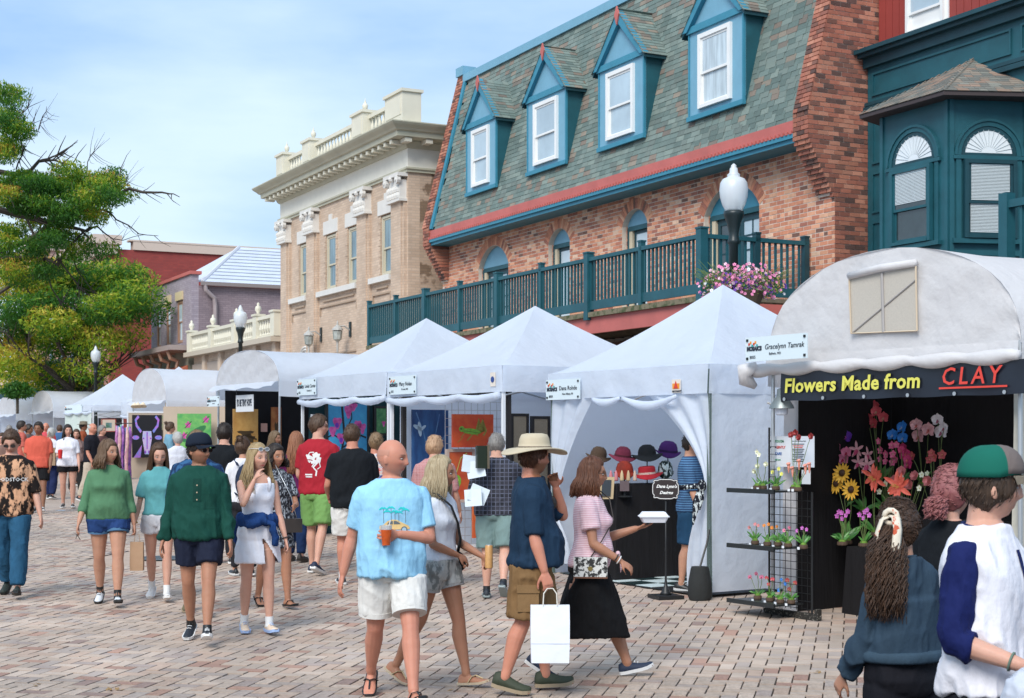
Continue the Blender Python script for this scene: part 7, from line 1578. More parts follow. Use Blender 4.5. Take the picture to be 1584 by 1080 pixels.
def sprays(centers, n, rad, size, wts, seed, droop=.3):
    rg = np.random.RandomState(seed); cs = np.array([list(c) for c, w_ in centers]); ws = np.array([w_ for c, w_ in centers], float); ix = rg.choice(len(cs), n, p=ws/ws.sum())
    off = rg.normal(size=(n,3)); off /= np.linalg.norm(off, axis=1)[:,None]; off *= (rg.uniform(0,1,(n,1))**.45)*rad*np.array([1,1,.6]); p = cs[ix]+off
    d = rg.normal(size=(n,3)); d[:,2] -= droop*2; d /= np.linalg.norm(d, axis=1)[:,None]; e = np.cross(d, rg.normal(size=(n,3))); e /= np.linalg.norm(e, axis=1)[:,None]
    s = size*rg.uniform(.6,1.3,(n,1)); V = np.stack([p-e*s*.3, p+d*s, p+e*s*.3, p-d*s], 1)
    # colour goes with height inside each clump and a clump preference
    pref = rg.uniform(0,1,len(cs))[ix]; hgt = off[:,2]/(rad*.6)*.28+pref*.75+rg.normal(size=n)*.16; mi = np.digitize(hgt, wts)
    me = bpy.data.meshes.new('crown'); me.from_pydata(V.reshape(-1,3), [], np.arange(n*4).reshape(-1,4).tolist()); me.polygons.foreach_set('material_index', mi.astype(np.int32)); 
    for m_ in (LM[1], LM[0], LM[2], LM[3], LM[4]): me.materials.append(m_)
    me.update(); return me
def limbs(mb, p, d, L_, r, depth, rg, tips, spread=.6, up=.1):
    pts = [p]; q = p.copy(); dd = d.normalized(); n = 5
    for k in range(n): dd = (dd+Vector((rg.uniform(-.22,.22), rg.uniform(-.22,.22), rg.uniform(-.16,.18)+up*.2))).normalized(); q = q+dd*(L_/n); pts.append(q)
    mb.tube(pts, [r*(1-.6*k/n) for k in range(n+1)], 6 if depth > 1 else 4)
    if depth == 0: tips.append((q, 1)); tips.append((pts[3], .6)); return
    for k in range(3 if depth > 1 else 4):
        f = pts[rg.randint(2, n)]; a = Vector((rg.uniform(-1,1), rg.uniform(-1,1), rg.uniform(-.5,.7))); limbs(mb, f, (dd+a*spread).normalized(), L_*.62, r*.42, depth-1, rg, tips, spread, up)
# mid street tree
rg = random.Random(21); Yt = 63; tr = Vector(((112-792)*Yt/F, Yt, G(Yt))); t = thing('street_tree', 'leafy yellow-green street tree rising above the distant white tents', 'tree', tr); b_ = MB(); tips = []
b_.tube([tr, tr+Vector((.05,0,1.2)), tr+Vector((.0,0,2.4))], [.26,.2,.18], 10)
for k in range(9):
    a = k*.7; limbs(b_, tr+ZZ*(2.0+.15*k), Vector((math.cos(a)*1.0, math.sin(a), .75+.1*(k%3))), 3.0, .12, 2, rg, tips, .7, .25)
b_.build('trunk', M_bark, t)
clp = [(WP(x, y, Yt+rg.uniform(-2.5,2.5)), w_) for x, y, w_ in ((20,560,1),(50,520,1.4),(15,500,1),(90,470,1.4),(60,450,1.2),(120,440,1.3),(150,430,1.3),(185,425,1),(205,435,.7),(195,470,1),(225,480,.6),(165,480,1.4),(130,500,1.4),(100,530,1.4),(60,570,1),(95,590,1),(125,600,.7),(30,590,.8),(150,530,.8),(190,520,.5),(175,450,1),(40,480,1.2),(5,450,.9),(5,540,1),(140,570,.4),(80,500,1.2),(215,455,.5),(110,420,.9),(75,425,.8),(20,420,.7))]
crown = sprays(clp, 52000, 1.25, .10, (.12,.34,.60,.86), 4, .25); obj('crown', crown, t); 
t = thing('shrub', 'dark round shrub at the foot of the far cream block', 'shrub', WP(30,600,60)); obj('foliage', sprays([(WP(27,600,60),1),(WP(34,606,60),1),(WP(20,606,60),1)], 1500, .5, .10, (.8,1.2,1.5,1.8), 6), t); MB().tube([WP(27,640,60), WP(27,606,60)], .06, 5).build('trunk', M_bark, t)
# near locust reaching in from the left
rg = random.Random(5); Yn = 21.0; bs_ = Vector((-9.6, Yn, G(Yn))); t = thing('honey_locust', 'honey locust whose thin branches reach in over the street, top left', 'tree', bs_); b_ = MB()
b_.tube([bs_, bs_+Vector((.1,0,2)), bs_+Vector((.25,.0,3.4)), bs_+Vector((.35,.1,5.5)), bs_+Vector((.3,.1,8))], [.24,.19,.17,.13,.07], 10)
def br(pts, r0, r1, twigs=0, seed=0, tw=.25, dY=0, Yend=None):
    rr = random.Random(seed); P = [WP(x, y, Yn+(dY*i/len(pts))) for i, (x, y) in enumerate(pts)]; P2 = []
    for a, c_ in zip(P, P[1:]): P2 += [a, a.lerp(c_, .5)+Vector((rr.uniform(-.025,.025), 0, rr.uniform(-.025,.025)))]
    P2.append(P[-1]); n = len(P2); b_.tube(P2, [r0+(r1-r0)*k/(n-1) for k in range(n)], 5)
    for k in range(twigs):
        f = rr.uniform(.15,1)*(n-1); i = min(int(f), n-2); p = P2[i].lerp(P2[i+1], f-i); d = Vector((rr.uniform(.1,1), rr.uniform(-.6,.6), rr.choice((-1,1))*rr.uniform(.4,1))).normalized(); l = tw*rr.uniform(.3,1); m_ = p+d*l*.5+Vector((0,0,rr.uniform(-.02,.02))); b_.tube([p, m_, p+d*l+Vector((.03,0,.02))], [r1*1.3, r1, r1*.4], 4)
main = [([(-230,420),(-100,360),(0,325),(60,340),(110,352),(135,358)],.075,.018), ([(-230,420),(-80,400),(0,388),(50,370),(100,330),(160,310),(200,292),(240,298),(262,300),(278,305)],.06,.005), ([(-200,300),(-60,250),(20,270),(37,272),(60,250),(85,248),(112,255)],.055,.008), ([(60,250),(75,246),(90,240),(99,234)],.02,.008), ([(-120,200),(-20,170),(20,190),(40,202),(62,205)],.03,.005),
 ([(100,330),(160,325),(180,340),(215,362),(245,365)],.018,.004), ([(135,358),(150,350),(175,370),(190,372),(225,363)],.014,.003), ([(-100,440),(0,400),(60,395),(90,410),(110,380),(140,350)],.05,.01), ([(40,335),(60,380),(70,420),(95,470)],.02,.008), ([(80,345),(90,400),(120,440),(130,450)],.018,.006), ([(10,330),(30,300),(80,300),(130,290),(160,270),(185,275),(192,250)],.03,.005), ([(60,200),(66,180),(72,165)],.010,.003),([(20,190),(40,170),(45,160)],.01,.004), ([(25,262),(35,240),(30,215)],.012,.005), ([(135,265),(140,240),(147,238)],.008,.003), ([(160,310),(190,290),(195,275)],.008,.003),([(-40,480),(20,440),(60,430),(90,400)],.03,.012), ([(100,365),(120,420),(145,455)],.012,.004)]
for k, (pt, r0, r1) in enumerate(main): br(pt, r0, r1, twigs=(4 if k in (0,7,16) else 9), seed=k, tw=.30 if k in (1,5,6) else .42)
b_.build('trunk', M_bark, t)
rr = random.Random(9); cl = []
for x, y, w_, n_ in ((0,240,1.3,5),(15,150,1,4),(5,190,1,3),(30,290,1.4,4),(60,300,1.5,4),(95,300,1.5,4),(120,290,1.3,3),(150,300,1.2,4),(165,285,.9,3),(180,300,.5,2),(175,270,.4,2),(60,330,1.6,4),(30,325,1.4,3),(100,325,1.4,3),(140,320,.9,2),(20,370,1.3,3),(50,385,1.2,3),(80,360,1.2,3),(5,410,1,3),(70,410,.8,2),(110,385,.7,2),(10,300,1.4,3),(90,270,.5,2),(120,265,.4,2),(135,345,.5,2),(150,390,.4,2),(30,440,.5,2),(15,215,.8,2),(85,290,1,2)):
    for q in range(n_): cl.append((WP(x+rr.uniform(-16,16), y+rr.uniform(-14,14), Yn+rr.uniform(-1.0,1.0)), w_/n_))
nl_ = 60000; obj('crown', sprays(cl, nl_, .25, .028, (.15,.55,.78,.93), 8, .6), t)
o = MB(); 
for k in range(420):                                     # compound leaf stalks
    c_, w_ = cl[rr.randrange(len(cl))]; p = c_+Vector((rr.uniform(-.2,.2), rr.uniform(-.2,.2), rr.uniform(-.1,.1))); o.tube([p, p+Vector((rr.uniform(-.12,.12), rr.uniform(-.1,.1), rr.uniform(-.2,.05)))], .003, 3)
o.build('twigs', M_bark, t, kind='stuff')
# ================================================================== the crowd
def Hof(Y, top): return (HZ-top)*Y/F+EYE-G(Y)
bk_pants = lambda m, **k: dict(kind='pants', mat=m, len=k.pop('len', 1.93), loose=k.pop('loose', .028), **k)
def shorts(m, ln=.8, lo=.035, **k): return dict(kind='shorts', mat=m, len=ln, loose=lo, **k)
def W(label, px, foot, topy, yaw, **k):
    Y = k.pop('Y', None); p = on(px, foot) if Y is None else WP(px, 0, Y); return person(label, p.x, p.y, yaw, k.pop('H', None) or Hof(p.y, topy), **k)
Hb = {n: hairmat(n, *[tuple(v*.62 for v in q) for q in c]) for n, c in dict(brown=((.07,.035,.018),(.16,.085,.045)), dark=((.018,.011,.008),(.05,.03,.02)), blonde=((.42,.27,.12),(.72,.55,.30)), sandy=((.24,.14,.07),(.42,.28,.15)), grey=((.26,.24,.22),(.45,.42,.39)), white=((.62,.60,.56),(.8,.78,.74)), auburn=((.10,.032,.014),(.24,.09,.04)), pale=((.50,.36,.20),(.82,.68,.44)), pink=((.40,.12,.13),(.55,.22,.2))).items()}
M_whs = mat('white_sole', (.75,.75,.74), .5); M_brs = mat('tan_sole', (.38,.30,.20), .7); M_leath = mat('dark_leather', (.03,.022,.018), .5)
RUN = lambda m, s=M_whs, **k: dict(kind='runner', mat=m, sole=s, **k)
def glasses(T, HM, m, lens=None, up=0.):
    g = MB(); l = MB(); R3 = HM.to_3x3()
    for s_ in (1,-1):
        c = HM @ Vector((s_*.033, -.099+up*.05, .0+up)); ax = [(R3 @ Vector((.024*math.cos(q*math.pi/6), 0, .017*math.sin(q*math.pi/6)))) for q in range(13)]
        g.tube([c+a for a in ax], .0022, 4); l.prism([c+a*.95 for a in ax[:12]], R3 @ Vector((0,.002,0))); g.tube([HM @ Vector((s_*.056,-.096+up*.05,.004+up)), HM @ Vector((s_*.083,-.03,.006+up)), HM @ Vector((s_*.083,.02,.0+up))], .002, 4)
    g.tube([HM @ Vector((-.01,-.101+up*.05,.004+up)), HM @ Vector((.01,-.101+up*.05,.004+up))], .0022, 4)
    o = local(g.build('glasses', m), T); o2 = local(l.build('lens', lens or mat('sun_lens', (.01,.01,.012), .1, spec=.8)), o); return o
def cap(T, HM, m, bill, front=None, logo=None, rise=.0):
    b = MB(); R = []; n = 24
    for i in range(9):
        t = i/8*math.pi/2; R.append([HM @ Vector((.098*math.cos(t)**.75*math.cos(a), .117*math.cos(t)**.75*math.sin(a)*(1), .034+rise+.112*math.sin(t)+(.012 if math.sin(a) < 0 else 0)*math.cos(t))) for a in [2*math.pi*j/n for j in range(n)]])
    b.rings(R); 
    if front:
        for i in range(8):
            for j in range(n):
                if math.sin(2*math.pi*(j+.5)/n) < -.15: b.m[i*n+j] = 1
    o = local(b.build('cap', [m, front or m], T, smooth=True), T); b = MB(); R = []
    for r, d in ((0,0),(.5,.004),(1,-.006),(1,-.010),(.5,.0),(0,-.004)): R.append([HM @ Vector((.088*x*(1-.12*r), -.098*math.sqrt(max(0,1-(x*.86)**2))-.075*r*math.sqrt(max(.05,1-x*x)), .040+rise+d-.022*x*x*r)) for x in [k/8-1 for k in range(17)]])
    b.rings(R+R[:1], False, closed=False); local(b.build('bill', bill, o, smooth='auto'), o)
    b = MB(); b.ell(HM @ Vector((0,0,.136+rise)), .008,.008,.005, 8, 4); local(b.build('button', m, o), o)
    if logo: b = MB(); b.ell(HM @ Vector((0,-.098,.082+rise)), .026, .010, .020, 12, 6, rot=HM.to_3x3().normalized()); local(b.build('badge', logo, o, smooth=True), o)
    return o
def bracelet(T, J, side, m, r=.032, up=.03): 
    w, e = J['wr'+side], J['el'+side]; d = (w-e).normalized(); c = w-d*up; a = d.orthogonal().normalized(); b_ = d.cross(a); o = MB(); o.tube([c+(a*math.cos(q*math.pi/8)+b_*math.sin(q*math.pi/8))*r for q in range(17)], .005, 5, cap=False); return local(o.build('wristband', m, T, smooth=True), T)
def wpos(T, v): return T.matrix_basis @ Vector(v)
def straps(T, m, H, zt=0, z=.80, w=.016, x0=.055, name='strap'):
    b = MB()
    for s_ in (1,-1): b.tube([Vector((s_*x0*H*.8,-.064*H,z*H-.05*H)), Vector((s_*x0*H,-.056*H,z*H+.0)), Vector((s_*x0*H,-.040*H,.825*H)), Vector((s_*x0*H,-.0*H,.842*H)), Vector((s_*x0*H,.040*H,.815*H)), Vector((s_*x0*H*.7,.055*H,.74*H))], w, 6, flat=.4)
    return local(b.build(name, m, T, smooth=True), T)
def decal(T, shirt, polys, cx, cz, sc, m, name='print', back=False, off=.003):
    """flat print laid on the cloth: polygons in metres about (cx, cz) of the chest, split finely and pressed onto the shirt"""
    vs = getv(shirt.data); ps = [tuple(p.vertices) for p in shirt.data.polygons]; bv = BVHTree.FromPolygons([tuple(map(float, q)) for q in vs], ps); bm = bmesh.new(); sg = 1 if back else -1
    for pl_ in polys:
        pts = [bm.verts.new((cx+x*sc*(-sg if back else 1)*(1 if not back else 1), 0, cz+y*sc)) for x, y in pl_]
        try: bm.faces.new(pts)
        except ValueError: pass
    bmesh.ops.triangulate(bm, faces=bm.faces); 
    for k in range(3):
        e = [x for x in bm.edges if x.calc_length() > .022]
        if not e: break
        bmesh.ops.subdivide_edges(bm, edges=e, cuts=1, use_grid_fill=False); bmesh.ops.triangulate(bm, faces=bm.faces)
    for v in bm.verts:
        h = bv.ray_cast(Vector((v.co.x, sg*.6, v.co.z)), Vector((0,-sg,0)))
        v.co.y = (h[0].y if h[0] is not None else 0)+sg*off
    me = bpy.data.meshes.new(name); bm.to_mesh(me); bm.free(); me.materials.append(m); return local(obj(name, me, shirt), shirt)
def textpolys(s):
    c = bpy.data.curves.new('t', 'FONT'); c.body = s; c.size = 1; c.align_x = 'CENTER'; c.offset = .01; c.resolution_u = 1; t = bpy.data.objects.new('t', c); TS.collection.objects.link(t)
    with bpy.context.temp_override(scene=TS, view_layer=TS.view_layers[0]): dg = bpy.context.evaluated_depsgraph_get()
    me = bpy.data.meshes.new_from_object(t.evaluated_get(dg), depsgraph=dg); bpy.data.objects.remove(t); P = [[(me.vertices[i].co.x, me.vertices[i].co.y) for i in p.vertices] for p in me.polygons]; bpy.data.meshes.remove(me); return P
def child(T, n): return [c for c in T.children if c.name.split('.')[0] == n][0]
def bagstrap(pts, m, parent, r=.012, name='strap', flat=.35): b = MB(); b.tube(pts, r, 6, flat=flat); return b.build(name, m, parent, smooth=True)
# ---- bald man and blonde woman, centre front
T, J, HM, hd = W('bald man in light blue car print t-shirt and white shorts holding an orange drink', 606, 1080, 683, 12, H=1.84, Y=10.4, skin='red', wt=1.13, belly=.035, head=(60,2), legs=((24,5),(-10,28)), arms=((14,12,103,62),(-14,14,14,0)), curl=(.75,.35), palm=(Vector((-.4,.9,.1)), None),
   top=dict(mat=cloth('skyblue_tee', (.30,.58,.78)), loose=.99, collar=cloth('skyblue_rib', (.25,.52,.72)), hem=.485), bottom=shorts(cloth('white_short', (.70,.68,.64)), .78, .042, cuff=cloth('white_short2', (.66,.64,.6))), shoes=dict(kind='sandal', mat=M_black, sole=M_black), hair=dict(kind='short', mat=mat('shaved_scalp', (.48,.22,.15), .6), t=.001, bald=True, tufts=0, line=.03), seed=3, footyaw=(8,14))
s_ = child(T, 'shirt'); tq = mat('print_turquoise', (.02,.55,.55), .8); yl_ = mat('print_yellow', (.75,.52,.22), .8); dk2 = mat('print_grey', (.12,.14,.15), .8); wl = mat('print_wheel', (.35,.5,.6), .8)
HH = 1.84; cz = .665*HH
car = [(-1,-.05),(-.98,.12),(-.72,.2),(-.5,.42),(-.2,.52),(.15,.5),(.4,.36),(.55,.2),(.9,.12),(1.0,0),(1.0,-.12),(-.95,-.14)]
decal(T, s_, [car], .0, cz, .105, yl_, 'car_print'); decal(T, s_, [[(-.52,.22),(-.38,.38),(-.14,.44),(-.14,.22)],[(-.08,.22),(-.08,.44),(.12,.42),(.32,.3),(.38,.22)]], .0, cz, .105, dk2, 'car_window_print', off=.005)
decal(T, s_, [blob(-.58,-.15,.22,.22), blob(.62,-.15,.22,.22)], 0, cz, .105, dk2, 'wheel_print', off=.005); decal(T, s_, [blob(-.58,-.15,.15,.15), blob(.62,-.15,.15,.15)], 0, cz, .105, wl, 'hub_print', off=.007)
pl_ = []; 
for x, h in ((-.75,1.25),(-.5,1.05),(-.25,1.3),(0,1.05),(.25,1.0),(.5,1.25),(.7,1.15)):
    for a in range(7): q = a*math.pi/6+.0; pl_.append(strip([(x,h),(x+.14*math.cos(q),h+.09*math.sin(q)),(x+.26*math.cos(q),h+.08*math.sin(q)-.09)],.035))
decal(T, s_, pl_, 0, cz, .105, tq, 'palm_print'); decal(T, s_, [strip([(x,h),(x+.02,.3)],.012) for x, h in ((-.75,1.25),(-.25,1.3),(.25,1.0),(.7,1.15),(0,1.05))], 0, cz, .105, dk2, 'palm_trunk_print')
wr = wpos(T, hd[0][0]); fa = T.matrix_basis.to_3x3() @ hd[0][1]
c = wr+fa*.085+Vector((0,-.045,-.02)); t = thing('drink_cup', 'plastic cup of orange drink held by the bald man', 'cup', c); MB().lathe([(.028,-.06),(.034,.0),(.038,.045),(.036,.045),(.0,.03)], c, 14).build('drink', mat('orange_drink', (.60,.10,.02), .15, var=.3, vs=14, spec=.8), t, smooth='auto'); MB().lathe([(.038,.045),(.041,.075),(.039,.075),(.036,.046)], c, 14).build('rim', mat('clear_plastic', (.6,.6,.6), .1, alpha=.5), t); MB().tube([c+Vector((.0,0,0)), c+Vector((.03,-.01,.11))], .004, 5).build('straw', M_white, t)
T, J, HM, hd = W('blonde woman in white top, camouflage shorts and black crossbody bag beside bald man', 678, 1072, 708, 58, H=1.69, Y=11.0, sex='f', skin='tan', bust=.030, wt=1.0, head=(25,0), legs=((16,6),(-14,18)), arms=((10,10,58,10),(15,6,70,75)), curl=(.8,.6), palm=(None,Vector((.4,.5,-.7))),
   top=dict(mat=cloth('white_top', (.74,.76,.82)), sleeve=.28, hem=.55, sloose=.010, infl=.015, fold=.005), bottom=shorts(cloth('camo', (.22,.23,.22), col2=(.42,.42,.40), vs=16, ramp=(.45,.52), var=.3), .40, .022, cuff=cloth('camo_cuff', (.38,.37,.36))), shoes=dict(kind='sandal', mat=mat('gold_strap', (.5,.38,.2), .4), sole=mat('cream_sole', (.6,.5,.36), .6)), hair=dict(kind='long', mat=Hb['pale'], len=.17, n=420, widen=1.25, wave=.006, front=58, line=.07), seed=5)
t = thing('crossbody_bag', 'small black crossbody bag on the blonde woman hip, wide black strap', 'bag', T.location+Vector((.2,-.05,.9))); M4 = T.matrix_basis; A = lambda x, y, z: M4 @ Vector((x, y, z))
bagstrap([A(-.10,-.06,1.42), A(-.03,-.135,1.33), A(.05,-.14,1.20), A(.12,-.115,1.08), A(.185,-.05,.98)], M_black, t, .024); bagstrap([A(-.10,-.06,1.42), A(-.11,.0,1.44), A(-.05,.10,1.3), A(.12,.12,1.05), A(.19,.0,.98)], M_black, t, .02); b = MB(); b.ell(A(.215,-.0,.90), .06,.10,.085, 14, 10, rot=M4.to_3x3()); b.build('bag_body', cloth('black_nylon', (.012,.012,.014)), t, smooth=True)
c = wpos(T, hd[0][0]+hd[0][1]*.08)+Vector((-.01,-.03,.035)); t = thing('tall_can', 'tall orange drink can held by the blonde woman', 'can', c); MB().lathe([(.024,-.085),(.029,-.08),(.029,.075),(.024,.085)], c, 16).build('can_body', mat('orange_can', (.62,.34,.13), .35, var=.15, vs=30), t, smooth='auto'); MB().lathe([(.020,.085),(.024,.085),(.0235,.088),(.0,.087)], c, 14).build('can_lid', M_pole, t)
# ---- hat man and woman in pink
T, J, HM, hd = W('man in wide tan hat, navy t-shirt and brown cargo shorts with a white bag', 822, 1072, 663, 92, H=1.80, Y=10.75, skin='red', wt=1.16, belly=.075, head=(28,0), legs=((10,6),(-8,10)), arms=((52,10,138,30),(2,8,14,0)), curl=(.5,.9), beard=((.22,.09,.04),.85),
   top=dict(mat=cloth('navy_tee', (.012,.033,.066)), loose=1.0, hem=.50, sleeve=.95, fold=.012), bottom=shorts(cloth('brown_cargo', (.20,.115,.05), var=.2, vs=6), .98, .055, fold=.013), shoes=dict(kind='boot', mat=mat('olive_shoe', (.035,.045,.025), .7), sole=M_brs), hair=dict(kind='short', mat=Hb['auburn'], t=.010), seed=8)
ht = child(T, 'shorts'); M4 = T.matrix_basis
for s_ in (1,-1):
    b = MB(); p = J['kn'+('L' if s_ > 0 else 'R')]*.72+J['hip'+('L' if s_ > 0 else 'R')]*.28; b.obox(p+Vector((s_*.125,-.01,.03)), Vector((.012,0,0)), Vector((0,.075,0)), Vector((0,0,.085))); b.obox(p+Vector((s_*.133,-.01,.105)), Vector((.012,0,0)), Vector((0,.08,0)), Vector((0,0,.028)))
    local(b.build('cargo_pocket', cloth('brown_cargo2', (.23,.135,.06)), ht), ht)
tn = mat('hat_felt', (.52,.44,.31), .85, var=.08, vs=8); b = MB(); R = []; n = 32
for r, z in ((.088,.045),(.10,.042),(.16,.030),(.20,.026),(.198,.034),(.155,.042),(.100,.058),(.094,.085),(.090,.115),(.078,.142),(.045,.150),(.012,.132),(.002,.130)):
    R.append([HM @ Vector((r*math.cos(a), r*1.14*math.sin(a), z+.008+(.022*math.cos(2*a)*max(0,(r-.1)/.1)) -(.012*(abs(math.cos(a)) < .5)*(r < .08)*(r > .03)))) for a in [2*math.pi*j/n for j in range(n)]])
H_ = local(b.rings(R, False).build('hat', tn, T, smooth=True), T); b = MB(); b.tube([HM @ Vector((.102*math.cos(a), .115*math.sin(a), .066)) for a in [2*math.pi*j/24 for j in range(25)]], .006, 5); local(b.build('hat_cord', mat('hat_cord', (.08,.05,.03), .7), H_), H_)
b = MB(); b.tube([Vector((.0,.07,1.53)), Vector((.11,.03,1.49)), Vector((.13,-.10,1.42)), Vector((.10,-.15,1.38))], .008, 5); b.ell(Vector((.10,-.16,1.36)), .02,.03,.05, 8, 6); local(b.build('neck_lanyard', M_leath, T), T)
hw = wpos(T, hd[1][0]+hd[1][1]*.09); t = thing('white_shopping_bag', 'white paper shopping bag with handles hanging from hat man hand', 'bag', hw-ZZ*.5); c = hw+Vector((.012,-.02,-.05)); bw, bd, bh = .135, .05, .40; tz = c.z-.09
R = [[Vector((c.x+x*bw*k, c.y+y*bd*k2, tz-bh*f)) for x, y in ((-1,-1),(-.3,-1.03),(.3,-.97),(1,-1),(1.0,0),(1,1),(0,1),(-1,1),(-1.03,0))] for f, k, k2 in ((0,1,.5),(.3,1.01,.8),(.7,1,1),(1,.97,1))]; MB().rings(R).build('bag_body', mat('white_paper', (.76,.79,.86), .6, var=.03, bump=.006, bs=9), t, smooth='auto'); b = MB(); 
for y in (-.03,.03): b.tube([Vector((c.x-.05, c.y+y, tz-.005)), Vector((c.x-.045, c.y+y*.5, tz+.08)), Vector((c.x-.02, c.y, tz+.115)), Vector((c.x+.02, c.y, tz+.115)), Vector((c.x+.045, c.y+y*.5, tz+.08)), Vector((c.x+.05, c.y+y, tz-.005))], .004, 5)
b.build('handle', mat('paper_cord', (.7,.66,.58), .7), t); MB().obox(Vector((c.x, c.y-bd-.001, tz-bh*.66)), Vector((bw*.99,0,0)), Vector((0,.001,0)), ZZ*.002).build('fold_line', mat('paper_crease', (.6,.63,.70), .7), t)
def stripemat(name, c1, c2, freq, axis=2, thick=.5, sharp=True):
    m = mat(name, c1, .85, bump=.006, bs=16); n = m.node_tree; nd = n.nodes; K = n.links.new; t = nd.new('ShaderNodeTexCoord'); s = nd.new('ShaderNodeSeparateXYZ'); K(t.outputs['Object'], s.inputs[0]); a = nd.new('ShaderNodeMath'); a.operation = 'MULTIPLY'; a.inputs[1].default_value = freq; K(s.outputs[axis], a.inputs[0]); f = nd.new('ShaderNodeMath'); f.operation = 'FRACT'; K(a.outputs[0], f.inputs[0]); g = nd.new('ShaderNodeMath'); g.operation = 'GREATER_THAN'; g.inputs[1].default_value = thick; K(f.outputs[0], g.inputs[0]); x = nd.new('ShaderNodeMixRGB'); x.inputs[1].default_value = (*c1,1); x.inputs[2].default_value = (*c2,1); K(g.outputs[0], x.inputs[0]); K(x.outputs[0], nd['Principled BSDF'].inputs['Base Color']); return m
def plaidmat(name, c0, c1, c2, fr=11):
    m = mat(name, c0, .85, bump=.006, bs=16); n = m.node_tree; nd = n.nodes; K = n.links.new; t = nd.new('ShaderNodeTexCoord'); s = nd.new('ShaderNodeSeparateXYZ'); K(t.outputs['Object'], s.inputs[0]); cur = None
    for ax, th, cc in ((0,.86,c1),(2,.86,c1),(0,.45,None),(2,.45,None)):
        a = nd.new('ShaderNodeMath'); a.operation = 'MULTIPLY'; a.inputs[1].default_value = fr*(2 if cc else 1); K(s.outputs[ax], a.inputs[0]); f = nd.new('ShaderNodeMath'); f.operation = 'FRACT'; K(a.outputs[0], f.inputs[0]); g = nd.new('ShaderNodeMath'); g.operation = 'GREATER_THAN'; g.inputs[1].default_value = th; K(f.outputs[0], g.inputs[0]); x = nd.new('ShaderNodeMixRGB'); x.inputs[1].default_value = (*c0,1); x.inputs[2].default_value = (*(cc or c2),1)
        if not cc: q = nd.new('ShaderNodeMath'); q.operation = 'MULTIPLY'; q.inputs[1].default_value = .35; K(g.outputs[0], q.inputs[0]); K(q.outputs[0], x.inputs[0])
        else: K(g.outputs[0], x.inputs[0])
        if cur: K(cur, x.inputs[1])
        cur = x.outputs[0]
    K(cur, nd['Principled BSDF'].inputs['Base Color']); return m
T, J, HM, hd = W('woman in pink striped top and black skirt holding a white takeaway box', 912, 1040, 692, 84, H=1.69, Y=11.35, sex='f', skin='tan', wt=1.22, belly=.05, bust=.055, head=(2,0), legs=((22,4),(-20,16)), arms=((26,4,82,0),(8,12,52,-12)), curl=(.25,.45), palm=(Vector((0,0,1)),Vector((.3,.4,-.3))), brow=(.08,.04,.02),
   top=dict(mat=stripemat('pink_stripe', (.62,.34,.40), (.76,.60,.63), 75), sleeve=.62, hem=.52, infl=.020, sloose=.030, fold=.010, neck=(.055,.13,'v')), bottom=dict(kind='skirt', mat=cloth('black_skirt', (.006,.006,.007)), hem=.20, loose=.015), shoes=RUN(mat('navy_trainer', (.012,.022,.05), .7)), hair=dict(kind='long', mat=Hb['auburn'], len=.15, n=420, widen=1.32, wave=.010, front=66), seed=12)
glasses(T, HM, M_leath, mat('clear_lens', (.5,.4,.35), .1, alpha=.25)); bracelet(T, J, 'R', M_whs, .031, .02); bracelet(T, J, 'R', M_leath, .033, .045)
c = wpos(T, hd[0][0]+hd[0][1]*.10)+Vector((.03,0,.045)); t = thing('takeaway_box', 'white foam takeaway box carried by the woman in pink', 'food box', c); mf = mat('white_foam', (.78,.80,.86), .6)
MB().rings([[c+Vector((x*w_, y*w_*.8, z)) for x, y in ((-1,-.9),(-.9,-1),(.9,-1),(1,-.9),(1,.9),(.9,1),(-.9,1),(-1,.9))] for z, w_ in ((-.03,.085),(.01,.105),(.012,.115),(.018,.115))]).build('tray', mf, t); MB().rings([[c+Vector((x*w_, y*w_*.8, z)) for x, y in ((-1,-.9),(-.9,-1),(.9,-1),(1,-.9),(1,.9),(.9,1),(-.9,1),(-1,.9))] for z, w_ in ((.019,.115),(.024,.105),(.05,.085))]).build('lid', mf, t)
M4 = T.matrix_basis; A = lambda x, y, z: M4 @ Vector((x, y, z)); t = thing('patterned_handbag', 'small black and white patterned handbag on a thin strap at pink woman hip', 'bag', A(-.25,-.02,.82)); b = MB(); c = A(-.24,-.02,.86)
b.obox(c, M4.to_3x3() @ Vector((0,.125,0)), M4.to_3x3() @ Vector((.03,0,0)), ZZ*.075).build('bag_body', mat('damask', (.02,.02,.02), .6, col2=(.65,.65,.62), vs=34, ramp=(.48,.52)), t); MB().obox(c-ZZ*.077, M4.to_3x3() @ Vector((0,.126,0)), M4.to_3x3() @ Vector((.031,0,0)), ZZ*.006).build('trim', mat('brown_trim', (.15,.06,.03), .5), t); MB().lathe([(0,0),(.018,0),(.018,.006),(0,.006)], c+M4.to_3x3() @ Vector((-.031,0,-.01)), 12, axis=M4.to_3x3() @ Vector((-1,0,0))).build('clasp', mat('brass', (.5,.35,.12), .3, metal=1), t)
bagstrap([c+ZZ*.07, A(-.20,-.10,1.05), A(-.06,-.185,1.20), A(.03,-.15,1.36), A(.09,-.02,1.46)], M_leath, t, .005, flat=1)
b = MB(); b.tube([Vector((-.0,-.22,.93)), Vector((.02,-.24,.87)), Vector((.0,-.235,.80))], [.022,.026,.008], 6, flat=.5); b.ell(Vector((0,-.215,.94)), .03,.02,.025, 8, 6); s_ = child(T, 'shirt'); local(b.build('waist_knot', MC['pink_stripe'], s_, smooth=True), s_)
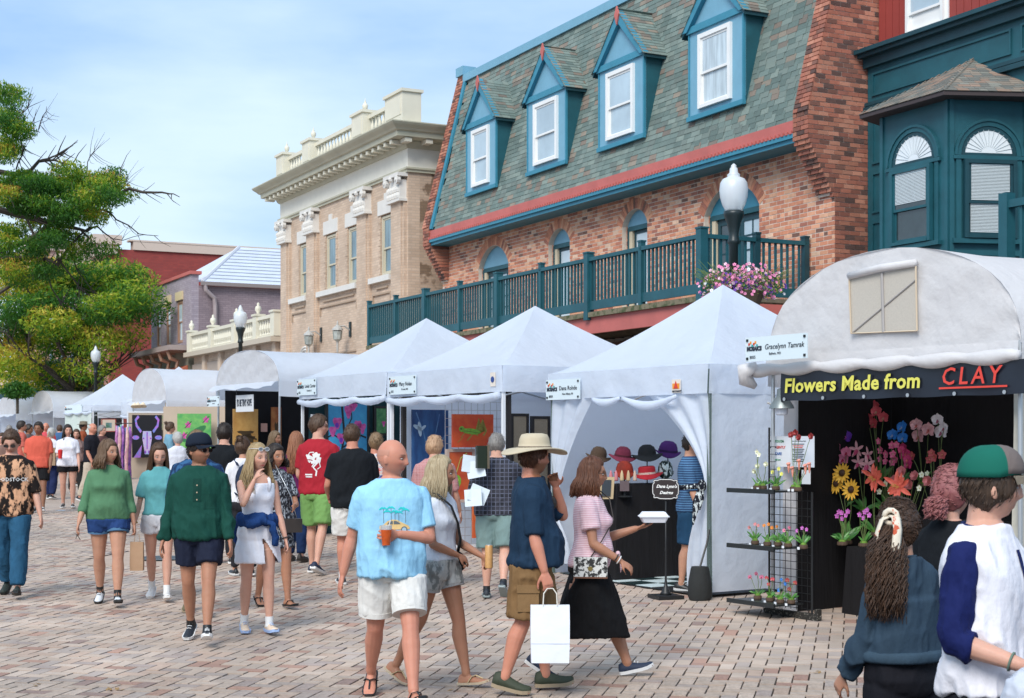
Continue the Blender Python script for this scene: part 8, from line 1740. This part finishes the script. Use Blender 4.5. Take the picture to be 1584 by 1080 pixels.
# ---- green henley man and woman in white
T, J, HM, hd = W('man in dark green henley, navy shorts, dark cap and sunglasses, striding', 308, 996, 678, 5, H=1.79, Y=13.1, skin='tan', wt=1.10, belly=.02, head=(52,0), legs=((20,4),(-6,20)), arms=((6,10,16,0),(-8,13,22,0)), beard=((.10,.055,.035),.4),
   top=dict(mat=cloth('forest_green', (.007,.056,.041)), sleeve=1.93, sloose=.012, loose=.98, hem=.50, fold=.014), bottom=shorts(cloth('navy_short', (.012,.016,.035)), .66, .03), shoes=RUN(mat('black_trainer', (.014,.02,.03), .6), sock=M_black), hair=dict(kind='short', mat=Hb['dark'], t=.008), seed=14)
cap(T, HM, cloth('navy_cap', (.010,.016,.03), bump=.001), cloth('navy_cap', (.01,.016,.03))); glasses(T, HM, M_black); s_ = child(T, 'shirt'); decal(T, s_, [[(-.035,.0),(.035,.0),(.035,.20),(-.035,.20)]], .0, .69*1.79, 1, cloth('forest_green2', (.005,.042,.031)), 'placket'); decal(T, s_, [[(0,0),(.11,0),(.11,.13),(0,.13)]], .05, .655*1.79, 1, cloth('forest_green3', (.006,.048,.035)), 'chest_pocket')
for k in range(3): decal(T, s_, [blob(0,0,.007,.007,8)], 0, (.70+.035*k)*1.79, 1, M_brs, 'button', off=.006)
T, J, HM, hd = W('blonde woman in short white dress with navy sweatshirt tied at her waist', 398, 975, 682, 22, H=1.70, Y=13.6, sex='f', skin='fair', bust=.034, wt=.98, head=(22,0), legs=((8,4),(-4,10)), arms=((6,10,14,0),(52,10,128,20)), brow=(.18,.10,.05),
   top=dict(mat=cloth('white_dress', (.78,.78,.84)), sleeve=0, hem=.56, top=.79, infl=.013, fold=.003), bottom=dict(kind='dress', mat=cloth('white_dress', (.78,.78,.84)), hem=.365, loose=.035, waist=.62, slit=(.03,.35,.87)), shoes=RUN(mat('peach_trainer', (.72,.56,.42), .6), mat('blue_sole', (.35,.5,.8), .5), sock=M_whs, sockh=.02), hair=dict(kind='long', mat=Hb['blonde'], len=.36, n=420, widen=1.35, wave=.03, front=60), seed=17)
straps(T, MC['white_dress'], 1.70); glasses(T, HM, mat('white_frames', (.7,.7,.72), .4), mat('smoke_lens', (.2,.22,.24), .15), up=.075)
b = MB(); zz = .615*1.7; b.rings([[Vector((r*.165*math.cos(a), r*.125*math.sin(a)-.005, z+.012*math.sin(3*a))) for a in [2*math.pi*j/30 for j in range(30)]] for r, z in ((.9,zz-.06),(1.08,zz-.045),(1.13,zz),(1.05,zz+.035),(.88,zz+.045))]); b.ell(Vector((.02,-.145,zz)), .05,.035,.045, 10, 8); b.tube([Vector((.03,-.15,zz)), Vector((.10,-.16,zz-.05)), Vector((.13,-.15,zz-.17)), Vector((.125,-.14,zz-.24))], [.035,.045,.045,.04], 8, flat=.6); b.tube([Vector((0,-.15,zz)), Vector((-.06,-.155,zz-.04)), Vector((-.12,-.13,zz-.05))], [.03,.04,.035], 8)
b.tube([Vector((-.14,.06,zz-.02)), Vector((-.12,.13,zz-.16)), Vector((.1,.13,zz-.22)), Vector((.14,.05,zz-.05))], [.06,.09,.09,.06], 8); m2 = remesh(b, .009, 3); folds(m2, 4, .010, 1.7, fq=1.8); fin('tied_sweatshirt', m2, cloth('navy_sweat', (.012,.045,.16)), T); T.children[-1].matrix_parent_inverse = Matrix.Identity(4)
bracelet(T, J, 'L', M_black, .030, .02); b = MB(); b.tube([Vector((.05*math.cos(a), -.055+.03*math.sin(a)*0-.035*(1+math.sin(a))*0, 1.37-.06*math.cos((a-math.pi*1.5))*(math.sin(a) < 0))) for a in [math.pi+math.pi*k/12 for k in range(13)]], .002, 4); local(b.build('necklace', mat('brass', (.5,.35,.12), .3), T), T)
T, J, HM, hd = W('man in navy leaf print shirt and sunglasses walking behind green henley man', 305, 947, 656, 8, H=1.80, Y=14.9, skin='fair', wt=1.14, belly=.03, head=(10,0), legs=((14,4),(-8,16)), arms=((4,12,14,0),(2,12,14,0)), top=dict(mat=cloth('navy_leaf', (.010,.03,.085), col2=(.03,.10,.22), vs=16, ramp=(.5,.56)), loose=1.02, sleeve=1.0), bottom=shorts(cloth('stone_short', (.32,.30,.25)), .9, .045), shoes=dict(kind='boot', mat=cloth('olive_slip', (.14,.12,.075)), sole=M_brs), hair=dict(kind='short', mat=Hb['sandy'], t=.013), seed=19)
glasses(T, HM, M_leath)
T, J, HM, hd = W('dark curly haired woman in speckled black top with a chain strap bag', 425, 918, 681, 30, H=1.66, Y=15.4, sex='f', skin='tan', bust=.03, wt=1.05, head=(15,0), legs=((12,6),(-10,14)), arms=((20,10,75,25),(4,8,12,0)), top=dict(mat=cloth('speckled', (.02,.022,.03), col2=(.35,.38,.42), vs=60, ramp=(.5,.58)), sleeve=.7, hem=.50, flare=.10), bottom=dict(kind='dress', mat=cloth('speckled', (.02,.02,.03)), hem=.36, loose=.02), shoes=dict(kind='sandal', mat=M_black, sole=M_black), hair=dict(kind='long', mat=Hb['dark'], len=.09, n=260, curl=60, widen=1.3, front=60), seed=20)
t = thing('black_handbag', 'small black handbag hanging on a chain beside woman in speckled top', 'bag', wpos(T, (.26,0,.75))); c = WP(450,813,15.3); MB().obox(c, Vector((.10,.03,0)), Vector((-.02,.05,0)), ZZ*.07).build('bag_body', M_leath, t); bagstrap([c+ZZ*.07+Vector((.06,0,0)), c+ZZ*.3, c+ZZ*.62+Vector((-.16,0,0))], M_pole, t, .004, flat=1)
# ---- left side walkers
T, J, HM, hd = W('woman in long-sleeved green top and denim shorts carrying a brown paper bag', 168, 924, 675, 12, H=1.70, Y=15.6, sex='f', skin='mid', wt=1.20, belly=.05, bust=.045, head=(48,0), legs=((14,4),(-8,16)), arms=((-4,10,12,0),(8,14,16,0)), curl=(.8,.5), top=dict(mat=cloth('sage_green', (.085,.20,.105)), sleeve=1.5, sloose=.007, hem=.515, infl=.015, fold=.006), bottom=shorts(jean('denim_short', (.018,.05,.16)), .36, .022, cuff=jean('denim_cuff', (.07,.16,.28))), shoes=RUN(mat('white_trainer', (.68,.72,.76), .6), mat('black_sole', (.02,.02,.02), .6), sock=M_black, sockh=.02), hair=dict(kind='long', mat=hairmat('midbrown', (.075,.04,.02), (.17,.10,.055)), len=.15, n=300, widen=1.25, wave=.02, front=62), seed=23)
c = wpos(T, hd[0][0]+hd[0][1]*.09); t = thing('brown_paper_bag', 'brown paper carrier bag held by woman in long-sleeved green top', 'bag', c-ZZ*.4); c = c+Vector((.015,0,-.09)); MB().rings([[Vector((c.x+x*.068*k, c.y+y*.03*k2, c.z-.30*f)) for x, y in ((-1,-1),(0,-1.05),(1,-1),(1,1),(-1,1))] for f, k, k2 in ((0,1,.6),(.5,1,.9),(.75,1.03,1),(1,.98,1))]).build('bag_body', mat('kraft', (.40,.25,.15), .8, bump=.008, bs=10), t); b = MB(); b.tube([c+Vector((-.03,0,0)), c+Vector((-.02,0,.08)), c+Vector((.02,0,.08)), c+Vector((.03,0,0))], .003, 4); b.build('handle', mat('kraft', (.4,.25,.15), .8), t)
c = wpos(T, hd[1][0]+hd[1][1]*.12); t = thing('folded_glasses', 'folded glasses dangling from the hand of woman in green', 'glasses', c); b = MB(); b.tube([c, c+Vector((.03,0,-.03)), c+Vector((.05,-.01,-.06))], .004, 4); b.tube([c+Vector((.02,0,-.0)), c+Vector((.0,0,-.05))], .003, 4); b.build('frame', M_leath, t)
T, J, HM, hd = W('teenage girl with long brown hair in teal t-shirt and pale shorts', 246, 915, 678, 10, H=1.66, Y=16.0, sex='f', skin='fair', wt=.98, bust=.02, head=(12,16), legs=((14,5),(-10,16)), arms=((4,10,14,0),(2,12,16,0)), top=dict(mat=cloth('aqua_tee', (.11,.34,.36)), sleeve=.78, hem=.54, sloose=.03, infl=.02), bottom=shorts(cloth('pale_short', (.55,.56,.60), var=.2, vs=14), .42, .025), shoes=RUN(mat('chunky_white', (.72,.70,.68), .6), sock=M_whs, sockh=.03), hair=dict(kind='long', mat=Hb['brown'], len=.30, n=300, widen=1.15, front=52, line=.075), seed=25)
bracelet(T, J, 'R', MC['brass'], .029, .02)
T, J, HM, hd = W('young man in black and peach bleached t-shirt and jeans looking down', 18, 893, 666, 8, H=1.80, Y=16.3, skin='fair', wt=1.05, head=(0,24), legs=((16,4),(-10,18)), arms=((2,14,14,0),(0,12,12,0)), top=dict(mat=cloth('bleach_dye', (.014,.010,.009), col2=(.62,.34,.20), vs=9, ramp=(.49,.54), var=.05), loose=1.05, hem=.485, sleeve=1.0, sloose=.03), bottom=bk_pants(jean('blue_jean', (.02,.085,.16)), loose=.035), shoes=dict(kind='boot', mat=mat('green_black_shoe', (.02,.03,.025), .7), sole=M_black), hair=dict(kind='short', mat=Hb['brown'], t=.016), seed=27)
glasses(T, HM, M_leath); decal(T, child(T, 'shirt'), textpolys('WOODSTOCK'), 0, .70*1.8, .058, M_whs, 'lettering')
# ---- in front of the art booths
T, J, HM, hd = W('tall man seen from behind in red t-shirt with white print and green shorts', 492, 862, 632, 165, H=1.95, Y=18.6, skin='fair', wt=1.05, head=(-70,0), legs=((6,4),(-14,10)), arms=((4,12,60,10),(6,12,60,10)), top=dict(mat=cloth('red_tee', (.36,.018,.03)), loose=1.0), bottom=shorts(cloth('apple_green', (.17,.33,.10)), .92, .05), shoes=RUN(mat('navy_sneaker', (.015,.025,.06), .7)), hair=dict(kind='short', mat=Hb['brown'], t=.018, back=False), seed=30)
s_ = child(T, 'shirt'); pr = [strip([(-.45,.9),(-.3,1.08),(0,1.1),(.1,.95)],.04), blob(.25,.85,.32,.22,w_=.3,k=5), blob(-.15,.62,.32,.17,w_=.35,k=4), blob(-.5,.75,.16,.2,w_=.3), blob(.45,.5,.2,.28,w_=.3,k=4), blob(.1,.3,.34,.16,w_=.3,k=5), blob(-.35,.35,.14,.10,w_=.3), strip([(.3,.2),(-.02,-.15),(.28,-.45),(.22,-.85)],.07), strip([(.1,.2),(-.15,-.1)],.05), strip([(.5,.3),(.6,-.1),(.35,-.3)],.035), strip([(-.75,-.75),(-.1,-.75)],.06), strip([(-.7,-.93),(-.1,-.93)],.05)]
decal(T, s_, pr, .0, .69*1.95, .15, M_whs, 'back_print', back=True); glasses(T, HM, M_leath)
T, J, HM, hd = W('heavy man seen from behind in black t-shirt and white shorts', 545, 880, 646, 192, H=1.86, Y=17.4, skin='red', wt=1.2, belly=.04, head=(-28,0), legs=((8,6),(-16,18)), arms=((6,14,62,12),(6,14,50,14)), top=dict(mat=cloth('black_tee', (.008,.010,.013)), loose=1.02, hem=.48), bottom=shorts(cloth('offwhite_short', (.68,.66,.62)), .9, .05), shoes=RUN(mat('black_trainer', (.014,.02,.03), .6), sock=M_whs, sockh=.02), hair=dict(kind='short', mat=Hb['brown'], t=.011), seed=31)
T, J, HM, hd = W('woman with grey-blonde bun in rainbow striped shawl top', 580, 860, 645, 150, H=1.72, Y=18.8, sex='f', skin='red', wt=1.25, belly=.03, bust=.03, head=(45,0), legs=((4,4),(-4,6)), arms=((14,10,70,20),(10,12,60,10)), top=dict(mat=cloth('rainbow_dye', (.55,.03,.05), col2=(.75,.55,.10), vs=3.4, stretch=(1.5,1.5,4), ramp=(.46,.54)), sleeve=1.1, sloose=.05, hem=.47, flare=.12, fold=.014), bottom=bk_pants(cloth('teal_trouser', (.02,.12,.2))), shoes=RUN(M_black), hair=dict(kind='bun', mat=Hb['sandy'], bz=.03, t=.014), seed=32); glasses(T, HM, M_leath)
M_ = MC['rainbow_dye']; n = M_.node_tree; r_ = [q for q in n.nodes if q.type == 'VALTORGB'][0].color_ramp; r_.elements[0].position = .30; r_.elements[1].position = .70
for p_, c_ in ((.38,(.04,.10,.35,1)),(.45,(.75,.70,.60,1)),(.5,(.60,.04,.10,1)),(.56,(.75,.30,.04,1)),(.62,(.20,.40,.45,1))): r_.elements.new(p_).color = c_
W('woman with long auburn hair in plum lace top and jeans, back turned', 458, 838, 656, 170, H=1.72, Y=20.0, sex='f', skin='fair', wt=1.12, head=(-10,0), legs=((4,2),(-4,4)), arms=((14,8,50,10),(10,8,50,14)), top=dict(mat=cloth('plum_lace', (.09,.008,.06), var=.4, vs=30), sleeve=1.4, sloose=.012, hem=.50, flare=.12), bottom=bk_pants(jean('dark_jean', (.012,.03,.09)), loose=.014), shoes=dict(kind='boot', mat=M_leath, sole=M_leath), hair=dict(kind='long', mat=hairmat('red', (.17,.06,.03), (.36,.16,.08)), len=.40, n=260, widen=1.2, wave=.02, front=70), seed=33)
W('dark haired man in plain black t-shirt watching the dark booth, back turned', 347, 850, 645, 185, H=1.84, Y=19.8, skin='fair', wt=1.08, head=(-15,0), legs=((2,2),(-2,2)), arms=((6,10,30,10),(6,10,30,10)), top=dict(mat=cloth('black_tee', (.008,.010,.013)), loose=1.0), bottom=bk_pants(cloth('charcoal', (.02,.02,.024))), shoes=RUN(M_black), hair=dict(kind='short', mat=Hb['dark'], t=.016), seed=34)
T, J, HM, hd = W('woman with messy brown bun in white t-shirt and dark rucksack', 376, 850, 662, 200, H=1.68, Y=18.3, sex='f', skin='mid', wt=1.0, head=(-35,0), legs=((4,2),(-4,4)), arms=((10,10,40,10),(6,10,40,10)), top=dict(mat=cloth('white_tee', (.72,.72,.76)), sleeve=.7, hem=.53), bottom=bk_pants(cloth('charcoal', (.02,.02,.024)), loose=.012), shoes=RUN(M_black), hair=dict(kind='bun', mat=Hb['brown'], bz=.10, t=.016), seed=35)
t = thing('rucksack', 'dark rucksack worn by woman with brown bun', 'rucksack', wpos(T, (0,.2,1.2))); b = MB(); b.ell(wpos(T, (0,.19,1.16)), .13,.09,.22, 14, 10, rot=T.matrix_basis.to_3x3()); b.build('pack', cloth('navy_pack', (.02,.03,.06)), t, smooth=True); A = lambda x, y, z: T.matrix_basis @ Vector((x, y, z))
for s_ in (1,-1): bagstrap([A(s_*.09,.15,1.36), A(s_*.10,.0,1.43), A(s_*.11,-.10,1.32), A(s_*.12,-.04,1.08), A(s_*.1,.13,1.0)], MC['navy_pack'], t, .016)
W('long fair haired woman inside the dark booth looking to the right', 424, 800, 661, 60, H=1.66, Y=25.5, sex='f', skin='mid', head=(10,0), legs=((2,2),(-2,2)), arms=((30,8,80,30),(30,8,80,30)), top=dict(mat=cloth('black_tee', (.008,.010,.013)), sleeve=.6), bottom=bk_pants(cloth('charcoal', (.02,.02,.024))), shoes=RUN(M_black), hair=dict(kind='long', mat=Hb['sandy'], len=.25, n=120, front=65), seed=36)
T, J, HM, hd = W('man in plaid shirt seen from behind with papers and a frame under his arm', 768, 922, 667, 176, H=1.77, Y=16.2, skin='fair', wt=1.16, head=(-6,4), legs=((-2,4),(-16,20)), arms=((10,14,62,25),(30,22,85,10)), top=dict(mat=plaidmat('dark_plaid', (.012,.014,.022), (.16,.18,.26), (.05,.05,.07)), loose=1.02, sleeve=.98), bottom=shorts(cloth('sea_grey', (.17,.25,.24)), .95, .045), shoes=RUN(mat('black_trainer', (.014,.02,.03), .6), mat('grey_sole', (.25,.3,.3), .6), sock=M_black), hair=dict(kind='short', mat=Hb['grey'], t=.007, line=.04), seed=38)
t = thing('paper_roll', 'loose pale papers held by the plaid shirt man', 'papers', WP(742,730,16)); pp = mat('pale_paper', (.66,.74,.80), .7, bump=.01, bs=8)
for k, (x, y, rx, rz) in enumerate(((729,718,.3,.15),(736,726,-.2,-.2),(740,765,.1,.4),(732,770,-.4,-.1))): o = Matrix.Rotation(rz, 3, 'Y') @ Matrix.Rotation(rx, 3, 'Z'); MB().obox(WP(x,y,15.95-k*.02), o @ Vector((.10,0,0)), o @ Vector((0,.003,0)), o @ Vector((0,.01,.09))).build('paper_sheet', pp, t)
t = thing('dark_frame', 'dark picture frame held up by the plaid shirt man', 'frame', WP(745,705,16)); c = WP(745,707,15.9); MB().obox(c, Vector((.055,.03,0)), Vector((-.01,.02,0)), ZZ*.12).build('panel', mat('dark_glossy', (.02,.03,.02), .2), t); MB().obox(c+Vector((.065,.03,0)), Vector((.01,.008,0)), Vector((-.01,.024,0)), ZZ*.125).build('frame_edge', M_wood, t)
W('short haired person in pale red checked shirt facing the blue painting', 672, 900, 670, 178, H=1.72, Y=17.2, skin='fair', wt=1.08, head=(-22,0), legs=((2,2),(-2,2)), arms=((6,10,20,0),(6,12,20,0)), top=dict(mat=plaidmat('pink_check', (.42,.16,.16), (.58,.36,.34), (.45,.25,.25), 26), loose=1.0, sleeve=.9), bottom=bk_pants(jean('dark_jean', (.012,.03,.09))), shoes=RUN(M_black), hair=dict(kind='short', mat=hairmat('ginger', (.36,.20,.11), (.55,.36,.22)), t=.016), seed=39)
T, J, HM, hd = W('man in blue striped polo shirt standing inside the hat tent', 1068, 900, 679, 75, H=1.76, Y=16.75, skin='mid', wt=1.1, belly=.03, head=(0,0), legs=((4,4),(-4,4)), arms=((6,10,14,0),(12,8,14,0)), top=dict(mat=stripemat('blue_stripe', (.015,.05,.13), (.08,.20,.36), 38, thick=.6), loose=1.0, sleeve=.95), bottom=shorts(cloth('blue_short', (.02,.07,.14)), .95, .04), shoes=RUN(M_black), hair=dict(kind='short', mat=Hb['dark'], t=.01), seed=40)
t = thing('white_cloth', 'crumpled white cloth in the hand of striped polo man', 'cloth', WP(1062,785,16.3)); b = MB(); c = wpos(T, hd[1][0]+hd[1][1]*.13)
for k in range(5): b.ell(c+Vector((RN.uniform(-.03,.04), RN.uniform(-.03,.02), -.02-.03*k+RN.uniform(-.01,.01))), .035, .03, .035, 6, 4)
m2 = remesh(b, .01, 1); folds(m2, 2, .02, 1, fq=3); fin('cloth_bundle', m2, M_white, t)
# ---- near right
T, J, HM, hd = W('woman with dark curly ponytail and printed scarf in denim jacket, back turned', 1395, 0, 760, 212, H=1.60, Y=6.75, sex='f', skin='mid', wt=1.05, head=(-62,4), legs=((2,2),(-2,2)), arms=((10,9,30,20),(8,9,40,20)), vox=.006, top=dict(name='jacket', mat=jean('jacket_denim', (.030,.055,.085)), sleeve=1.9, sloose=.018, hem=.575, infl=.030, loose=1.08, fold=.016, collar=jean('jacket_denim2', (.038,.068,.10))), bottom=bk_pants(cloth('black_trouser', (.008,.008,.012)), waist=.62), shoes=RUN(M_black), hair=dict(kind='pony', mat=hairmat('chestnut', (.022,.013,.009), (.11,.055,.03)), t=.022, len=.46, n=1100, curl=26, fat=.085, pr=.5, root=(.01,.10,.045), tufts=900), seed=42)
b = MB(); R3 = HM; P_ = [R3 @ Vector(q) for q in ((.0,.125,.06),(-.03,.15,.05),(-.045,.175,.0),(-.04,.19,-.12),(-.045,.185,-.24),(-.03,.18,-.31))]; b.tube(P_, [.02,.024,.022,.024,.022,.005], 6, flat=.3); b.tube([R3 @ Vector((.03*math.cos(a), .13, .055+.03*math.sin(a))) for a in [k*math.pi/5 for k in range(11)]], .013, 6); b.tube([R3 @ Vector(q) for q in ((.0,.125,.06),(.035,.15,.04),(.05,.17,-.02),(.05,.18,-.1))], [.018,.022,.02,.006], 6, flat=.3)
o = local(b.build('hair_scarf', cloth('printed_scarf', (.70,.62,.50), col2=(.50,.10,.05), vs=24, ramp=(.56,.60)), T, smooth=True), T)
b = MB(); z_ = 1.6*.578; b.rings([[Vector((r*.205*math.cos(a), r*.16*math.sin(a), z)) for a in [2*math.pi*j/28 for j in range(28)]] for r, z in ((1.0,z_-.02),(1.05,z_-.01),(1.05,z_+.02),(1.0,z_+.03))]); s_ = child(T, 'jacket'); local(b.build('hem_band', MC['jacket_denim2'], s_, smooth=True), s_)
T, J, HM, hd = W('man in green and grey cap and white baseball shirt with navy sleeves', 1524, 0, 675, 50, H=1.85, Y=5.75, skin='fair', wt=1.02, head=(40,0), legs=((4,2),(-4,4)), arms=((20,6,70,10),(-4,12,80,12)), curl=(.5,.5), vox=.0055, top=dict(mat=cloth('baseball_white', (.76,.75,.80)), sleeve=1.28, sleevemat=cloth('navy_sleeve', (.008,.014,.085)), loose=1.0, hem=.505, fold=.013, collar=cloth('navy_rib', (.01,.018,.09))), bottom=bk_pants(cloth('black_trouser', (.008,.008,.012))), shoes=RUN(M_black), hair=dict(kind='short', mat=hairmat('darkbrown', (.03,.018,.012), (.09,.055,.035)), t=.008, line=.02, tufts=500), seed=44, brow=(.08,.045,.03))
cap(T, HM, cloth('green_cap', (.008,.12,.085), bump=.001), cloth('taupe_bill', (.20,.17,.13)), front=cloth('taupe_cap', (.16,.13,.12)), logo=mat('cream_badge', (.7,.6,.4), .6)); bracelet(T, J, 'R', mat('cord_band', (.12,.18,.14), .7), .034, .045); decal(T, child(T, 'shirt'), [[(-.012,0),(.012,0),(.012,.14),(-.012,.14)]], 0, .735*1.85, 1, MC['navy_rib'], 'placket')
W('person with pink hair tied back, mostly hidden behind the capped man', 1470, 0, 712, 130, H=1.72, Y=7.6, sex='f', skin='fair', head=(0,0), legs=((2,2),(-2,2)), arms=((6,8,20,0),(6,8,20,0)), top=dict(mat=cloth('black_tee', (.008,.010,.013)), sleeve=.3), bottom=bk_pants(cloth('charcoal', (.02,.02,.024))), shoes=RUN(M_black), hair=dict(kind='pony', mat=Hb['pink'], t=.022, len=.12, n=150, curl=30, fat=.05, root=(0,.10,-.01)), seed=45)
c = WP(1625,1060,5.2); t = thing('plastic_bag', 'translucent white plastic bag at the lower right picture edge', 'bag', c); b = MB(); b.ell(c+Vector((.03,0,-.12)), .17,.12,.22, 16, 12); b.tube([c+Vector((.03,0,.05)), c+Vector((.06,0,.2)), c+Vector((.08,.02,.3))], [.09,.04,.02], 8); m2 = remesh(b, .009, 3); folds(m2, 8, .03, 1, fq=1.5); fin('film', m2, tentmat('thin_plastic', (.75,.78,.85), .4), t)
# ---- distance, left
far = [('man in coral t-shirt and black shorts, hands at his sides', 60, 655, 29.5, 10, 'm', 'brown', 'dark', 'short', (.62,.11,.07), 's', (.01,.01,.012), 800),
 ('woman in white t-shirt and black shorts with a red cup', 105, 659, 31.0, 15, 'f', 'fair', 'dark', 'long', (.74,.74,.80), 's', (.01,.01,.012), 783),
 ('bald man in black polo shirt and cream trousers facing right', 142, 656, 33, 80, 'm', 'red', 'white', 'bald', (.012,.012,.018), 'p', (.5,.42,.33), 0),
 ('older woman with white hair in white top, back turned, brown bag', 79, 664, 34, 170, 'f', 'fair', 'white', 'short', (.72,.72,.76), 'p', (.012,.02,.07), 0),
 ('man in salmon shirt with dark hair behind the coral shirt man', 32, 653, 35, 120, 'm', 'mid', 'dark', 'short', (.5,.12,.09), 'p', (.02,.02,.03), 0),
 ('dark haired man in grey shirt left of the coral shirt man', 44, 658, 38, 60, 'm', 'brown', 'dark', 'short', (.12,.10,.10), 'p', (.02,.02,.03), 0),
 ('bald man in rose red shirt at the back of the far crowd', 71, 655, 40, 20, 'm', 'red', 'grey', 'bald', (.6,.08,.10), 's', (.2,.2,.2), 0),
 ('man in brown hat and rust shirt among the far crowd', 128, 654, 40, 100, 'm', 'brown', 'dark', 'hat', (.28,.07,.03), 'p', (.05,.04,.04), 0),
 ('grey haired man partly hidden beside the black polo man', 157, 660, 36, 60, 'm', 'fair', 'grey', 'short', (.10,.05,.05), 'p', (.03,.03,.03), 0),
 ('person in black trousers between the white t-shirt woman and the black polo man', 118, 668, 36, 30, 'f', 'fair', 'brown', 'long', (.30,.20,.18), 'p', (.02,.02,.02), 0),
 ('woman with brown bun in blue patterned top beside the bull painting', 262, 655, 33, 110, 'f', 'fair', 'brown', 'bun', (.16,.32,.42), 'p', (.03,.03,.05), 0),
 ('white haired woman in white blouse behind the teal t-shirt girl', 275, 671, 27, 200, 'f', 'fair', 'white', 'short', (.70,.70,.76), 'p', (.05,.05,.08), 0),
 ('person with brown hair at the left picture edge, far crowd', 3, 672, 30, 40, 'm', 'fair', 'brown', 'short', (.25,.15,.12), 's', (.1,.08,.07), 0),
 ('person in pale shirt at the end of the street, left', 14, 666, 46, 180, 'm', 'fair', 'grey', 'short', (.5,.5,.55), 'p', (.05,.06,.1), 0),
 ('person in blue shirt at the end of the street, right', 92, 662, 47, 180, 'm', 'fair', 'brown', 'short', (.05,.12,.25), 's', (.3,.28,.2), 0)]
for k, (lab, px, top, Y, yaw, sx, sk, hr, hk_, tc_, bt, bc_, ft) in enumerate(far):
    p = WP(px, 0, Y); H = min(1.9, max(1.55, Hof(Y, top))); rr = random.Random(k)
    hd_ = None if hk_ == 'bald' else dict(kind='short' if hk_ in ('short','hat') else hk_, mat=Hb[hr], len=.2, t=.016, n=60, tufts=0)
    if hk_ == 'bald': hd_ = dict(kind='short', mat=Hb[hr], t=.004, bald=True, tufts=0)
    st = rr.uniform(4, 16)
    T, J, HM, hd = person(lab, p.x, p.y, yaw, H, sx, sk, wt=rr.uniform(1.0,1.18), belly=rr.uniform(0,.04) if sx == 'm' else .02, bust=.03 if sx == 'f' else 0, head=(rr.uniform(-25,25), 0), legs=((st,4),(-st*.7,10)), arms=((6,9,rr.uniform(10,60),10),(4,9,(95 if 'cup' in lab else rr.uniform(10,30)),10)), vox=.013, group='people in the distant crowd',
        top=dict(mat=cloth('far_top%d'%k, tc_), sleeve=.8, loose=1.0 if sx == 'm' else .9), bottom=(shorts(cloth('far_low%d'%k, bc_), .75 if sx == 'm' else .4, .03) if bt == 's' else bk_pants(cloth('far_low%d'%k, bc_))), shoes=RUN(M_black) if k else RUN(M_black), hair=hd_, seed=60+k)
    if hk_ == 'hat': b = MB(); b.rings([[HM @ Vector((r*math.cos(a), r*1.1*math.sin(a), z)) for a in [j*math.pi/8 for j in range(16)]] for r, z in ((.15,.05),(.15,.06),(.09,.07),(.085,.13),(.03,.14))]); local(b.build('hat', M_wood, T, smooth=True), T)
    if 'cup' in lab: c = wpos(T, hd[1][0]+hd[1][1]*.1); t = thing('red_cup', 'large red lidded cup held by the white t-shirt woman', 'cup', c); MB().lathe([(.035,-.09),(.05,.07),(.052,.08),(.02,.10)], c, 12).build('cup_body', mat('red_cup', (.65,.03,.03), .4), t)
    if 'bag' in lab: c = p*1; c.z = G(Y)+.95; t = thing('brown_shoulder_bag', 'flat brown shoulder bag carried by the white haired woman', 'bag', c); MB().obox(c+Vector((.0,-.22,.03)), Vector((.17,0,0)), Vector((0,.04,0)), ZZ*.2).build('bag_body', mat('camel', (.33,.22,.13), .7), t); bagstrap([c+Vector((-.12,-.2,.2)), c+Vector((.0,-.12,.6))], MC['camel'], t, .015)
for me_ in list(bpy.data.meshes):
    if me_.users == 0: bpy.data.meshes.remove(me_)
bpy.data.scenes.remove(TS)
